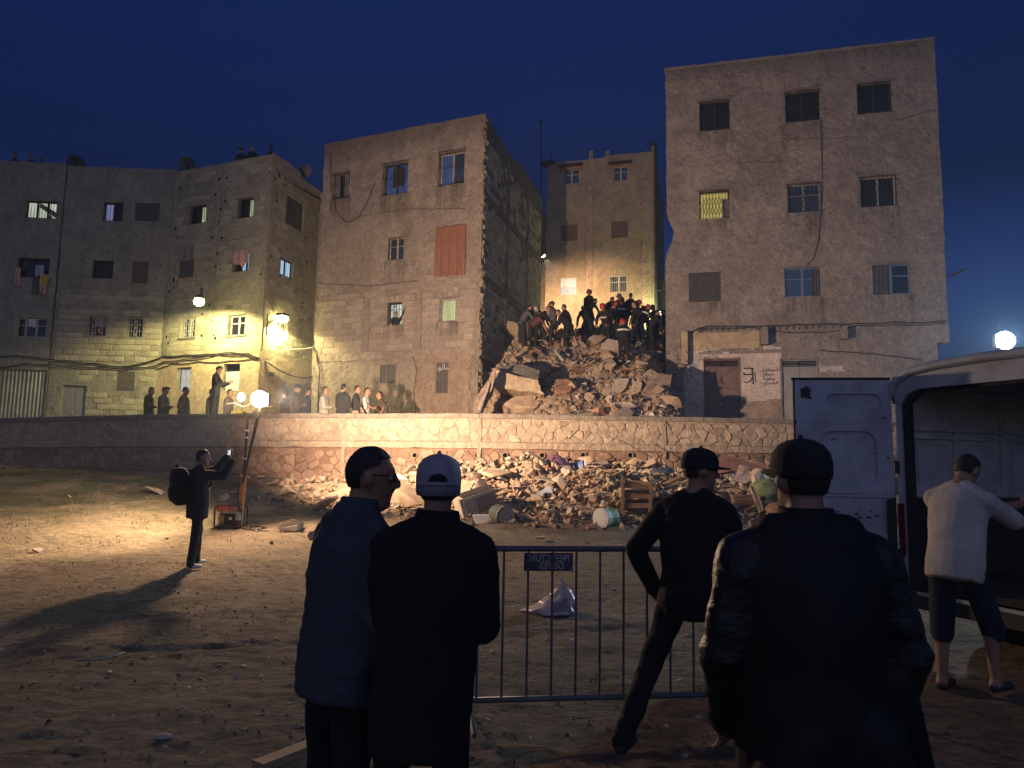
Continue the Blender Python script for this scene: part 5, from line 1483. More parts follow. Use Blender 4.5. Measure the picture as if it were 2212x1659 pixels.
def nz(x, y, s, o=0): return noise.noise(Vector((x * s, y * s, o)))
def upper_h(x, y):
    z = float(np.interp(y, [20.6, 21.6, 22.6, 24, 26, 27.5, 29, 31, 33, 38, 41], [2.1, 2.45, 3.0, 4.05, 5.4, 6.25, 6.9, 7.5, 7.2, 4.5, 2.2]))
    xl = float(np.interp(y, [21, 24, 27, 34], [-1.75, -1.35, -.75, 1.4]))
    xr = float(np.interp(y, [21, 24, 27, 34], [5.4, 5.75, 5.9, 7.6]))
    e = sstep(xl - .5, xl + .75, x) * (1 - .7 * sstep(xr - .9, xr + .25, x))
    if y < 29: e = .25 + .75 * e if xl - .4 < x < xr + .3 else e * .3
    else: e = .7 + .3 * e
    h = TERRACE - .1 + (z - TERRACE + .1) * e
    h = max(TERRACE - .05, h - 1.5 * math.exp(-((x + .35) / .75) ** 2 - ((y - 23.0) / .8) ** 2))   # hollow under the broken beam
    return h + .30 * nz(x, y, .9, 1) + .16 * nz(x, y, 2.3, 5) + .08 * nz(x, y, 5.5, 8)
def lower_h(x, y):
    u = 1106 + x / 18 * 1580
    Hc = float(np.interp(u, [470, 560, 700, 830, 950, 1050, 1150, 1300, 1500, 1700, 1850, 2000], [0, .05, .22, .42, .60, .72, .85, .70, .66, .80, .5, 0]))
    yf = float(np.interp(u, [470, 700, 950, 1300, 1700, 2000], [17.5, 16.2, 15.0, 14.6, 14.8, 16]))
    p = sstep(yf - .3, yf + 3.0, y + .5 * nz(x, y, .8, 3))
    return ground_h(x, y) - .03 + Hc * p * (1 + .35 * nz(x, y, 1.1, 2)) + .07 * p * nz(x, y, 3.5, 6)

def mound(name, fn, x0, x1, y0, y1, st, label, cat, edge_drop):
    nx_, ny_ = int((x1 - x0) / st), int((y1 - y0) / st)
    vs = [(x0 + i * st, y0 + j * st, fn(x0 + i * st, y0 + j * st) - edge_drop(x0 + i * st, y0 + j * st)) for j in range(ny_ + 1) for i in range(nx_ + 1)]
    k = nx_ + 1
    m = MB(); m.add(vs, [(j * k + i, j * k + i + 1, j * k + k + i + 1, j * k + k + i) for j in range(ny_) for i in range(nx_)])
    return m.build(name, M['dustfill'], None, label=label, category=cat, kind='stuff')
mound('rubble_heap', upper_h, -2.2, 8.0, 20.5, 41, .12, 'packed dust and small rubble of the collapsed house', 'rubble', lambda x, y: 0)
mound('rubble_bank', lower_h, -10, 9.8, 13.8, 19.55, .10, 'packed dust under the debris bank below the wall', 'rubble', lambda x, y: .06)

def debris(name, fn, n, xr, yr, smin, smax, label, cat, accept, deep=.3, mats_=LUMPS):
    """thousands of small pieces: far too many to count, one object"""
    V_, Fc, Mi = [], [], []
    keys = sorted(set(mats_)); o = 0; made = 0
    while made < n:
        x, y = random.uniform(*xr), random.uniform(*yr)
        if not accept(x, y): continue
        made += 1
        arr, fs = random.choice(lump_arr)
        s = smin + (smax - smin) * random.random() ** 3
        R3_ = np.array(rotm(random.uniform(0, 6), random.uniform(-.7, .7), random.uniform(0, 6)))
        a = (arr * s * np.array([1, random.uniform(.6, 1.5), random.uniform(.5, 1.0)])) @ R3_.T + np.array([x, y, fn(x, y) + s * deep])
        V_.append(a); Fc += [tuple(i + o for i in f) for f in fs]; o += len(arr)
        Mi += [keys.index(random.choice(mats_))] * len(fs)
    me = bpy.data.meshes.new(name); me.from_pydata(np.concatenate(V_).tolist(), [], Fc)
    link_mesh(name, me, [M[k] for k in keys], Mi, None, False, (0, 0, 0), label=label, category=cat, kind='stuff')
def up_ok(x, y):
    xl = float(np.interp(y, [21, 24, 27, 34], [-1.75, -1.35, -.75, 1.4])); xr = float(np.interp(y, [21, 24, 27, 34], [5.6, 5.8, 5.9, 7.6]))
    return xl < x < xr
def low_ok(x, y):
    u = 1106 + x / 18 * 1580
    d = float(np.interp(u, [470, 560, 700, 830, 950, 1750, 1900, 2000], [0.03, .12, .3, .55, 1, 1, .5, 0]))
    yf = float(np.interp(u, [470, 700, 950, 1300, 1700, 2000], [16.0, 15.2, 14.4, 14.1, 14.4, 15.6]))
    return y > yf and random.random() < d * (0.35 + .65 * sstep(yf, yf + 1.2, y)) and y < wall_y(x) - .05
debris('small_rubble', upper_h, 11000, (-2, 7.6), (20.7, 33.5), .03, .20, 'small broken masonry covering the heap of the collapsed house', 'rubble', up_ok)
debris('small_rubble', lower_h, 8000, (-10, 9), (13.8, 19.6), .02, .17, 'small broken masonry covering the debris bank below the wall', 'rubble', low_ok)

clear = [at(u, v, Y) for u, v, Y in ((1028, 1088, 15.3), (1080, 1112, 14.9), (1312, 1118, 14.55), (1390, 1080, 15.2), (1040, 1128, 14.5), (1180, 1090, 15.2))]
def lumps(n, fn, xr, yr, smin, smax, accept, label, group, shape=1.6):
    for k in range(n):
        for _ in range(400):
            x, y = random.uniform(*xr), random.uniform(*yr)
            if accept(x, y) and not (fn is lower_h and any(abs(x - q.x) < .42 and q.y - 1.0 < y < q.y + .35 for q in clear)): break
        s = smin + (smax - smin) * random.random() ** shape
        o = bpy.data.objects.new('masonry_lump', lump_mesh[(random.randrange(19), random.choice(LUMPS))])
        place(o, (x, y, fn(x, y) + s * .22), None)
        o.scale = (s, s * random.uniform(.6, 1.4), s * random.uniform(.5, .95))
        o.rotation_euler = (random.uniform(-.6, .6), random.uniform(-.6, .6), random.uniform(0, 6.28))
        o['label'] = label; o['category'] = 'rubble'; o['group'] = group
lumps(150, upper_h, (-1.8, 6.6), (20.8, 30), .22, .72, lambda x, y: up_ok(x, y) and y < 27 + random.random() * 3, 'broken lump of masonry lying loose on the big heap between the buildings', 'masonry lumps on the heap between the buildings', 2.2)
lumps(150, lower_h, (-9.5, 8.6), (14.2, 19.4), .17, .66, low_ok, 'broken lump of masonry lying loose on the debris bank below the wall', 'masonry lumps on the debris bank below the wall', 2.0)

def surf(u, v):                                     # how far away the heap's surface is along a pixel's ray
    Y = 20.8
    while Y < 33:
        p = at(u, v, Y)
        if p.z < upper_h(p.x, p.y): break
        Y += .03
    return Y
# --- single pieces one can point at.  slab(): outline in photo pixels at a distance, given real thickness, leaning by 'lean'
def slab(name, label, cat, poly, Y, thick, matkey, lean=0.0, rag=.03, sub=3, group=None, top=None):
    if Y is None: Y = surf(np.mean([p[0] for p in poly]), np.mean([p[1] for p in poly])) - max(.3, thick * .75)
    pts = []
    cy = np.mean([p[1] for p in poly])
    for i in range(len(poly)):
        (x0, y0), (x1, y1) = poly[i], poly[(i + 1) % len(poly)]
        for k in range(sub): pts.append((x0 + (x1 - x0) * k / sub, y0 + (y1 - y0) * k / sub))
    P3 = []
    for x, y in pts:
        p = at(x, y, Y + (cy - y) / F_PX * Y * lean)
        P3.append(p + Vector(RNG.normal(0, rag * .5, 3)))
    c = sum(P3, Vector()) / len(P3)
    nrm = Vector()
    for a, b in zip(P3, P3[1:] + P3[:1]): nrm += (a - c).cross(b - c)
    nrm.normalize()
    if nrm.y < 0: nrm = -nrm
    m = MB(); m.prism(P3, nrm * thick)
    return m.build(name, M[matkey] if isinstance(matkey, str) else matkey, None, label=label, category=cat, group=group)
def Z7(x, y): return (1019.6 + x * .2422, 587.6 + y * .2422)
def S7(name, label, cat, zp, Y, th, mk, lean=0.0, **k): return slab(name, label, cat, [Z7(*p) for p in zp], k.pop('fixed', None) and Y or (None if Y < 29 else Y), th, mk, lean, **k)
S7('concrete_beam', 'long broken concrete beam jutting left over a hollow in the heap', 'beam', [(190, 870), (230, 880), (420, 930), (590, 965), (610, 1050), (640, 1090), (560, 1080), (380, 1050), (200, 1015), (180, 940)], 23.2, .75, 'cream', .2, fixed=True)
S7('floor_slab', 'dark topped floor slab tilted above the broken beam', 'slab', [(240, 845), (400, 815), (600, 880), (590, 960), (420, 925), (225, 880)], 23.7, .25, 'conc', 1.6, fixed=True)
S7('leaning_slab', 'slab leaning against the brown flank at the left foot of the heap', 'slab', [(195, 850), (215, 900), (190, 1010), (120, 1130), (70, 1250), (10, 1270), (5, 1200), (40, 1110), (110, 1000), (150, 960)], 22.3, .35, 'coat', .5, fixed=True)
S7('white_board', 'thin white edged board on the leaning slab', 'board', [(148, 990), (158, 1000), (75, 1235), (50, 1240), (55, 1200)], 22.05, .05, 'lump_pale', .5, fixed=True)
S7('timber_board', 'long pale board sloping up the left side of the heap', 'board', [(245, 840), (440, 700), (470, 690), (455, 720), (275, 845)], 25.2, .12, 'cream', .8)
S7('door_panel', 'pale curved panel sticking up at the left of the heap', 'panel', [(280, 420), (300, 430), (355, 435), (420, 465), (410, 560), (400, 585), (330, 530), (290, 480)], 29.1, .08, 'cream', .3)
S7('white_slab', 'white painted slab standing upright in the heap', 'slab', [(1262, 960), (1300, 945), (1405, 955), (1340, 1075), (1245, 1050)], 23.0, .14, 'lump_pale', .5)
S7('white_slab', 'white painted slab with a red brick edge lying at the foot of the heap', 'slab', [(1255, 1165), (1420, 1165), (1530, 1240), (1515, 1275), (1350, 1272), (1245, 1190)], 21.2, .10, 'lump_pale', 1.0)
S7('brick_edge', 'red brick edge broken off along the white slab', 'brick', [(1242, 1175), (1262, 1185), (1360, 1270), (1330, 1272), (1240, 1200)], 21.0, .10, 'lump_red', 1.0)
S7('grey_slab', 'thin grey slab lying flat along the coping', 'slab', [(850, 1255), (960, 1232), (1090, 1232), (1140, 1255), (1100, 1265), (880, 1265)], 21.3, .06, 'conc', 2.5)
S7('concrete_wall_piece', 'big upright piece of concrete wall at the right of the heap', 'slab', [(1545, 880), (1600, 870), (1680, 920), (1790, 900), (1770, 1010), (1740, 1150), (1650, 1170), (1520, 1130), (1490, 1105), (1540, 1010), (1530, 930)], 22.6, .5, 'coat', .4, rag=.07)
S7('concrete_wall_piece', 'lump of wall leaning on the big upright piece', 'slab', [(1440, 990), (1480, 960), (1520, 1000), (1500, 1070), (1450, 1100), (1415, 1060)], 22.0, .35, 'lump', .4)
S7('orange_slab', 'reddish slab of render near the middle of the heap', 'slab', [(725, 1010), (760, 960), (850, 950), (900, 1000), (880, 1060), (770, 1085)], 22.8, .18, 'lump_red', .9)
S7('tan_slab', 'small tan angular slab low in the middle of the heap', 'slab', [(1000, 1090), (1040, 1070), (1090, 1110), (1085, 1150), (1040, 1160), (1005, 1130)], 21.4, .15, 'cream', .4)
S7('hollow_brick_block', 'block of hollow red bricks held together by mortar on the slope', 'bricks', [(550, 650), (720, 570), (740, 590), (720, 620), (580, 672)], 27.6, .16, 'lump_red', .6)
S7('hollow_brick_block', 'smaller piece of red brickwork below the workers', 'bricks', [(505, 700), (630, 675), (640, 710), (520, 735)], 26.9, .2, 'lump_red', .6)
S7('concrete_lump', 'pale flat lump under the feet of the worker in shorts', 'slab', [(880, 640), (920, 595), (980, 620), (1020, 655), (940, 660)], 27.8, .3, 'cream', .6)
S7('white_frame_bar', 'bent white metal bar standing out of the heap', 'bar', [(735, 700), (745, 697), (810, 780), (800, 800), (800, 860), (793, 860), (795, 785)], 25.0, .04, 'iron_pale', .3)
S7('timber_board', 'orange brown board end under a dark sheet', 'board', [(590, 870), (690, 885), (690, 905), (600, 890)], 24.0, .25, 'wood', .4)
S7('timber_board', 'board standing near the crouching fireman at the right crest', 'board', [(1620, 480), (1660, 390), (1675, 395), (1635, 490)], 30.5, .05, 'wood', .2)
S7('red_cloth', 'dull red cloth crushed under the concrete beam', 'cloth', [(275, 1080), (330, 1045), (400, 1060), (380, 1085), (300, 1115)], 22.2, .10, mat('dull_red_cloth', (.25, .09, .08), .9), .6)
S7('white_box', 'small white box standing on the coping by the dark void', 'box', [(1585, 1250), (1620, 1245), (1628, 1278), (1585, 1280)], 20.9, .12, 'cloth_white', 0)
S7('tan_boulder', 'rounded pile of tan rubble at the left foot of the heap', 'slab', [(250, 1220), (330, 1130), (470, 1090), (570, 1110), (600, 1190), (560, 1235), (400, 1230)], 21.9, .5, 'lump', .8, rag=.08)
S7('white_splinter', 'white splinter of board near the foot of the heap', 'board', [(1195, 1110), (1225, 1095), (1255, 1110), (1240, 1175), (1205, 1165)], 21.6, .06, 'lump_pale', .5)
# reinforcing bars: bent wires springing out of the broken concrete
m = MB()
for k in range(110):
    if k < 30: c = Z7(random.uniform(560, 720), random.uniform(940, 1060)); c = at(*c, surf(*c) - .2)
    elif k < 70: c = Z7(random.uniform(1560, 1950), random.uniform(780, 1050)); c = at(*c, min(surf(*c) - .2, 25))
    else: c = Z7(random.uniform(700, 1500), random.uniform(700, 1000)); c = at(*c, surf(*c))
    p = [c]; d = Vector(RNG.normal(0, 1, 3)); d.z = abs(d.z) * .6; d.normalize()
    for j in range(6): d = (d + Vector(RNG.normal(0, .28, 3)) + Vector((0, 0, -.12))).normalized(); p.append(p[-1] + d * random.uniform(.08, .2))
    m.tube(p, .008, 4)
m.build('reinforcing_bars', M['iron'], None, label='tangle of bent reinforcing wire springing out of the heap', category='wire', kind='stuff')

# --- things thrown on the lower bank
def L2(x, y): return (640 * .8641 + x / 3.16 * .8641, 1000 * .8641 + y / 3.16 * .8641)
def L3(x, y): return (1240 * .8641 + x / 2.989 * .8641, 1100 * .8641 + y / 2.989 * .8641)
S3 = lambda name, label, cat, zp, Y, th, mk, lean=0., **k: slab(name, label, cat, [L3(*p) for p in zp], Y, th, mk, lean, **k)
S3('plank', 'pale yellow board propped up against the wall', 'board', [(218, 275), (380, 135), (388, 160), (300, 240), (240, 280)], 18.3, .04, 'cream', .2, rag=.01)
S3('plank', 'brown board lying beside the pale yellow board', 'board', [(280, 262), (375, 190), (380, 215), (300, 275)], 18.4, .05, 'wood', .2, rag=.01)
S3('blue_board', 'light blue board lying flat near the middle of the bank', 'board', [(305, 395), (380, 345), (420, 360), (425, 412), (330, 415)], 16.0, .05, mat('pale_blue_board', (.34, .36, .42), .7, .15), .8, rag=.01)
S3('grey_slab', 'thin grey slab sloping on the bank under the basin', 'slab', [(740, 300), (800, 250), (880, 240), (900, 270), (800, 310)], 17.2, .08, 'conc', 1.0)
S3('grey_slab', 'second grey slab sloping just under the first one', 'slab', [(770, 318), (890, 268), (905, 282), (800, 330)], 17.0, .06, 'conc', .6)
S3('ochre_lump', 'ochre square lump of plaster on the bank', 'slab', [(718, 370), (770, 330), (792, 360), (745, 390)], 16.4, .15, 'cream', .4)
S3('carpet', 'large reddish brown carpet draped over the right end of the bank', 'carpet', [(1640, 100), (1700, 110), (1900, 150), (2040, 195), (2060, 290), (1900, 280), (1760, 230), (1660, 250), (1590, 300)], 17.6, .06, mat('brown_carpet', (.22, .12, .10), .95, .25, 5, bump=.4), .5, rag=.04)
S3('white_slab', 'square white slab lying below the carpet', 'slab', [(1750, 260), (1830, 240), (1900, 250), (1910, 310), (1840, 320), (1760, 300)], 16.6, .1, 'lump_pale', .8)
S3('plank', 'long pale plank sloping at the right end of the bank', 'board', [(1900, 340), (1930, 350), (2010, 520), (1970, 540)], 15.6, .06, 'cream', .4, rag=.01)
# slatted piece of bed frame
P4 = [at(*L3(*p), 15.7) for p in ((1775, 430), (1925, 415), (1935, 475), (1780, 490))]
t = thing('bed_frame', 'slatted piece of wooden bed frame at the right end of the bank', 'bed frame', min(P4, key=lambda v: v.z))
for k in range(4):
    a = P4[0].lerp(P4[3], k / 3.2); b = P4[1].lerp(P4[2], k / 3.2); m = MB(); m.cyl(a, b, .035, n=6); m.build('slat', M['wood'], t)
for a, b in ((P4[0], P4[3]), (P4[1], P4[2])): m = MB(); m.cyl(a + Vector((0, .05, .05)), b + Vector((0, .05, -.1)), .04, n=6); m.build('rail', M['wood'], t)
# crumpled cloths
def heap_cloth(name, label, c, r, matkey, seed):
    m = MB(); m.ball(c, r, 22, 14)
    vs = []
    for v in m.v:
        p = Vector(v) - c; d = p.normalized(); k = 1 + .30 * noise.noise(d * 2.6 + Vector((seed, 0, 0))) + .22 * abs(noise.noise(d * 6 + Vector((0, seed, 0))))
        vs.append(c + p * k)
    m.v = [tuple(v) for v in vs]
    m.build(name, matkey if not isinstance(matkey, str) else M[matkey], None, smooth=True, label=label, category='cloth')
c = at(*L3(455, 230), 17.9); heap_cloth('armchair_cover', 'crumpled purple cloth heaped against the wall', c, (.30, .22, .34), mat('purple_cloth', (.115, .045, .10), .85, .3, 4), 3)
c = at(*L3(440, 265), 17.6); heap_cloth('cloth_bundle', 'lighter mauve cloth below the purple heap', c, (.30, .15, .17), mat('mauve_cloth', (.24, .10, .19), .85, .3, 4), 5)
c = at(*L3(2030, 385), 16.2); heap_cloth('cloth_bundle', 'crumpled green cloth at the right end of the bank', c, (.36, .26, .26), mat('green_cloth', (.17, .20, .10), .9, .3, 6), 8)
c = at(*L3(1260, 250), 17.8); heap_cloth('cloth_bundle', 'dark blue cloth lying on the crest of the bank', c, (.30, .2, .14), mat('dark_blue_cloth', (.035, .045, .06), .9, .3, 6), 11)
c = at(*L2(1720, 640), 17.2); heap_cloth('cloth_bundle', 'dark brown bundle beside the white cap of the spectator', c, (.30, .25, .20), mat('dark_brown_bundle', (.10, .065, .05), .9, .3, 6), 13)
# blue and white basin
c = at(*L3(640, 215), 18.1); t = thing('basin', 'blue and white plastic basin lying on its side against the wall', 'basin', c - Vector((0, 0, .2)))
m = MB(); m.cyl(c + Vector((-.22, .05, 0)), c + Vector((.05, 0, .02)), .13, .2, 14, False); m.build('bowl', mat('blue_plastic', (.10, .16, .34), .5, .1), t)
m = MB(); m.cyl(c + Vector((.05, 0, .02)), c + Vector((.09, 0, .02)), .215, .215, 14); m.build('rim', M['cloth_white'], t)
# appliance on its side
ap = at(*L2(1735, 810), 15.3); Rm = rotm(.1, -.32, .35)
t = thing('appliance', 'old white kitchen appliance lying on its side in the debris', 'appliance', ap - Vector((0, 0, .25)))
m = MB(); m.box(ap, (.78, .5, .44), Rm); bmm = m.build('casing', mat('yellowed_enamel', (.50, .44, .35), .5, .15, 3), t)
m = MB(); m.box(ap + Rm @ Vector((.16, -.258, 0)), (.42, .015, .32), Rm); m.build('door', mat('brown_panel', (.30, .22, .16), .5, .2), t)
m = MB()
for k in range(5): m.box(ap + Rm @ Vector((-.30 + .05 * k, -.256, 0)), (.02, .012, .38), Rm)
m.build('vent_ribs', M['lump_pale'], t)
m = MB(); m.box(ap + Rm @ Vector((.05, 0, .228)), (.70, .46, .02), Rm); m.build('top_panel', M['frame_dark'], t)
# pots and buckets
def drum(name, label, c, axis, r, h, mk, lid, cat, band=None):
    axis = Vector(axis).normalized(); t = thing(name, label, cat, c - Vector((0, 0, r)))
    a, b = c - axis * h / 2, c + axis * h / 2
    m = MB(); m.cyl(a, b, r * .9, r, 18); m.build('body', mk, t, smooth=False)
    if band: m = MB(); m.cyl(c - axis * h * .42, c + axis * h * .1, r * .935, r * .965, 18, False); m.build('band', band, t)
    m = MB(); m.cyl(b, b + axis * .025, r * 1.04, r * 1.04, 18); m.build('rim', lid, t)
    m = MB(); m.cyl(b + axis * .026, b + axis * .034, r * .8, r * .8, 18); m.build('lid_panel', lid, t)
    return t
grey_g = mat('grey_green_plastic', (.10, .12, .10), .5, .2)
drum('bucket', 'dark green bucket lying on its side beside the appliance', at(*L2(1930, 905), 14.9), (.5, -.8, -.1), .20, .34, grey_g, M['lump_grey'], 'bucket')
white_p = mat('white_plastic', (.62, .60, .56), .45, .1)
drum('paint_bucket', 'white paint bucket with a green band lying on its side', at(*L3(830, 580), 14.55), (-.72, -.62, -.05), .195, .34, white_p, white_p, 'bucket', mat('green_band', (.10, .30, .10), .5, .1))
m = MB(); c = at(*L2(1790, 965), 14.5)
m.prism([c + Vector(v) for v in ((-.20, 0, .12), (.12, .02, .13), (.20, -.03, -.20), (.05, -.05, -.28), (-.12, 0, -.12))], (0, .09, .02)); m.build('plastic_can', white_p, None, label='crushed white plastic can in front of the bank', category='can')
# wooden crate
ca = [at(*L3(*p), 15.2) for p in ((945, 320), (1165, 345), (1150, 540), (945, 545))]
t = thing('wooden_crate', 'broken wooden crate tipped on its side on the bank', 'crate', (ca[3] + ca[2]) / 2)
back = Vector((.10, .5, .06))
for i in range(3):
    a, b = ca[0].lerp(ca[3], .16 + .34 * i), ca[1].lerp(ca[2], .16 + .34 * i); up_ = Vector((0, 0, .10))
    for off, nm in ((Vector(), 'slat'), (back, 'slat')):
        m = MB(); m.prism([a + off, b + off, b + off + up_, a + off + up_], (0, .025, 0)); m.build(nm, M['wood'], t)
for a, b in ((ca[0], ca[3]), (ca[1], ca[2])):
    m = MB(); e = Vector((0, 0, .14)); m.prism([a + e - Vector((.03, .03, 0)), a + e + Vector((.03, -.03, 0)), b + Vector((.03, -.03, 0)), b - Vector((.03, .03, 0))], (0, .03, 0)); m.build('post', M['wood'], t)
    m = MB(); m.prism([a, a + back, b + back, b], (.025, 0, 0)); m.build('end_panel', M['wood'], t)
# sticks and rods
for lab, z, Y, r in (('long thin rod leaning across the middle of the bank', [(410, 545), (470, 440), (555, 270)], 15.2, .016), ('rusty pole sloping up on the bank towards the basin', [(340, 395), (560, 290), (640, 250), (790, 190)], 16.6, .02), ('thin pale stick lying at the foot of the bank', [(570, 622), (700, 612)], 14.4, .018), ('brown pole lying low at the left of the bank', [(0, 420), (60, 395), (120, 375)], 15.8, .028), ('wire hanging from the wall above the crate', [(930, 0), (1060, 70), (1180, 140), (1300, 210)], 18.9, .01), ('pale beam lying in front of the right crest', [(1240, 340), (1390, 275)], 16.5, .05)):
    m = MB(); m.tube([at(*L3(*p), Y) for p in z], r, 6); m.build('pole', M['wood'] if r > .01 else M['cable'], None, label=lab, category='pole')
for lab, z, Y, th, mk in (('reddish board in the debris left of the white cap', [(1135, 840), (1250, 780), (1300, 800), (1300, 830), (1180, 860)], 15.6, .06, 'lump_red'), ('pale angular slab left of the white cap', [(1090, 720), (1170, 680), (1195, 750), (1135, 785)], 16.2, .1, 'cream'), ('white plank end between the two spectators', [(1060, 830), (1110, 800), (1140, 830), (1100, 870)], 15.4, .05, 'lump_pale'), ('brown pole lying behind the white cap', [(1140, 850), (1310, 808), (1312, 818), (1142, 862)], 15.2, .04, 'wood'),
        ('large flat slab at the left end of the bank against the wall', [(180, 690), (260, 670), (345, 668), (345, 690), (270, 740), (190, 720)], 18.6, .2, 'lump')):
    slab('board' if 'slab' not in lab else 'broken_slab', lab, 'board' if 'slab' not in lab else 'slab', [L2(*p) for p in z], Y, th, mk, .5)
# stones standing alone in the field
def stone(label, u, v, w, h, mk='lump_grey', seed=0, Yoff=0):
    p = on_ground(u, v); Y = p.y; sx_ = w / F_PX * Y; sz_ = h / F_PX * Y
    random.seed(seed + 100)
    o = bpy.data.objects.new('stone', lump_mesh[([0, 2, 4, 5, 7, 9][seed % 6], mk)])
    place(o, p + Vector((0, 0, sz_ * .42)), None); o.scale = (sx_ / 1.15, sx_ / 1.3, sz_ / (1.1 * max(.5, 1))); o.rotation_euler = (0, 0, seed * 1.3)
    o['label'] = label; o['category'] = 'stone'
c = on_ground(622, 1147); Y = c.y
slab('stone', 'grey angular block of stone lying alone right of the generator', 'stone', [(598, 1133), (608, 1124), (634, 1121), (646, 1124), (643, 1135), (642, 1146), (612, 1148), (600, 1145)], Y - .1, .35, 'lump_grey', .2, rag=.01)
slab('stone', 'grey stone half hidden behind the spectator in the blue jacket', 'stone', [(664, 1158), (668, 1148), (685, 1145), (690, 1165), (668, 1166)], on_ground(672, 1166).y - .1, .3, 'lump_grey', .2, rag=.01)
stone('small dark stone alone on the bright dirt at the left', 77, 1194, 22, 11, 'lump_grey', 1); stone('small pink stone on the dirt left of the cameraman', 62, 1161, 10, 5, 'lump_red', 2); stone('brown stone by the backpack on the left', 388, 1087, 17, 14, 'lump', 3)

stone('rounded tan boulder behind the generator', 483, 1083, 26, 20, 'lump', 4); stone('small dark pebble on the dirt between stone and cameraman', 586, 1175, 10, 7, 'lump_grey', 5)
stone('half buried grey boulder in front of the bank above the barrier', 1165, 1168, 36, 17, 'lump', 6); stone('small stone left of the barrier sign in the field', 360, 1165, 10, 5, 'lump', 7); stone('tiny pale stone in front of the barrier rail', 1338, 1190, 8, 6, 'lump_pale', 8)
random.seed(21)
# ================================================================ people
def bmat(n, c, **k): 
    k.setdefault('bump', .35); k.setdefault('bscale', 16); k.setdefault('rough', .9); k.setdefault('var', .25)
    return mat(n, c, **k)
PM = dict(
    skin=mat('skin', (0.30, 0.165, 0.105), .6, .12, 8), skin_d=mat('darker_skin', (0.20, 0.11, 0.07), .6, .12, 8),
    hair=mat('black_hair', (0.012, 0.010, 0.009), .6, .3, 40, bump=.4, bscale=60),
    black=bmat('black_cloth', (0.0065, 0.0065, 0.007)), charcoal=bmat('charcoal_cloth', (0.020, 0.019, 0.020)), navy=bmat('navy_cloth', (0.022, 0.028, 0.045)),
    brown=bmat('brown_cloth', (0.085, 0.055, 0.042)), greygreen=bmat('grey_green_cloth', (0.075, 0.08, 0.07)), grey=bmat('grey_cloth', (0.085, 0.08, 0.085)),
    white=bmat('white_cloth', (0.50, 0.46, 0.41)), offwhite=bmat('off_white_cloth', (0.42, 0.38, 0.33)), green=bmat('green_cloth', (0.06, 0.14, 0.11)), red=bmat('dull_red_cloth', (0.11, 0.03, 0.035)),
    beige=bmat('beige_cloth', (0.36, 0.27, 0.20)), pattern=bmat('patterned_cloth', (0.22, 0.15, 0.15), var=.7, scale=22), shoe=mat('dark_shoe', (0.03, 0.027, 0.025), .6, .2, 8), shoe_w=mat('white_shoe', (0.62, 0.60, 0.56), .6, .1, 8),
    helmet=mat('red_helmet', (0.40, 0.035, 0.04), .35, .1, 4), helmet_b=mat('blue_helmet', (0.08, 0.11, 0.28), .35, .1, 4), helmet_br=mat('brown_helmet', (0.16, 0.06, 0.04), .4, .1, 4),
    strip=mat('reflective_strip', (0.62, 0.62, 0.58), .4, .1, 8), lime=mat('lime_strip', (0.45, 0.50, 0.10), .5, .1, 8), cap_w=mat('white_cap', (0.55, 0.52, 0.50), .8, .1, 8),
)
def ring_mesh(rings, n=14):
    vs, fs = [], []
    for c, ax, ay, in rings:
        for k in range(n):
            t = 2 * math.pi * k / n; vs.append(c + ax * math.cos(t) + ay * math.sin(t))
    for r in range(len(rings) - 1):
        for k in range(n): fs.append((r * n + k, r * n + (k + 1) % n, (r + 1) * n + (k + 1) % n, (r + 1) * n + k))
    fs += [tuple(range(n - 1, -1, -1)), tuple((len(rings) - 1) * n + k for k in range(n))]
    return vs, fs

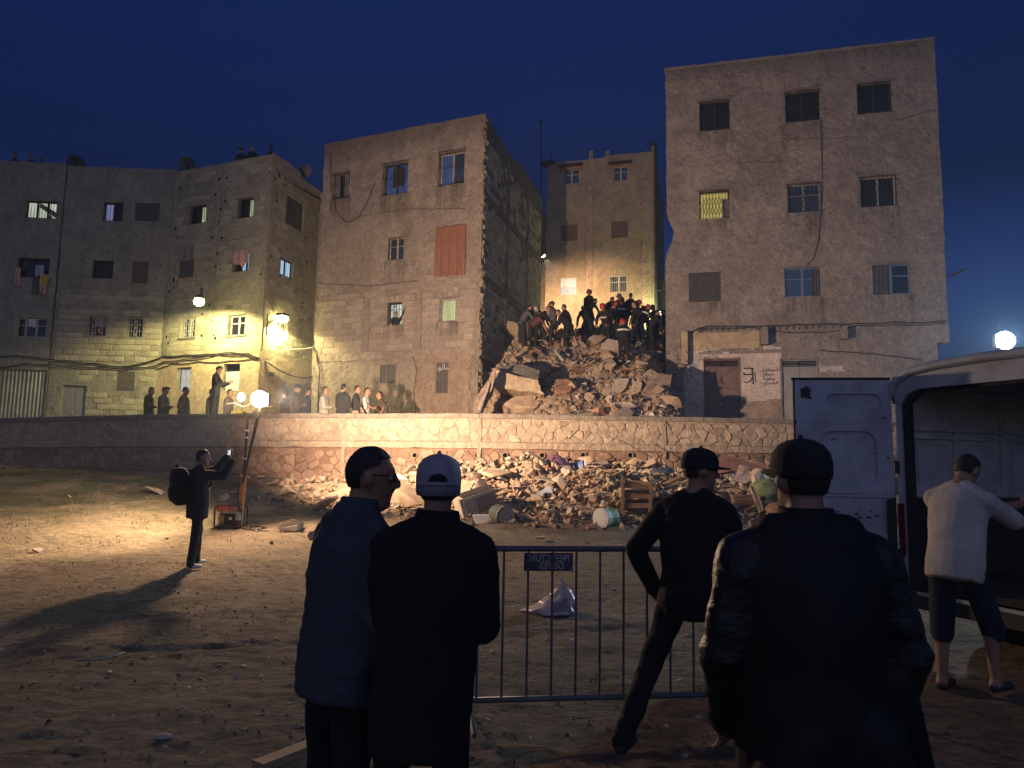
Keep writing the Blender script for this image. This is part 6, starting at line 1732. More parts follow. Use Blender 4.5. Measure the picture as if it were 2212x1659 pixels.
class Body:
    """overlapping limbs gathered, fused into one continuous skin by a voxel remesh, then coloured by the nearest limb"""
    def __init__(s): s.mb = MB(); s.prim = []
    def cap(s, a, b, ra, rb, lab, n=10):
        a, b = Vector(a), Vector(b); d = (b - a); L = d.length or 1e-4; d = d / L
        x = d.orthogonal().normalized(); y = d.cross(x); rings = []
        for t in (-80, -50, -22): q = rad(t); rings.append((a + d * ra * math.sin(q), x * ra * math.cos(q), y * ra * math.cos(q)))
        for k in (0, .33, .66, 1): r = ra + (rb - ra) * k; rings.append((a + d * L * k, x * r, y * r))
        for t in (22, 50, 80): q = rad(t); rings.append((b + d * rb * math.sin(q), x * rb * math.cos(q), y * rb * math.cos(q)))
        s.mb.add(*ring_mesh(rings, n)); s.prim.append(('cap', np.array(a), np.array(b), ra, rb, lab))
    def ell(s, c, r, lab, R=None):
        s.mb.ball(c, r, 16, 11, R); s.prim.append(('ell', np.array(c), np.array(r), np.array(R or Matrix.Identity(3)), 0, lab))
    def loft(s, rings, lab, n=20):
        """rings: (centre, half-width vector, half-depth vector)"""
        s.mb.add(*ring_mesh(rings, n)); s.prim.append(('loft', [(np.array(c), np.array(a), np.array(b)) for c, a, b in rings], 0, 0, 0, lab))
    def solve(s, voxel, smooth=3, fold=0.0, ffreq=(7, 7, 9), foldlabs=None, seed=0.0):
        me = bpy.data.meshes.new('tmp'); me.from_pydata(s.mb.v, [], s.mb.f)
        o = bpy.data.objects.new('tmp', me); C.objects.link(o)
        md = o.modifiers.new('r', 'REMESH'); md.mode = 'VOXEL'; md.voxel_size = voxel; md.adaptivity = 0
        if smooth: sm = o.modifiers.new('s', 'SMOOTH'); sm.factor = .5; sm.iterations = smooth
        e = bpy.data.meshes.new_from_object(o.evaluated_get(bpy.context.evaluated_depsgraph_get()))
        bpy.data.objects.remove(o); bpy.data.meshes.remove(me)
        co = np.empty(len(e.vertices) * 3); e.vertices.foreach_get('co', co); co = co.reshape(-1, 3)
        labs = sorted(set(p[-1] for p in s.prim))
        def field(P):
            best = np.full(len(P), 1e9); who = np.zeros(len(P), int)
            for p in s.prim:
                if p[0] == 'cap':
                    _, a, b, ra, rb, lab = p; ab = b - a; L2_ = ab @ ab + 1e-9
                    t = np.clip((P - a) @ ab / L2_, 0, 1); d = np.linalg.norm(P - a - t[:, None] * ab, axis=1) - (ra + (rb - ra) * t)
                elif p[0] == 'ell':
                    _, c, r, R3_, _, lab = p; q = (P - c) @ R3_; k = np.linalg.norm(q / r, axis=1); d = (k - 1) * r.min()
                else:
                    rg = p[1]; lab = p[-1]; d = np.full(len(P), 1e9)
                    for (c0, a0, b0), (c1, a1, b1) in zip(rg[:-1], rg[1:]):
                        ab = c1 - c0; L2_ = ab @ ab + 1e-9; t = np.clip((P - c0) @ ab / L2_, 0, 1); q = P - c0 - t[:, None] * ab
                        la = np.linalg.norm(a0) * (1 - t) + np.linalg.norm(a1) * t; lb = np.linalg.norm(b0) * (1 - t) + np.linalg.norm(b1) * t
                        ua, ub = a0 / np.linalg.norm(a0), b0 / np.linalg.norm(b0); uc = np.cross(ua, ub)
                        k = np.sqrt((q @ ua / la) ** 2 + (q @ ub / lb) ** 2); d = np.minimum(d, np.maximum((k - 1) * np.minimum(la, lb), np.abs(q @ uc) * (t * (1 - t) == 0)))
                m_ = d < best; best[m_] = d[m_]; who[m_] = labs.index(lab)
            return who
        if fold:
            nn = np.empty(len(e.vertices) * 3); e.vertices.foreach_get('normal', nn); nn = nn.reshape(-1, 3); vl = field(co)
            ok = np.array([labs[w] in (foldlabs or labs) for w in vl])
            disp = np.array([noise.noise(Vector((p[0] * ffreq[0] + seed, p[1] * ffreq[1], p[2] * ffreq[2]))) + .6 * abs(noise.noise(Vector((p[0] * ffreq[0] * 2.2, p[1] * ffreq[1] * 2.2 + seed, p[2] * ffreq[2] * 2.6)))) if k else 0 for p, k in zip(co, ok)])
            co = co + nn * (disp * fold)[:, None]
        nf = len(e.polygons); tot = np.empty(nf, int); e.polygons.foreach_get('loop_total', tot)
        fc = np.empty(nf * 3); e.polygons.foreach_get('center', fc); who = field(fc.reshape(-1, 3))
        faces = [tuple(p.vertices) for p in e.polygons]
        bpy.data.meshes.remove(e)
        return co, faces, who, labs

ARM = dict(down=((.14, .02, -1), (.06, .14, -1)), pocket=((.30, -.22, -1), (-.22, .42, -.8)), hip=((.85, -.3, -.75), (-.75, .35, -.5)), front=((.16, .22, -1), (-.75, .7, .05)), phone=((.10, .45, -.85), (-.25, .9, .35)),
           photo=((.18, .85, .12), (-.25, .75, .55)), reach=((.10, .65, -.85), (-.05, .35, -1)), brow=((.75, .45, .12), (-.75, .15, .65)), swing=((.12, -.35, -1), (.05, -.05, -1)), fwd=((.1, .4, -.9), (.0, .5, -.8)), up=((.35, .5, .7), (-.1, .3, .9)), sill=((.15, .6, -.6), (-.3, .9, .1)))
LEG = dict(stand=((.05, .0, -1), (.02, -.03, -1)), apart=((.16, .05, -1), (.10, -.04, -1)), fore=((.08, .38, -1), (.04, .05, -1)), back=((.06, -.30, -1), (.04, -.55, -1)), bent=((.14, .75, -1), (.04, -.45, -1)), deep=((.18, 1.0, -.45), (.06, -.35, -1)), up=((.12, .9, -.7), (.05, .0, -1)))

def hand_mesh(wrist, d, side_v, scale=1.0, curl=.35, lowpoly=True):
    """palm, four fingers of different length bent at the knuckle, and a thumb off the side of the palm"""
    m = MB(); d = Vector(d).normalized(); s = Vector(side_v); s = (s - d * s.dot(d)).normalized(); n = d.cross(s)
    k = scale; pl = .085 * k
    c = wrist + d * pl * .5
    R3_ = Matrix((s, d, n)).transposed()
    m.ball(c, (.040 * k, .052 * k, .017 * k), 8, 6, R3_)
    for i, L in enumerate((.060, .072, .075, .064)):
        o = wrist + d * pl * .92 + s * (-.030 + .020 * i) * k
        kn = o + (d * math.cos(curl) - n * math.sin(curl)) * L * k * .5; tip = kn + (d * math.cos(curl * 2.2) - n * math.sin(curl * 2.2)) * L * k * .5
        m.tube([o, kn, tip], [.0095 * k, .0088 * k, .007 * k], 5)
    o = wrist + d * pl * .30 + s * .034 * k; a = (d * .65 + s * .75 - n * .25).normalized(); b = (d * .9 + s * .25 - n * .35).normalized()
    m.tube([o, o + a * .036 * k, o + a * .036 * k + b * .030 * k], [.0125 * k, .0105 * k, .008 * k], 5)
    return m

def person(label, group=None, H=1.73, yaw=0., lean=0., side=0., head=(0, 0), arms=('down', 'down'), legs=('stand', 'stand'), top='black', bottom='charcoal', skin='skin', shoe='shoe', wear='hair', wearmat='hair',
           bulk=1.0, jacket=0.0, sleeve_mat=None, sleeve='long', legwear='long', shortlen=.04, voxel=.024, place_at=None, fit=None, solve_px=None, ground=None, strips=False, hem=.0, fold=.006, hands=True, extra=None, clip=None, collar=False, cls='person', shoulder=1.0, ffreq=(7, 7, 9), caphole=False):
    if fit is not None:
        fp = at(fit[0], fit[1], fit[2]); fg = ground_h(fp.x, fp.y) - .005; H = fp.z - fg - (.035 if wear in ('cap', 'helmet') else .012) + (fit[3] if len(fit) > 3 else 0)
    k = H / 1.75
    Z = Vector((0, 0, 1)); Rl = rotm(-lean, side, 0)
    hip = .095 * k; th = .435 * k; sh = .42 * k
    def leg(spec, sgn):
        t, s = LEG[spec] if isinstance(spec, str) else spec
        t = Vector((t[0] * sgn, t[1], t[2])).normalized(); s = Vector((s[0] * sgn, s[1], s[2])).normalized()
        h = Vector((hip * sgn, 0, 0)); kn = h + t * th; an = kn + s * sh
        return h, kn, an, s
    LG = [leg(legs[0], -1), leg(legs[1], 1)]
    low = min(l[2].z for l in LG) - .075 * k
    zp = -low
    pel = Vector((0, 0, zp))
    tl = .50 * k                                   # pelvis to shoulder line
    tp = lambda x, y, t: pel + Rl @ Vector((x * k, y * k, t * tl))
    B = Body()
    for i, (h, kn, an, s) in enumerate(LG):
        h, kn, an = h + pel, kn + pel, an + pel; lab = bottom
        r0, r1, r2 = (.088 * k * bulk ** .5, .064 * k, .050 * k)
        if legwear == 'shorts':
            B.cap(h, kn + (kn - h) * shortlen, r0 * 1.05, .082 * k, bottom); B.cap(kn, an, .056 * k, .038 * k, skin)
        else:
            B.cap(h, kn, r0, r1 * 1.05, bottom); B.cap(kn, an + s * .015 * k, r1 * 1.02, r2 * 1.12, bottom)
        fwd = Vector((.12 * (-1 if i == 0 else 1), 1, 0)).normalized()
        if isinstance(legs[i], str) and legs[i] == 'back': fwd = Vector((0, .85, -.5)).normalized()
        heel = an + Vector((0, 0, -.045 * k)) - fwd * .03 * k
        B.cap(heel, heel + fwd * .17 * k, .038 * k, .032 * k, shoe)
        B.cap(an, heel, .042 * k, .036 * k, shoe if legwear != 'shorts' else skin)
    b = bulk
    prof = [(-.20 - hem, .160 * b + jacket, .112 * b + jacket), (-.05, .168 * b + jacket, .120 * b + jacket), (.22, .160 * b + jacket * .9, .118 * b + jacket * .9), (.50, .172 * b + jacket * .7, .124 * b + jacket * .7), (.78, .186 * shoulder * b + jacket * .6, .118 * b + jacket * .5), (.93, .176 * shoulder * b + jacket * .4, .098 * b + jacket * .3), (1.03, .115 * b + jacket * .2, .075 * b), (1.10, .062, .058)]
    rx, ry = Rl @ Vector((1, 0, 0)), Rl @ Vector((0, 1, 0))
    B.loft([(tp(0, .0 if t < .3 else -.012, t), rx * w * k, ry * d * k) for t, w, d in prof], top)
    B.ell(pel + Vector((0, -.01, .0)), Vector((.158, .118, .13)) * k * (b ** .6), bottom)
    # neck and head
    hp, hy = head
    nb = tp(0, -.01, 1.06); Rh = Matrix.Rotation(hy, 3, 'Z') @ rotm(-lean * .55 - hp, 0, 0)
    hc = nb + (Rl @ Vector((0, .012 * k, .045 * k))) + Rh @ Vector((0, .02 * k, .105 * k))
    B.cap(nb, hc - Rh @ Vector((0, .02 * k, .05 * k)), .058 * k, .055 * k, skin)
    if collar: B.cap(tp(0, -.01, 1.02), tp(0, -.008, 1.07), .076 * k, .066 * k, top)
    E = lambda x, y, z: hc + Rh @ (Vector((x, y, z)) * k)
    B.ell(E(0, 0, .02), Vector((.076, .096, .105)) * k, skin, Rh); B.ell(E(0, .030, -.055), Vector((.058, .062, .062)) * k, skin, Rh)
    B.cap(E(0, .092, .015), E(0, .112, -.022), .010 * k, .017 * k, skin); B.cap(E(0, .07, -.1), E(0, .075, -.096), .022 * k, .022 * k, skin)
    for sx_ in (-1, 1): B.ell(E(.078 * sx_, -.01, -.005), Vector((.014, .024, .034)) * k, skin, Rh)
    # arms
    hands_at = []
    for i, spec in enumerate(arms):
        sgn = -1 if i == 0 else 1
        u_, f_ = ARM[spec] if isinstance(spec, str) else spec
        u_ = Vector((u_[0] * sgn, u_[1], u_[2])).normalized(); f_ = Vector((f_[0] * sgn, f_[1], f_[2])).normalized()
        s0 = tp(.172 * sgn * shoulder * (b ** .5) + jacket * .2 * sgn, -.012, .875)
        B.cap(tp(.045 * sgn, -.012, 1.045), s0, (.050 + jacket * .3) * k, (.060 + jacket * .4) * k, top)
        el = s0 + u_ * .29 * k; wr = el + f_ * .25 * k
        j = jacket * .5; slv = sleeve_mat or top
        B.cap(s0, el, (.060 + j) * k, (.050 + j) * k, slv)
        if sleeve == 'long': B.cap(el, wr, (.050 + j) * k, (.040 + j * .8) * k, slv); B.cap(wr, wr + f_ * .02, .030 * k, .028 * k, skin)
        else: B.cap(s0 + u_ * .12 * k, wr, .046 * k, .028 * k, skin)
        hands_at.append((wr, f_, sgn))
    if extra: extra(B, dict(tp=tp, E=E, Rl=Rl, Rh=Rh, k=k, pel=pel, hands=hands_at, LG=LG))
    co, faces, who, labs = B.solve(voxel, 2 if voxel > .018 else 3, fold, ffreq, [sleeve_mat] if sleeve_mat else [top, bottom], seed=len(label) * .37)
    # world placement
    Rz = Matrix.Rotation(yaw, 3, 'Z')
    topz = max(v[2] for v in co) + (.03 if wear in ('cap', 'helmet') else .012)
    if place_at is not None: loc = Vector(place_at)
    elif fit is not None:
        hd = Rz @ Vector((hc.x, hc.y, 0)); loc = Vector((fp.x - hd.x, fp.y - hd.y, fg))
    else:
        hd = Rz @ Vector((hc.x, hc.y, 0)); u, v = solve_px
        best = None
        for q in range(0, 1200):
            Y = ground[1] + (ground[2] - ground[1]) * q / 1200
            p = at(u, v, Y); fx, fy = p.x - hd.x, p.y - hd.y
            gz_ = ground[0](fx, fy) if callable(ground[0]) else ground[0]
            e = abs(p.z - topz - gz_)
            if best is None or e < best[0]: best = (e, Vector((fx, fy, gz_)))
        loc = best[1]
    root = thing('person', label, cls, loc, group)
    Rn = np.array(Rz)
    world = co @ Rn.T + np.array(loc)
    key = lambda n: PM.get(n) or M.get(n)
    Tw = lambda p: loc + Rz @ Vector(p)
    verts = world.tolist(); fl_ = list(faces); mi = list(who)
    if hands:
        for wr, f_, sgn in hands_at:
            hm = hand_mesh(Tw(wr), Rz @ f_, Rz @ Vector((-sgn * .9, .45, .2)), k * 1.02); o = len(verts)
            verts += hm.v; fl_ += [tuple(i + o for i in f) for f in hm.f]; mi += [labs.index(skin)] * len(hm.f)
    if clip is not None:
        kp = [i for i, f in enumerate(fl_) if min(verts[q][2] for q in f) > clip]; fl_ = [fl_[i] for i in kp]; mi = [mi[i] for i in kp]
        us_ = sorted(set(q for f in fl_ for q in f)); mp2 = {q: i for i, q in enumerate(us_)}; verts = [verts[q] for q in us_]; fl_ = [tuple(mp2[q] for q in f) for f in fl_]
    me = bpy.data.meshes.new('body'); me.from_pydata([tuple(Vector(v) - loc) for v in verts], [], fl_)
    link_mesh('body', me, [key(l) for l in labs], mi, root, True, loc)
    Hd = Rz @ Rh
    def hp_(x, y, z): return Tw(E(x, y, z))
    # hair or headgear
    if wear in ('hair', 'cap', 'flatcap'):
        m = MB(); m.ball(Vector((0, 0, 0)), Vector((.083, .103, .112)) * k, *((44, 34) if voxel < .018 else (20, 14)))
        cut = lambda v: (v.y < (-.28 + .75 * sstep(-.1, .45, v.z / (.112 * k))) * .103 * k or v.z > .60 * .112 * k) and v.z > -.66 * .112 * k
        keep = [f for f in m.f if all(cut(Vector(m.v[i])) for i in f)]
        used = sorted(set(i for f in keep for i in f)); mp_ = {q: n for n, q in enumerate(used)}
        h = MB(); h.add([hp_(0, -.004, .022) + Hd @ (Vector(m.v[q]) * (1 + .03 * noise.noise(Vector(m.v[q]) * 30))) for q in used], [tuple(mp_[i] for i in f) for f in keep])
        h.build('hair', PM['hair'], root, smooth=True)
    if wear == 'cap':
        m = MB(); rings = []
        for z, q in ((-.030 if caphole else .005, .95), (.02, 1.0), (.055, 1.0), (.088, .92), (.113, .72), (.128, .42), (.134, .1)): rings.append((hp_(0, -.004, z), Hd @ Vector((.090 * q * k, 0, 0)), Hd @ Vector((0, .110 * q * k, 0))))
        m.add(*ring_mesh(rings, 20)); m.build('cap', PM[wearmat], root, smooth=True)
        m = MB(); n = 12; vs = []
        for dz in (0, -.008):
            for q in range(n + 1):
                t = math.pi * q / n; vs += [hp_(.082 * math.cos(t), .02 + .075 * math.sin(t), .035 + dz), hp_(.080 * math.cos(t), .05 + .135 * math.sin(t), .022 + dz + .008 * math.sin(t))]
        o = 2 * (n + 1)
        m.add(vs, [(2 * q, 2 * q + 2, 2 * q + 3, 2 * q + 1) for q in range(n)] + [(o + 2 * q, o + 2 * q + 1, o + 2 * q + 3, o + 2 * q + 2) for q in range(n)] + [(2 * q + 1, 2 * q + 3, o + 2 * q + 3, o + 2 * q + 1) for q in range(n)])
        m.build('cap_brim', PM[wearmat], root, smooth=True)
        if caphole:
            m = MB(); n = 10; arc = []
            for q in range(n + 1):
                t = math.pi * q / n; x, z = .038 * math.cos(t), .024 + .032 * math.sin(t)
                arc.append(hp_(x, -.004 - .113 * math.sqrt(1 - (x / .09) ** 2) - .003, z))
            m.add([hp_(0, -.1215, .034)] + [hp_(0, -.1195, .026)] + arc, [(0, q + 2, q + 3) for q in range(n)] + [(0, 2 + n, 1), (0, 1, 2)]); m.build('cap_opening', PM['charcoal'], root)
            m = MB(); m.tube([hp_(.093 * math.sin(t), -.004 - .112 * math.cos(t), .016) for t in [-.9 + 1.8 * q / 12 for q in range(13)]], .007 * k, 6); m.build('cap_strap', PM[wearmat], root, smooth=True)
        m = MB(); m.ball(hp_(0, -.004, .137), .009 * k, 8, 5); m.build('cap_button', PM[wearmat], root)
    if wear == 'flatcap':
        m = MB(); m.ball(hp_(0, .02, .085), Vector((.098, .128, .048)) * k, 16, 8, Hd); m.build('flat_cap', PM[wearmat], root, smooth=True)
    if wear == 'helmet':
        m = MB(); rings = []
        for z, q in ((-.035, 1.05), (-.02, 1.12), (.0, 1.06), (.06, 1.05), (.105, .88), (.135, .58), (.148, .15)): rings.append((hp_(0, -.004, z + .005), Hd @ Vector((.105 * q * k, 0, 0)), Hd @ Vector((0, .125 * q * k, 0))))
        m.add(*ring_mesh(rings, 18)); m.build('helmet', PM[wearmat], root, smooth=True)
        m = MB(); m.tube([hp_(0, .118 * math.cos(t), .02 + .136 * math.sin(t)) for t in [math.pi * q / 10 for q in range(11)]], .016 * k, 6); m.build('helmet_crest', PM[wearmat], root, smooth=True)
        m = MB(); m.tube([hp_(.098 * math.sin(t), .118 * math.cos(t), .015) for t in [-1.2 + 2.4 * q / 10 for q in range(11)]], .014, 5); m.build('visor', PM['charcoal'], root)
    if collar:
        m = MB(); ca, cb2 = Rz @ rx, Rz @ ry; m.add(*[(vs_, fs_[:-2]) for vs_, fs_ in [ring_mesh([(Tw(tp(0, y_, t_)), ca * a_ * k, cb2 * b_ * k) for y_, t_, a_, b_ in ((-.012, .985, .132, .098), (-.012, 1.03, .108, .092), (-.008, 1.10, .094, .089), (-.002, 1.185, .084, .084), (.0, 1.19, .077, .077), (-.006, 1.10, .072, .070))], 28)]][0]); m.build('collar', key(top), root, smooth=True)
    if strips:
        def band(a, b, r, q, nm='reflective_strip', mt='strip'):
            p = a.lerp(b, q); d = (b - a).normalized(); m = MB(); m.cyl(Tw(p - d * .022), Tw(p + d * .022), r, r, 14, False); m.build(nm, PM[mt], root)
        for (h, kn, an, s) in LG: band(kn + pel, an + pel, .066 * k, .80)
        m = MB(); n = 18; c0 = tp(0, 0, .70); rg = []
        for dz in (-.03, .03): rg.append((Tw(c0 + Rl @ Vector((0, 0, dz))), Rz @ rx * (.186 * b + jacket + .018) * k, Rz @ ry * (.128 * b + jacket * .8 + .016) * k))
        vs, fs = ring_mesh(rg, n); m.add(vs, fs[:n]); m.build('reflective_strip', PM['strip'], root)
    return dict(root=root, Tw=Tw, E=hp_, Hd=Hd, Rz=Rz, hands=[(Tw(w), Rz @ f, s) for w, f, s in hands_at], tp=lambda x, y, t: Tw(tp(x, y, t)), k=k, loc=loc)

TR = (TERRACE, 20.75, 22.6)
RT = rad(-90)
GW = 'onlookers standing behind the retaining wall'
def onlooker(label, px, **k):
    k.setdefault('yaw', RT); k.setdefault('ground', TR)
    return person(label, GW, solve_px=px, **k)
onlooker('man in a dark jacket facing right, leftmost behind the wall', (328, 838), top='charcoal', jacket=.02, arms=('pocket', 'front'), H=1.70, head=(.25, 0))
onlooker('man in a flat cap and grey green jacket, second from the left behind the wall', (358, 837), top='greygreen', jacket=.035, arms=('front', 'front'), wear='flatcap', wearmat='charcoal', H=1.71, bulk=1.1)
onlooker('stout man in a brown jacket with hands in pockets under the lit net window', (402, 837), top='brown', jacket=.05, arms=('pocket', 'pocket'), H=1.72, bulk=1.12, yaw=rad(-80))
P_st = person('man with a phone standing raised above the others on a block behind the wall', GW, solve_px=(474, 790), ground=(TERRACE + .62, 21, 26), yaw=RT, top='charcoal', bottom='black', arms=('phone', 'phone'), head=(.35, 0), H=1.74)
c = P_st['loc']; m = MB(); m.box((c.x, c.y, TERRACE + .31), (.7, .6, .62)); m.build('concrete_block', M['conc'], None, label='concrete block behind the wall under the man with the phone', category='block')
m = MB(); h0 = P_st['hands'][1][0]; m.box(h0 + Vector((.10, 0, .03)), (.14, .07, .012), rotm(0, -.4, 0)); m.build('phone', M['spray'], None, label='phone held by the man standing on the block', category='phone')
onlooker('man in dark clothes crouching left of the raised man behind the wall', (459, 846), top='brown', jacket=.02, H=1.68, ground=TR); onlooker('man close beside the raised man on his right, behind the wall', (497, 846), top='brown', H=1.68, yaw=rad(-100))
onlooker('man shading his eyes with a raised arm right of the floodlight', (614, 852), top='brown', arms=('down', 'brow'), yaw=rad(70), H=1.66, head=(.2, 0)); onlooker('tall man in a dark peaked cap right of the floodlight', (643, 828), top='brown', jacket=.03, wear='cap', wearmat='charcoal', H=1.78, arms=('front', 'pocket'), head=(.15, 0))
onlooker('man in a plum dark jacket at the edge of the alley', (666, 838), top='navy', jacket=.02, H=1.73, arms=('pocket', 'pocket'), yaw=rad(-60))
onlooker('man in a loose white shirt with folded arms at the left of the brown building', (704, 834), top='offwhite', bottom='offwhite', jacket=.03, arms=('front', 'front'), H=1.72, hem=.5)
onlooker('man in a black jacket and patterned trousers seen from behind', (743, 829), top='charcoal', bottom='pattern', jacket=.025, arms=('front', 'front'), yaw=rad(-25), H=1.74)
onlooker('man in a dark tee shirt and beige trousers in front of the brown building', (773, 832), top='charcoal', bottom='beige', sleeve='short', arms=('down', 'fwd'), H=1.74, yaw=rad(-80))
onlooker('man in a white and green shirt in front of the brown building', (794, 837), top='white', bottom='navy', arms=('front', 'front'), sleeve='short', H=1.71, yaw=rad(-95))
pl_ = onlooker('man in a brown vest leaning on a stick with a hand on his hip', (820, 845), top='brown', bottom='brown', sleeve='short', arms=('hip', 'fwd'), lean=.35, H=1.72, yaw=rad(110), head=(-.2, .0))
h0 = pl_['hands'][1][0]; m = MB(); m.cyl(h0 + Vector((.05, 0, .12)), Vector((h0.x - .1, h0.y - .05, TERRACE)), .018); m.build('walking_stick', M['wood'], None, label='stick held by the man in the brown vest', category='stick')
# roof watchers
for lab, px, Y, wy, hp in (('onlooker on the far left roof, leftmost of three', (36, 332), 29.9, 180, 1.70), ('onlooker on the far left roof, middle of three', (70, 335), 29.9, 190, 1.70), ('onlooker on the far left roof, rightmost of three', (93, 342), 29.9, 170, 1.62)):
    p = at(*px, Y); person(lab, 'people watching from the roofs', place_at=(p.x, p.y, p.z - hp), H=hp, yaw=rad(wy), top='black', arms=('front', 'front'), lean=.15)
for lab, px, w_, mt, hp in (('onlooker in a cap on the corner house roof', (521, 318), 'cap', 'charcoal', 1.72), ('bareheaded onlooker on the corner house roof', (546, 314), 'hair', 'hair', 1.75)):
    p = at(*px, 29.3); person(lab, 'people watching from the roofs', place_at=(p.x, p.y, p.z - hp - .02), H=hp, yaw=rad(175), top='black', arms=('front', 'front'), wear=w_, wearmat=mt)
p = at(586, 318, 28.5); m = MB(); m.ball(p, (.06, .06, .16), 8, 6); m.cyl(p, p - Vector((0, 0, .5)), .04); m.ball(p - Vector((0, 0, .3)), (.14, .1, .16), 8, 6); m.build('roof_antenna_stub', M['iron'], None, label='short dark fixture on the roof corner of the corner house', category='antenna')
# faces at windows
def at_window(label, f, px, d, **k):
    u, z = f.px(*px); p = f.pt(u, z, d); return person(label, 'people looking out of windows', place_at=(p.x, p.y, p.z - k.get('H', 1.6)), voxel=.024, **k)
at_window('person leaning on the sill of the lit window at the far left', AF, (107, 463), -.06, clip=aw['t'][2] + .02, H=1.6, yaw=rad(180), top='black', arms=('sill', 'sill'))
at_window('person looking out through the grille of the block house window', BF, Z1(568, 1098), -.08, clip=bw_['l1'][2] + .02, H=1.6, yaw=rad(180), top='charcoal', arms=('front', 'front'), skin='skin_d')
at_window('person reaching an arm out of the lit window of the brown building', MBF, (856, 672), .0, clip=mw['l1'][2] - .06, H=1.6, yaw=rad(205), top='black', arms=(((.1, .55, .5), (.0, .6, .5)), ((.2, .8, -.6), (-.2, .6, -.7))))

# rescuers and helpers on the heap
HG = (upper_h, 23, 32)
GR = 'people digging on the heap'
def digger(label, zp, Yr=None, **k):
    k.setdefault('ground', HG if Yr is None else (upper_h, Yr[0] - 2.8, Yr[1] - 1.4)); k.setdefault('legs', ('apart', 'apart')); k.setdefault('bulk', 1.1); k.setdefault('H', 1.76)
    return person(label, GR, solve_px=Z7(*zp), **k)
FJ = dict(top='black', bottom='black', wear='helmet', wearmat='helmet', jacket=.02, strips=True)
digger('man in grey bending at the far left of the workers', (515, 290), (29, 32), top='grey', lean=.5, yaw=rad(-70), arms=('reach', 'reach'))
digger('man in a white cap bending low at the left of the workers', (560, 305), (27.5, 29.5), top='black', bottom='charcoal', lean=1.05, yaw=rad(-75), arms=('reach', 'reach'), wear='cap', wearmat='cap_w', legs=('fore', 'stand'))
digger('man in shorts stooping with his back half to us at the left of the heap', (600, 340), (27, 29), top='charcoal', bottom='greygreen', lean=.85, yaw=rad(-50), legwear='shorts', arms=('reach', 'reach'), sleeve='short', legs=('apart', 'fore'))
digger('man in a red and black top stooping to lift a brick block', (650, 350), (27.5, 29.5), top='red', bottom='black', lean=.9, yaw=rad(-95), arms=('reach', 'reach'), sleeve='short', legs=('bent', 'apart'))
digger('man in dark clothes and cap looking left among the workers', (712, 255), (29, 32), top='grey', yaw=rad(60), wear='cap', wearmat='charcoal', arms=('front', 'down'), lean=.1)
digger('man in black tee shirt and shorts stepping down to the left', (820, 285), (28, 31), top='black', bottom='black', lean=.3, yaw=rad(55), legwear='shorts', sleeve='short', arms=('reach', 'swing'), legs=('fore', 'back'))
digger('rescuer in dark overalls and brown helmet standing highest on the heap', (1045, 150), (29.5, 33.4), top='black', bottom='black', wear='helmet', wearmat='helmet_br', yaw=rad(-40), arms=('front', 'front'), jacket=.01)
digger('worker bending behind the one who stands highest', (1098, 235), (30, 33.4), top='black', lean=.75, yaw=rad(-60), arms=('reach', 'reach'), legs=('bent', 'apart'))
digger('rescuer with a red helmet bending left of the centre group', (1165, 280), (28, 31.5), **{**FJ, 'lean': .7, 'yaw': rad(150), 'arms': ('reach', 'reach'), 'legs': ('bent', 'apart')})
digger('worker in a dark hood stooping in the centre group', (1252, 222), (29, 33), top='black', lean=.6, yaw=rad(-60), arms=('reach', 'reach'), legs=('apart', 'bent'))
digger('rescuer with a blue helmet at the back of the centre group', (1312, 192), (30, 33.4), **{**FJ, 'wearmat': 'helmet_b', 'lean': .3, 'yaw': rad(170)})
digger('rescuer with a red helmet facing us in the centre group', (1335, 222), (28.5, 31.5), **{**FJ, 'lean': .2, 'yaw': rad(180), 'arms': ('fwd', 'fwd')})
digger('bareheaded man in dark clothes standing behind the centre group', (1414, 188), (30, 33.4), top='black', yaw=rad(10), arms=('front', 'front'))
digger('rescuer with a red helmet looking back at the right of the group', (1487, 248), (28.5, 32), **{**FJ, 'lean': .25, 'yaw': rad(-140), 'arms': ('fwd', 'down')})
digger('rescuer with a red cap and striped jacket bending at the right edge', (1572, 285), (28, 31.5), top='black', bottom='greygreen', wear='cap', wearmat='helmet', lean=.55, yaw=rad(-70), arms=('reach', 'reach'), strips=True, jacket=.02, legs=('bent', 'apart'))
digger('rescuer with a red helmet standing with his back to us lowest on the heap', (1343, 416), (25.5, 28.8), **{**FJ, 'yaw': rad(5), 'arms': ('front', 'front'), 'legs': ('stand', 'apart'), 'lean': .12, 'head': (.3, 0)})
for lab, zp, yr, w_ in (('dark haired helper stooping between the man in shorts and the cap', (680, 300), (29, 32), 'hair'), ('helper in black crouched low behind the brick block', (770, 335), (28.5, 31), 'hair'), ('rescuer with a red helmet deep in the middle of the centre group', (1280, 265), (29, 32.5), 'helmet'), ('rescuer bending behind the one with the red cap', (1530, 300), (29.5, 33), 'helmet'), ('helper in black squatting beside the one who stands highest', (990, 300), (29.5, 33), 'hair')):
    digger(lab, zp, yr, top='black', bottom='black', lean=.7, yaw=rad(len(lab) * 37 % 360), arms=('reach', 'reach'), legs=('bent', 'apart'), wear=w_, wearmat='helmet', jacket=.02)
for lab, zp, yr in (('helper in black at the far right edge of the group', (1612, 300), (29.5, 33)), ('helper in black crouching by the pink building', (1655, 335), (29.5, 33)), ('helper in black between the two red helmets on the right', (1448, 262), (30, 33.2))):
    digger(lab, zp, yr, top='black', bottom='black', lean=.45, yaw=rad(len(lab) * 53 % 360), arms=('reach', 'reach'), legs=('bent', 'apart'))
digger('dark figure half hidden by the edge of the pink building', (1700, 330), (28, 32), top='black', yaw=rad(90), lean=.2)
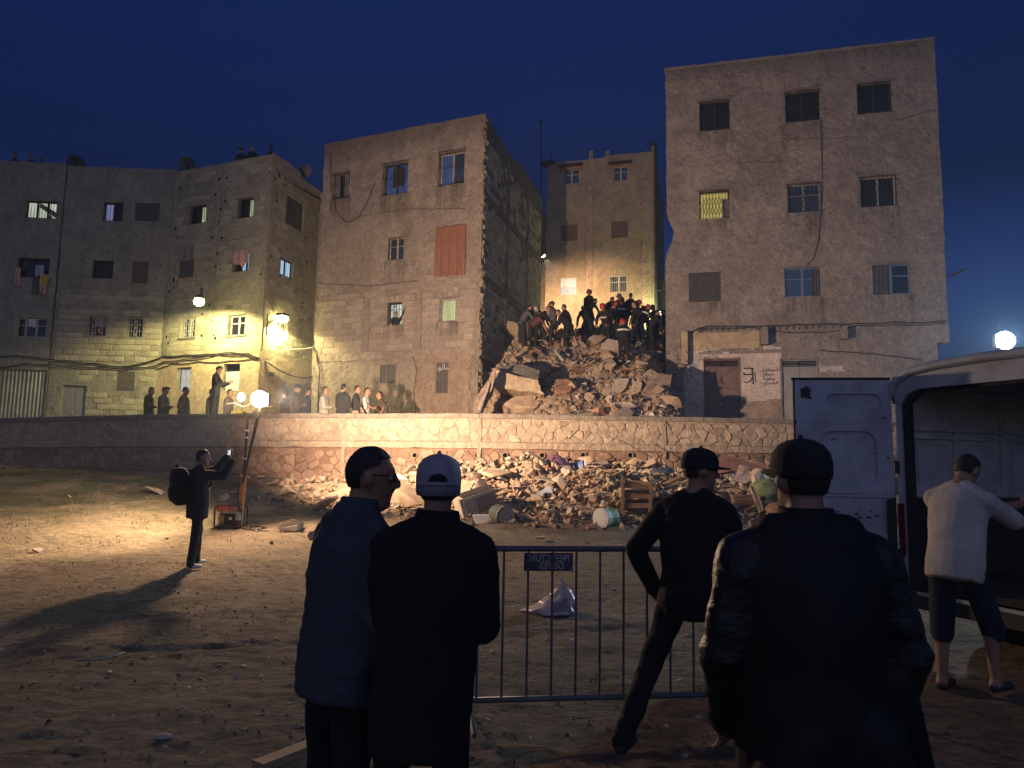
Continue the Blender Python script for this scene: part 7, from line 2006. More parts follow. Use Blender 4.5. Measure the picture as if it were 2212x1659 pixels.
# ================================================================ van with its rear door open
vp = Vector((3.84, 7.25, 0)); gz = ground_h(3.7, 7.2)
va, vb = Vector((.94, .34, 0)).normalized(), Vector((.34, -.94, 0)).normalized()   # forward along the van, across its rear
def vpt(f, c, z): return vp + va * f + vb * c + Vector((0, 0, gz + z * 1.01))
M['van_paint'] = mat('dusty_pale_van_paint', (0.36, 0.385, 0.455), .45, .3, 2.6, bump=.08, bscale=6, spec=.5)
M['van_inner'] = mat('grimy_van_interior', (0.60, 0.55, 0.53), .6, .3, 2.2, bump=.2)
M['van_dark'] = mat('dark_van_trim', (0.02, 0.02, 0.022), .6, .3, 4)
M['rubber'] = mat('black_rubber', (0.018, 0.017, 0.017), .85, .3, 10, bump=.3)
M['load_dark'] = mat('dark_load_sheet', (0.035, 0.03, 0.026), .8, .4, 4, bump=.3)
van = thing('van', 'pale high roofed van at the right edge with its rear door swung open', 'van', vpt(1.5, .95, 0))
LEN, WID, HGT, FLR = 5.2, 1.94, 2.62, .62
m = MB()
def panel(m, pts, vec): m.prism(pts, vec)
# left side (skin and inner skin), right side, roof, floor, front
prof = [(0, FLR - .18), (0, 2.40), (.02, 2.52), (LEN - 1.4, 2.52), (LEN - .6, 1.55), (LEN - .05, 1.2), (LEN, .35), (LEN - .6, .35), (1.6, .35), (1.55, .62), (1.35, .78), (1.05, .78), (.82, .62), (.75, .42)]
panel(m, [vpt(f, .0, z) for f, z in prof], vb * .05)
m.build('side_panel', M['van_paint'], van)
m = MB()
for f0, f1, z0, z1 in ((0, .22, .4, 2.52), (.22, 2.5, .4, FLR), (.22, 2.5, 2.36, 2.52), (2.5, LEN - 1.4, .4, 2.52), (LEN - 1.4, LEN - .05, .4, 1.2)): panel(m, [vpt(f0, WID - .05, z0), vpt(f1, WID - .05, z0), vpt(f1, WID - .05, z1), vpt(f0, WID - .05, z1)], vb * .05)
m.build('side_cut_for_light', M['van_paint'], van)  # unseen side, cut open so that daylight reaches the load space
m = MB(); n = 14; sec = []
for k in range(n + 1):
    t = k / n; c = WID * t; e = min(t, 1 - t) * WID
    z = 2.50 + .15 * (1 - max(0, 1 - e / .22) ** 2) ; sec.append((c, z))
vs = []
for f in (0.0, LEN - 1.4):
    vs += [vpt(f, c, z) for c, z in sec] + [vpt(f, c, z - .06) for c, z in sec]
q = n + 1
m.add(vs, [(k, k + 1, 2 * q + k + 1, 2 * q + k) for k in range(n)] + [(q + k, q + k + 1, 3 * q + k + 1, 3 * q + k) for k in range(n)] + [(k, k + 1, q + k + 1, q + k) for k in range(n)] + [(2 * q + k, 2 * q + k + 1, 3 * q + k + 1, 3 * q + k) for k in range(n)])
m.build('roof', M['van_paint'], van, smooth=False)
# rear header: rounded rail over the opening, and corner pillar
m = MB(); rail = [vpt(-.03, -.02, 2.36), vpt(-.06, .0, 2.46), vpt(-.07, .07, 2.55), vpt(-.07, .2, 2.61), vpt(-.07, .5, 2.64), vpt(-.07, 1.0, 2.65), vpt(-.07, 1.5, 2.64), vpt(-.07, 1.8, 2.60), vpt(-.06, 1.94, 2.46)]
m.tube(rail, [.04, .045, .045, .045, .045, .045, .045, .045, .04], 10); m.build('roof_rail', M['van_paint'], van, smooth=True)
m = MB(); m.prism([vpt(-.055, c, z) for c, z in ((.0, 2.34), (.02, 2.46), (.08, 2.55), (.2, 2.61), (.5, 2.64), (1.0, 2.65), (1.5, 2.64), (1.75, 2.61), (1.9, 2.46), (1.9, 2.42), (.3, 2.44), (.16, 2.40), (.08, 2.3))], va * .05); m.build('rear_fascia', M['van_paint'], van)
m = MB(); m.prism([vpt(-.004, .05, 2.44), vpt(-.004, WID - .05, 2.44), vpt(-.02, WID - .05, 2.38), vpt(-.02, WID - .25, 2.40), vpt(-.02, .28, 2.40), vpt(-.02, .12, 2.30), vpt(-.02, .05, 2.2)], va * .06); m.build('door_header', M['van_dark'], van)
for c in (.0, WID - .16):
    m = MB(); m.prism([vpt(-.03, c, FLR - .2), vpt(-.03, c + .07, FLR - .2), vpt(-.03, c + .07, 2.42), vpt(-.03, c, 2.42)], va * .04); m.build('corner_pillar', M['van_paint'], van)
    m = MB(); m.prism([vpt(-.015, c + .072, FLR), vpt(-.015, c + .15, FLR), vpt(-.015, c + .15, 2.36), vpt(-.015, c + .072, 2.36)], va * .05); m.build('door_seal', M['van_dark'], van)
m = MB(); m.prism([vpt(0, .05, FLR - .08), vpt(0, WID - .05, FLR - .08), vpt(LEN - 1.6, WID - .05, FLR - .08), vpt(LEN - 1.6, .05, FLR - .08)], (0, 0, .08)); m.build('load_floor', M['load_dark'], van)
m = MB(); m.prism([vpt(LEN - 1.6, .05, FLR), vpt(LEN - 1.6, WID - .05, FLR), vpt(LEN - 1.6, WID - .05, 2.46), vpt(LEN - 1.6, .05, 2.46)], va * .04); m.build('bulkhead', M['van_inner'], van)
m = MB(); m.prism([vpt(LEN - 1.4, .02, 2.5), vpt(LEN - 1.4, WID - .02, 2.5), vpt(LEN - .6, WID - .02, 1.56), vpt(LEN - .6, .02, 1.56)], (0, 0, .03)); m.prism([vpt(LEN - .6, .02, 1.55), vpt(LEN - .6, WID - .02, 1.55), vpt(LEN, WID - .02, 1.1), vpt(LEN, .02, 1.1)], (0, 0, .03)); m.prism([vpt(LEN, .02, .35), vpt(LEN, WID - .02, .35), vpt(LEN, WID - .02, 1.1), vpt(LEN, .02, 1.1)], va * .03); m.build('cab_front', M['van_paint'], van)
# inside of the left wall: sheet, ribs, rails, darker sheet below
m = MB(); m.prism([vpt(.02, .056, 1.42), vpt(3.5, .056, 1.42), vpt(3.5, .056, 2.46), vpt(.02, .056, 2.46)], vb * .012); m.build('inner_wall', M['van_inner'], van)
m = MB(); m.prism([vpt(.02, .056, FLR), vpt(3.5, .056, FLR), vpt(3.5, .056, 1.40), vpt(.02, .056, 1.40)], vb * .03); m.build('lower_sheet', M['load_dark'], van)
for f in (.62, 1.28, 1.95, 2.6):
    m = MB(); m.prism([vpt(f, .07, 1.45), vpt(f + .09, .07, 1.45), vpt(f + .075, .07, 2.44), vpt(f + .015, .07, 2.44)], vb * .035); m.build('wall_rib', M['van_inner'], van)
for z, h in ((1.42, .09), (1.98, .05), (2.06, .035)):
    m = MB(); m.prism([vpt(.04, .07, z), vpt(3.45, .07, z), vpt(3.45, .07, z + h), vpt(.04, .07, z + h)], vb * .045); m.build('wall_rail', M['van_inner'], van)
for f in (.16, .80, 1.46):
    m = MB(); m.tube([vpt(f, .075, 1.55), vpt(f, .075, 1.88), vpt(f + .05, .075, 1.93), vpt(f + .37, .075, 1.93), vpt(f + .42, .075, 1.88), vpt(f + .42, .075, 1.55)], .010, 5); m.build('pressed_panel', M['van_inner'], van)
m = MB(); m.tube([at(*p, 7.62) for p in ((2104, 893), (2107, 905), (2108, 920), (2104, 936), (2092, 950), (2072, 958), (2046, 964), (2020, 969))], .012, 6); m.build('grab_hoop', M['iron_pale'], van)
# rear bumper, step, tail lamp, wheel
m = MB(); m.prism([vpt(-.10, -.02, .40), vpt(-.10, WID + .02, .40), vpt(-.10, WID + .02, .56), vpt(-.10, -.02, .56)], va * .16); m.build('bumper', M['van_dark'], van)
m = MB(); m.prism([vpt(-.13, .25, .53), vpt(-.13, WID - .25, .53), vpt(-.13, WID - .25, .56), vpt(-.13, .25, .56)], va * .12); m.build('step_plate', M['iron_pale'], van)
m = MB(); m.prism([vpt(-.04, -.012, .85), vpt(-.04, .06, .85), vpt(-.04, .06, 1.35), vpt(-.04, -.012, 1.35)], va * .02); m.build('tail_lamp', mat('dark_red_lens', (.12, .01, .01), .2, .1), van)
def wheel(f, c):
    a = vpt(f, c, .34); w = MB(); d = vb * .11
    ring = []
    for q, r in ((-1, .26), (-.95, .325), (-.6, .345), (.6, .345), (.95, .325), (1, .26)): ring.append((a + d * q, va * r, Vector((0, 0, r))))
    w.add(*ring_mesh(ring, 24)); o = w.build('wheel', M['rubber'], van)
    h = MB(); h.add(*ring_mesh([(a - d * 1.02, va * .2, Vector((0, 0, .2))), (a - d * .75, va * .22, Vector((0, 0, .22))), (a + d * 1.02, va * .2, Vector((0, 0, .2)))], 18)); h.build('rim', M['iron_pale'], o)
for f in (1.2, LEN - .9):
    for c in (.14, WID - .14): wheel(f, c)
# the open rear door, hinged at the corner and swung out in line with the side
dv = Vector((-.985, .17, 0)).normalized(); dn = Vector((-.17, -.985, 0)).normalized()
hz = vp + va * -.05 + vb * -.0
DW = .93
def dpt(c, z, d=0): return hz + dv * c + dn * d + Vector((0, 0, gz + z * 1.065))
def rrect(x0, x1, z0, z1, r, n=5):
    out = []
    for cx_, cz_, a0 in ((x1 - r, z1 - r, 0), (x0 + r, z1 - r, 90), (x0 + r, z0 + r, 180), (x1 - r, z0 + r, 270)):
        for k in range(n + 1): t = rad(a0 + 90 * k / n); out.append((cx_ + r * math.cos(t), cz_ + r * math.sin(t)))
    return out
def framed(m, outer, inner, d0, d1):
    """a flat ring between two outlines with the same number of points, with thickness"""
    n = len(outer)
    vs = [dpt(*p, d1) for p in outer] + [dpt(*p, d1) for p in inner] + [dpt(*p, d0) for p in outer] + [dpt(*p, d0) for p in inner]
    for k in range(n):
        j = (k + 1) % n
        m.add([vs[k], vs[j], vs[n + j], vs[n + k]], [(0, 1, 2, 3)]); m.add([vs[k], vs[j], vs[2 * n + j], vs[2 * n + k]], [(0, 1, 2, 3)]); m.add([vs[n + k], vs[n + j], vs[3 * n + j], vs[3 * n + k]], [(0, 1, 2, 3)])
m = MB(); m.prism([dpt(*p, -.06) for p in rrect(.02, DW, .50, 2.42, .05)], dn * .03); dr = m.build('rear_door', M['van_paint'], van)
m = MB()
n4 = 24
def sq(x0, x1, z0, z1, r): return rrect(x0, x1, z0, z1, r)
framed(m, sq(.02, DW, 2.02, 2.42, .03), sq(.12, DW - .30, 2.15, 2.29, .065), -.03, .0)
framed(m, sq(.02, DW, 1.36, 2.018, .02), sq(.17, DW - .22, 1.42, 1.94, .12), -.03, .0)
framed(m, sq(.02, DW, 1.02, 1.356, .02), sq(.05, DW - .05, 1.05, 1.33, .02), -.03, -.006)
framed(m, sq(.02, DW, .50, 1.016, .03), sq(.14, DW - .20, .56, .97, .10), -.03, .0)
m.build('inner_pressing', M['van_paint'], dr)
m = MB(); m.prism([dpt(*p, -.028) for p in sq(.12, DW - .30, 2.15, 2.29, .065)], dn * .006); m.build('window_recess', M['van_dark'] if False else M['van_paint'], dr)
m = MB(); m.tube([dpt(DW + .005, z, -.02) for z in (.5, 1.0, 1.6, 2.2, 2.44)], .014, 6); m.tube([dpt(x, 2.435, -.02) for x in (.02, .4, DW + .03)], .014, 6); m.build('door_seal', M['van_dark'], dr)
m = MB(); m.box(dpt(DW - .10, 2.30, .01), (.08, .03, .09)); m.ball(dpt(DW - .11, 2.33, .012), (.03, .015, .035)); m.build('latch', M['van_dark'], dr)
random.seed(3)
m = MB()
for k in range(46):
    x, z, s_ = random.uniform(.05, .88), random.choice([random.uniform(1.0, 1.2), random.uniform(.5, 2.4)]), random.uniform(.003, .012); m.quad(dpt(x - s_ * 2, z - s_, .0035), dpt(x + s_ * random.uniform(1, 5), z - s_ * .6, .0035), dpt(x + s_ * 2, z + s_, .0035), dpt(x - s_, z + s_ * .8, .0035))
m.build('paint_chips', M['van_dark'], dr, kind='stuff')
m = MB(); m.box(dpt(DW - .07, 1.22, .02), (.05, .04, .16)); m.box(dpt(DW - .12, 1.22, .035), (.12, .03, .04)); m.build('door_handle', M['van_dark'], dr)
for z in (.75, 1.55, 2.2): m = MB(); m.cyl(dpt(-.01, z, -.0), dpt(-.01, z + .12, -.0), .022); m.build('hinge', M['van_dark'], dr)
m = MB(); m.prism([dpt(.02, 1.34, .002), dpt(.10, 1.30, .002), dpt(.10, .7, .002), dpt(.02, .6, .002)], dn * .03); m.build('door_check', M['van_dark'], dr)

# ================================================================ crowd barrier
BL, BR = at(1000, 1489, 4.80), at(1800, 1472, 5.16)
bd = (BR - BL); bd.z = 0; bl = bd.length; bd.normalize(); bz = lambda t, z: Vector((BL.x, BL.y, 0)) + bd * t + Vector((0, 0, z + .02))
cb_ = thing('crowd_barrier', 'blue grey steel crowd barrier with a mirrored lettered plate seen from behind', 'barrier', bz(bl / 2, 0))
M['barrier'] = mat('blue_grey_barrier_steel', (0.10, 0.105, 0.13), .45, .25, 6, bump=.1, metal=.2)
m = MB(); m.tube([bz(0, .145), bz(0, 1.0), bz(.02, 1.05), bz(.07, 1.075), bz(bl - .07, 1.075), bz(bl - .02, 1.05), bz(bl, 1.0), bz(bl, .145)], .019, 10); m.build('frame', M['barrier'], cb_, smooth=True)
m = MB(); m.cyl(bz(0, .135), bz(bl, .135), .019, n=10); m.build('bottom_rail', M['barrier'], cb_, smooth=True)
k0 = 0
t = .085
while t < bl - .05:
    m = MB(); m.cyl(bz(t, .15), bz(t, 1.06), .0085, n=8, caps=False); m.build('bar', M['barrier'], cb_, smooth=True); t += .160
for t in (.05, bl - .05):
    m = MB(); nrm = Vector((-bd.y, bd.x, 0)); m.tube([bz(t, .14), bz(t, .07), bz(t, .02) + nrm * .28], .016, 6); m.tube([bz(t, .14), bz(t, .07), bz(t, .02) - nrm * .28], .016, 6); m.build('foot', M['barrier'], cb_)
def bar_t(px, py): 
    d = ray(px, py); k = (BL.x * bd.y - BL.y * bd.x) / (d.x * bd.y - d.y * bd.x); p = d * k; return (Vector((p.x, p.y)) - Vector((BL.x, BL.y))).dot(Vector((bd.x, bd.y))), EYE + p.z
t0, z1_ = bar_t(1133, 1195); t1, z0_ = bar_t(1238.5, 1234)
nrm = Vector((bd.y, -bd.x, 0))
pp = lambda t, z, d: Vector((BL.x, BL.y, 0)) + bd * t + nrm * d + Vector((0, 0, z))
m = MB(); m.prism([pp(t0, z0_, -.014), pp(t1, z0_, -.014), pp(t1, z1_, -.014), pp(t0, z1_, -.014)], nrm * -.003); pln = m.build('sign_plate', mat('plate_blue_grey', (.06, .062, .09), .5, .2, 6), cb_)
M['stencil'] = mat('pale_stencil_letters', (0.48, 0.44, 0.38), .6, .3, 14)
for body, zz, size, off in (('PREFECTURE', z1_ - (z1_ - z0_) * .30, .062, 0), ('DE FES', z1_ - (z1_ - z0_) * .72, .062, .02)):
    me_ = text_mesh(body, size, 0, .0015); xs_ = [v.co.x for v in me_.vertices]; fit = (t1 - t0) * (.86 if len(body) > 7 else .50) / (max(xs_) - min(xs_))
    m = MB(); m.add([pp((t0 + t1) / 2 + off - v.co.x * fit, zz + v.co.y, -.0125) for v in me_.vertices], [tuple(p.vertices) for p in me_.polygons]); m.build('lettering', M['stencil'], pln)

# ================================================================ plastic bag, litter, timber on the ground
bp = on_ground(1205, 1322); Y = bp.y
m = MB(); s = 107 / F_PX * Y
bmx = MB()
def bagv(a, b):                                    # a: round the bag, b: bottom to tied top
    c, sn = math.cos(a), math.sin(a)
    fold = .34 * noise.noise(Vector((c * 1.6, sn * 1.6, b * 2.2))) + .30 * abs(noise.noise(Vector((c * 3.5, sn * 3.5, b * 3.5)))) + .16 * abs(noise.noise(Vector((c * 9, sn * 9, b * 6))))
    r = s * .46 * (1 - b) ** .62 * (.80 + fold) + .012
    ex = (1 + .55 * max(0, -c) * (1 - b) ** 4)
    return bp + Vector((c * r * ex + .10 * s * b, sn * r * .8, s * (.50 * b ** .85 * (1 - .25 * max(0, -c) * (1 - b)) + .03 * noise.noise(Vector((c * 4, sn * 4, b * 4))) * (b > .02))))
na, nb_ = 40, 22
vs = [bagv(2 * math.pi * i / na, j / nb_) for j in range(nb_ + 1) for i in range(na)]
bmx.add(vs, [(j * na + i, j * na + (i + 1) % na, (j + 1) * na + (i + 1) % na, (j + 1) * na + i) for j in range(nb_) for i in range(na)] + [tuple(range(na - 1, -1, -1))])
def bag_mat():
    m_, nt, b = newmat('thin_plastic_bag'); tc = nt.nodes.new('ShaderNodeTexCoord')
    c = mixc(nt, ramp(nt, noise_fac(nt, 5, 3, .5, tc.outputs['Object']), [(.52, 0), (.58, 1)]), (.50, .42, .38), (.20, .18, .21)); c = mixc(nt, ramp(nt, noise_fac(nt, 3.1, 2, .5, tc.outputs['Object'], 1.0), [(.62, 0), (.66, .9)]), c, (.42, .17, .08))
    nt.links.new(c, b.inputs['Base Color']); b.inputs['Roughness'].default_value = .35; b.inputs['Transmission Weight'].default_value = .0; b.inputs['Subsurface Weight'].default_value = .0; return m_
M['bag'] = bag_mat()
bg_ = thing('plastic_bag', 'pale plastic rubbish bag lying on the dirt behind the barrier', 'bag', bp); bmx.build('bag_body', M['bag'], bg_, smooth=True)
m = MB(); tip = bp + Vector((.08 * s, 0, .52 * s)); m.prism([tip + Vector(v) * s for v in ((0, 0, -.06), (.09, 0, -.04), (.03, .02, .10), (-.06, .0, .13), (-.02, 0, .04))], (0, .01, 0)); m.build('bag_knot', M['bag'], bg_)
pl0, pl1 = on_ground(597, 1652), on_ground(672, 1622)
m = MB(); d = (pl1 - pl0).normalized(); sd = Vector((-d.y, d.x, 0)) * .045; a, b = pl0 - d * .12, pl1 + d * .45; m.prism([a - sd, b - sd, b + sd, a + sd], (0, 0, .05)); m.build('plank', M['wood'], None, label='plank lying on the dirt at the bottom left of the spectators', category='plank')
random.seed(5)
m = MB()                                           # scraps of paper and chips scattered over the dirt
for k in range(420):
    v = 1659 - (1659 - 1110) * random.random() ** .7; u = random.uniform(-40, 1750) if random.random() < .6 else random.gauss(600, 140)
    p = on_ground(u, v) if v > 1112 else None
    if p is None or p.y > 15: continue
    s_ = random.uniform(.008, .026); a = random.uniform(0, 6.3); q = rotm(random.uniform(-.5, .5), random.uniform(-.5, .5), a)
    m.add([p + Vector((0, 0, .010)) + q @ Vector(w) * s_ for w in ((-1, -.6, 0), (1, -.5, 0), (.8, .6, .3), (-.7, .7, 0))], [(0, 1, 2, 3)])
m.build('paper_scraps', mat('pale_scraps', (.42, .38, .32), .9, .4, 1, island=.5), None, label='pale scraps of paper and chips strewn over the dirt', category='litter', kind='stuff')
m = MB()
arr = lump_arr
for k in range(1500):
    v = 1659 - (1659 - 1095) * random.random() ** .8; u = random.uniform(-60, 2100); p = on_ground(u, v); a_, f_ = random.choice(arr); s_ = random.uniform(.008, .03) * (1 + .6 * (random.random() < .05))
    q = rotm(random.uniform(0, 6), random.uniform(0, 6), 0); m.add([p + q @ Vector(w) * s_ for w in a_], f_)
m.build('pebbles', mat('field_pebbles', (.20, .155, .115), .95, .3, 2, island=.4), None, label='pebbles and clods scattered over the trodden dirt', category='pebbles', kind='stuff')
m = MB(); p = on_ground(352, 1597)
m.ball(p + Vector((0, 0, .015)), (.06, .03, .018), 8, 5); m.build('crumpled_paper', M['lump_pale'], None, label='crumpled scrap of paper on the dark dirt near the bottom left', category='litter')
m = MB(); m.tube([on_ground(u, v) + Vector((0, 0, .008)) for u, v in ((165, 1428), (200, 1426), (225, 1424), (250, 1418), (268, 1411))], .006, 5); m.build('twine', M['cable_pale'], None, label='pale twine lying on the dirt at the left', category='twine')
# grass tufts on the left bank and in the field
m = MB(); random.seed(9)
for k in range(5200):
    if k < 3600: x, y = random.uniform(-17, -4.5), random.uniform(11.5, 20.8)
    else: x, y = random.uniform(-7, 6), random.uniform(3.5, 14)
    if noise.noise(Vector((x * .5, y * .9, 4))) < (.02 if k < 3600 else .12): continue
    p = Vector((x, y, ground_h(x, y) - .005))
    for j in range(3):
        a = random.uniform(0, 6.3); h = random.uniform(.03, .10) * (1 if k < 3600 else .5); w = .006
        b = Vector((math.cos(a), math.sin(a), 0)); t_ = Vector((-b.y, b.x, 0)) * w; o_ = p + Vector((random.uniform(-.05, .05), random.uniform(-.05, .05), 0))
        m.add([o_ - t_, o_ + t_, o_ + b * h * .6 + Vector((0, 0, h))], [(0, 1, 2)])
m.build('grass', mat('short_dry_grass', (.085, .085, .035), .9, .4, 1.5, col2=(.16, .13, .06)), None, kind='stuff', label='short dry grass on the bank and in the field', category='grass')
# ================================================================ the spectators in front
def leather():
    m_, nt, b = newmat('black_leather'); tc = nt.nodes.new('ShaderNodeTexCoord'); v = tc.outputs['Object']
    b.inputs['Base Color'].default_value = (.009, .0085, .009, 1); b.inputs['Roughness'].default_value = .42; b.inputs['Specular IOR Level'].default_value = .4
    mp = N(nt, 'ShaderNodeMapping'); mp.inputs['Scale'].default_value = (1, 1, 2.2); nt.links.new(v, mp.inputs[0])
    bn = nt.nodes.new('ShaderNodeBump'); bn.inputs['Strength'].default_value = .35; bn.inputs['Distance'].default_value = .02
    nt.links.new(noise_fac(nt, 14, 4, .6, mp.outputs[0], 1.2), bn.inputs['Height']); nt.links.new(bn.outputs[0], b.inputs['Normal']); return m_
def plaid():
    m_, nt, b = newmat('dark_blue_check_cloth'); tc = nt.nodes.new('ShaderNodeTexCoord'); v = tc.outputs['Object']
    c = (.036, .044, .060)
    out = None
    for ax, sc_ in (('X', 44), ('Z', 44)):
        w = N(nt, 'ShaderNodeTexWave', wave_type='BANDS', bands_direction=ax); w.inputs['Scale'].default_value = sc_ / 6.28 * 1.6; w.inputs['Distortion'].default_value = .6; nt.links.new(v, w.inputs[0])
        out = mixc(nt, ramp(nt, w.outputs[1], [(.62, 0), (.95, .35)]), out if out is not None else c, (.056, .066, .086))
    nt.links.new(out, b.inputs['Base Color']); b.inputs['Roughness'].default_value = .85
    bn = nt.nodes.new('ShaderNodeBump'); bn.inputs['Strength'].default_value = .5; bn.inputs['Distance'].default_value = .02
    nt.links.new(noise_fac(nt, 9, 4, .6, v, 1.0), bn.inputs['Height']); nt.links.new(bn.outputs[0], b.inputs['Normal']); return m_
PM['leather_back'] = mat('dull_black_leather', (.0055, .0055, .006), .62, .2, 4, bump=.12, bscale=12, spec=.35)
PM['leather'] = leather(); PM['plaid'] = plaid()
PM['cap_lilac'] = mat('pale_grey_cap', (0.30, 0.29, 0.34), .85, .1, 8, bump=.3, bscale=40)
PM['cap_black'] = mat('black_cap', (0.014, 0.014, 0.016), .85, .2, 8, bump=.3, bscale=40)
PM['grey_hair'] = mat('grey_hair', (0.10, 0.095, 0.09), .7, .3, 40, bump=.5, bscale=60)
PM['tan_trousers'] = bmat('tan_trousers', (0.13, 0.10, 0.075))
PM['blue_shorts'] = bmat('blue_shorts', (0.012, 0.019, 0.034)); PM['stripe_blue'] = bmat('pale_blue_striped_cloth', (.16, .20, .30))
GS = None
# man with glasses, in profile
def ex1(B, q):
    E, tp = q['E'], q['tp']
    B.cap(E(0, .098, .03), E(0, .122, -.018), .009, .015, 'skin'); B.ell(E(0, .112, -.024), Vector((.019, .018, .012)), 'skin', q['Rh'])      # nose
    B.ell(E(0, .088, -.055), Vector((.024, .017, .008)), 'skin', q['Rh']); B.ell(E(0, .086, -.070), Vector((.022, .016, .009)), 'skin', q['Rh'])  # lips
    B.ell(E(0, .074, -.103), Vector((.030, .026, .022)), 'skin', q['Rh']); B.cap(E(-.035, .086, .042), E(.035, .086, .042), .013, .013, 'skin')      # chin, brow
    B.ell(E(0, .03, -.10), Vector((.055, .06, .04)), 'skin', q['Rh'])
    B.cap(tp(-.13, -.05, .98), tp(.13, -.05, .98), .05, .05, 'plaid'); B.cap(tp(0, -.05, 1.0), tp(0, -.03, 1.05), .080, .070, 'plaid')
p1 = person('man with glasses in a dark blue checked jacket, seen in profile facing right', 'spectators in the foreground', fit=(803, 950, 3.0), yaw=rad(-48), head=(.02, rad(-30)), top='plaid', bottom='black', jacket=.03, bulk=1.05, hem=.16, lean=.12,
            arms=(((.16, -.02, -1), (-.05, .25, -1)), ((.14, -.06, -1), (-.12, .42, -.85))), voxel=.0125, fold=.014, ffreq=(5, 5, 7), extra=ex1, collar=True)
E1, H1 = p1['E'], p1['Hd']
gm = MB(); fr = PM['cap_black']
for sx_ in (-1, 1):
    c = (.034 * sx_, .100, .012)
    gm.tube([E1(c[0] + .027 * math.cos(t), c[1] + .004 - .012 * abs(math.cos(t)) * (1 if math.cos(t) * sx_ > 0 else 0), c[2] + .019 * math.sin(t)) for t in [6.2832 * q / 16 for q in range(17)]], .0022, 5)
    gm.tube([E1(.060 * sx_, .088, .018), E1(.078 * sx_, .05, .018), E1(.083 * sx_, -.01, .014), E1(.084 * sx_, -.03, -.002)], .0026, 5)
gm.tube([E1(-.008, .106, .014), E1(0, .110, .018), E1(.008, .106, .014)], .0022, 5)
gm.build('glasses', fr, p1['root'])
for sx_ in (-1, 1):
    m = MB(); m.add([E1(.034 * sx_ + .026 * math.cos(t), .101, .012 + .018 * math.sin(t)) for t in [6.2832 * q / 14 for q in range(14)]], [tuple(range(14))]); m.build('lens', mat('spectacle_lens', (.05, .06, .08), .05, .1, 2, spec=.9), p1['root'])
    m = MB(); m.ball(E1(.034 * sx_, .083, .012), .013, 10, 7); m.build('eye', M['cloth_white'], p1['root'])
m = MB(); n = 10; vs = []
for j in range(n + 1):
    t = .97 - .42 * j / n
    for x in (.075, .155): vs.append(p1['tp'](x * 1.05, .118 + .045 * math.sin(math.pi * min(1, (1.05 - t) * 1.3)) - (x - .075) * .55, t))
m.add(vs, [(2 * j, 2 * j + 1, 2 * j + 3, 2 * j + 2) for j in range(n)]); m.build('shirt_front', PM['stripe_blue'], p1['root'], smooth=True)
# man in the pale cap, back to us
p2 = person('man in a pale grey cap and black jacket, his back to us', 'spectators in the foreground', fit=(950, 956, 2.8), yaw=rad(4), top='black', bottom='black', jacket=.025, bulk=1.04, side=.055, hem=.42, shoulder=1.0, collar=True,
            arms=(((.06, .16, -1), (-.75, .6, .0)), ((.08, .14, -1), (-.7, .6, -.1))), voxel=.0125, fold=.010, wear='cap', wearmat='cap_lilac', caphole=True)
# big man in the leather jacket
def ex4(B, q):
    tp = q['tp']
    B.cap(tp(.24, -.03, .15), tp(.335, .0, -.42), .07, .05, 'leather_back'); B.cap(tp(-.05, -.09, -.15), tp(-.12, -.09, -.40), .10, .10, 'leather_back'); B.cap(tp(.13, -.09, -.15), tp(.16, -.09, -.42), .11, .11, 'leather_back')
    B.cap(tp(-.11, -.03, 1.03), tp(.11, -.03, 1.03), .065, .065, 'leather_back')
p4 = person('big man in a dark cap and black leather jacket at the right, back to us', 'spectators in the foreground', fit=(1727, 939, 2.35, .03), yaw=rad(2), head=(0, rad(8)), top='leather_back', sleeve_mat='leather', bottom='tan_trousers', jacket=.045, bulk=1.13, hem=.27, shoulder=1.06, collar=True,
            arms=(((.24, .0, -1), (-.14, .38, -.85)), ((.34, -.05, -1), (-.16, .30, -.9))), voxel=.0125, fold=.013, ffreq=(7, 7, 13), wear='cap', wearmat='cap_black', extra=ex4)
# walking man
p3 = person('man in black with a peaked cap striding away past the barrier', 'spectators in the foreground', fit=(1512, 972, 4.4, .085), yaw=rad(-38), head=(.05, rad(-42)), top='black', bottom='black', jacket=.025, bulk=1.08, hem=.08,
            arms=(((.62, -.2, -.85), (-.35, .30, -.85)), ((.30, .05, -1), (-.1, .35, -.9))), legs=(((.30, -.26, -1), (.16, -.62, -1)), ((.26, .22, -1), (.10, .02, -1))), voxel=.013, fold=.010, wear='cap', wearmat='cap_black', lean=.05)
h0 = p3['hands'][0][0]; m = MB(); m.box(h0 + Vector((.045, -.03, -.07)), (.012, .07, .14), rotm(.1, .5, .3)); m.build('phone', M['cloth_white'], None, label='pale phone in the hand of the striding man', category='phone')
# white shirt by the van
p5 = person('man in a loose white shirt and dark blue shorts standing at the van door', 'spectators in the foreground', fit=(2086, 962, 5.75), yaw=rad(-62), lean=.22, head=(.45, 0), top='white', bottom='blue_shorts', jacket=.03, bulk=1.04, hem=.08, shortlen=.22, legwear='shorts', sleeve='short',
            arms=(((.15, .75, -.55), (-.1, .85, .35)), ((.2, .8, -.45), (-.15, .8, .45))), legs=('stand', 'fore'), voxel=.015, fold=.007, ffreq=(5, 5, 3))
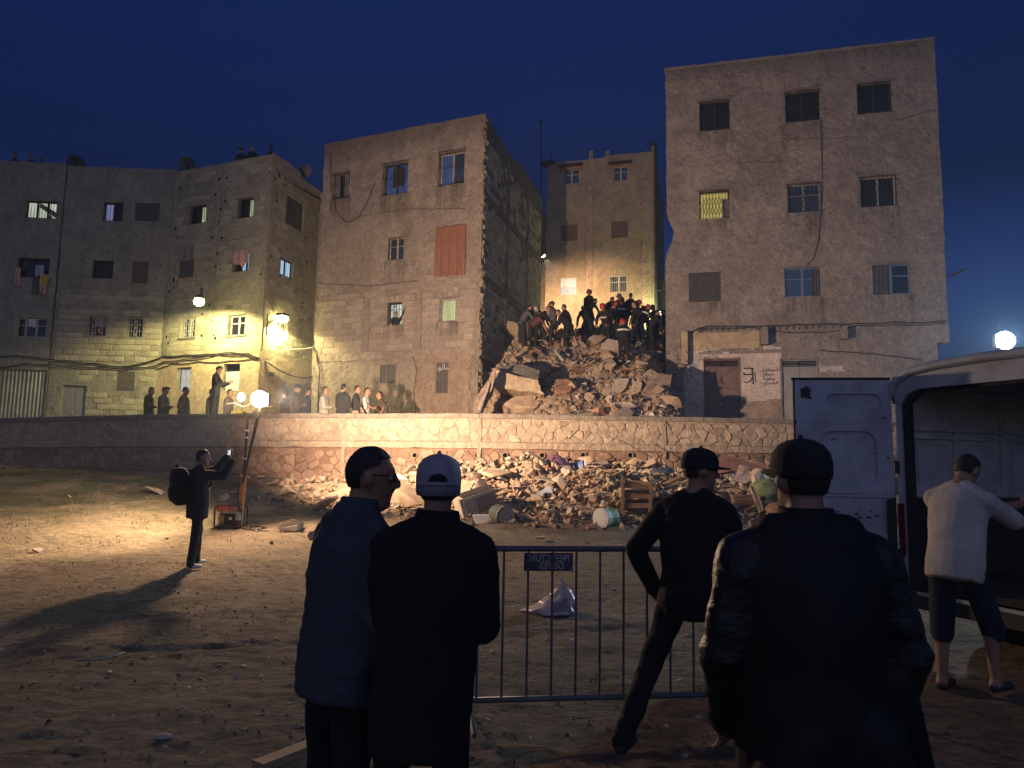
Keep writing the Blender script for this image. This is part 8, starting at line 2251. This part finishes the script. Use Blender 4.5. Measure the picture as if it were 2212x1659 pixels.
# cameraman with the backpack
p6 = person('man with a backpack photographing the scene with raised arms', 'spectators in the foreground', fit=(440, 966, on_ground(415, 1224).y), yaw=rad(-55), head=(.05, rad(-15)), top='charcoal', bottom='charcoal', shoe='shoe_w', jacket=.035, hem=.22, bulk=1.05,
            arms=(((.10, .95, .22), (-.10, .60, .80)), ((.15, .92, -.06), (-.05, .50, .9))), legs=(((.22, .16, -1), (.10, .02, -1)), ((.16, -.10, -1), (.10, -.12, -1))), voxel=.015, fold=.010)
ha_, hb_ = p6['hands'][0][0], p6['hands'][1][0]
c = (ha_ + hb_) / 2 + Vector((0, 0, .10)); fw = p6['Rz'] @ Vector((0, 1, 0)); sd_ = p6['Rz'] @ Vector((1, 0, 0))
t = thing('phone', 'phone with a lit screen held up by the man with the backpack', 'phone', c)
m = MB(); m.box(c, (.16, .010, .08), Matrix((sd_, fw, Vector((0, 0, 1)))).transposed()); m.build('case', PM['charcoal'], t)
m = MB(); m.box(c - fw * .0065, (.15, .002, .072), Matrix((sd_, fw, Vector((0, 0, 1)))).transposed()); m.build('screen', emit('phone_screen', (.85, .85, .95), .9, .7, 14), t)
tp6 = p6['tp']; bc = tp6(0, -.27, .52)
bk = thing('backpack', 'black backpack on the back of the man taking a picture', 'backpack', tp6(0, -.27, .05))
Rb = p6['Rz'] @ rotm(.12, 0, 0)
m = MB(); m.ball(bc, (.19, .12, .27), 18, 12, Rb)
vs = []
for v in m.v:
    q = Rb.transposed() @ (Vector(v) - bc); q = Vector((math.copysign(abs(q.x / .19) ** .55 * .185, q.x), math.copysign(abs(q.y / .12) ** .6 * .12, q.y), math.copysign(abs(q.z / .27) ** .55 * .27, q.z))); vs.append(tuple(bc + Rb @ q))
m.v = vs; m.build('pack', PM['black'], bk, smooth=True)
m = MB(); m.ball(bc + Rb @ Vector((0, -.11, -.09)), (.13, .05, .12), 14, 8, Rb); m.build('front_pocket', PM['black'], bk, smooth=True)
for sx_ in (-1, 1): m = MB(); m.tube([tp6(.11 * sx_, -.17, .95), tp6(.12 * sx_, -.06, 1.02), tp6(.13 * sx_, .10, .92), tp6(.14 * sx_, .14, .6), tp6(.15 * sx_, -.02, .25)], .018, 6); m.build('strap', PM['black'], bk)
m = MB(); m.tube([bc + Rb @ Vector((.06 * math.cos(t_), -.02, .27 + .05 * math.sin(t_))) for t_ in [math.pi * q / 8 for q in range(9)]], .012, 5); m.build('handle', PM['black'], bk)
# ================================================================ thin haze volume added for a glow around the lamps
hz_ = MB(); hz_.box((0, 30, 9.5), (110, 96, 22.0))
hm, hnt, hb_ = newmat('lamp_glow_haze')
hnt.nodes.remove(hb_)
hv = hnt.nodes.new('ShaderNodeVolumePrincipled'); hv.inputs['Density'].default_value = 0.0015; hv.inputs['Color'].default_value = (.62, .78, 1.0, 1); hv.inputs['Anisotropy'].default_value = 0.2
hnt.links.new(hv.outputs[0], hnt.nodes['Material Output'].inputs['Volume'])
hz_.build('haze', hm, None, kind='stuff', label='thin haze added to glow around the lamps', category='haze')
sc.cycles.volume_bounces = 0
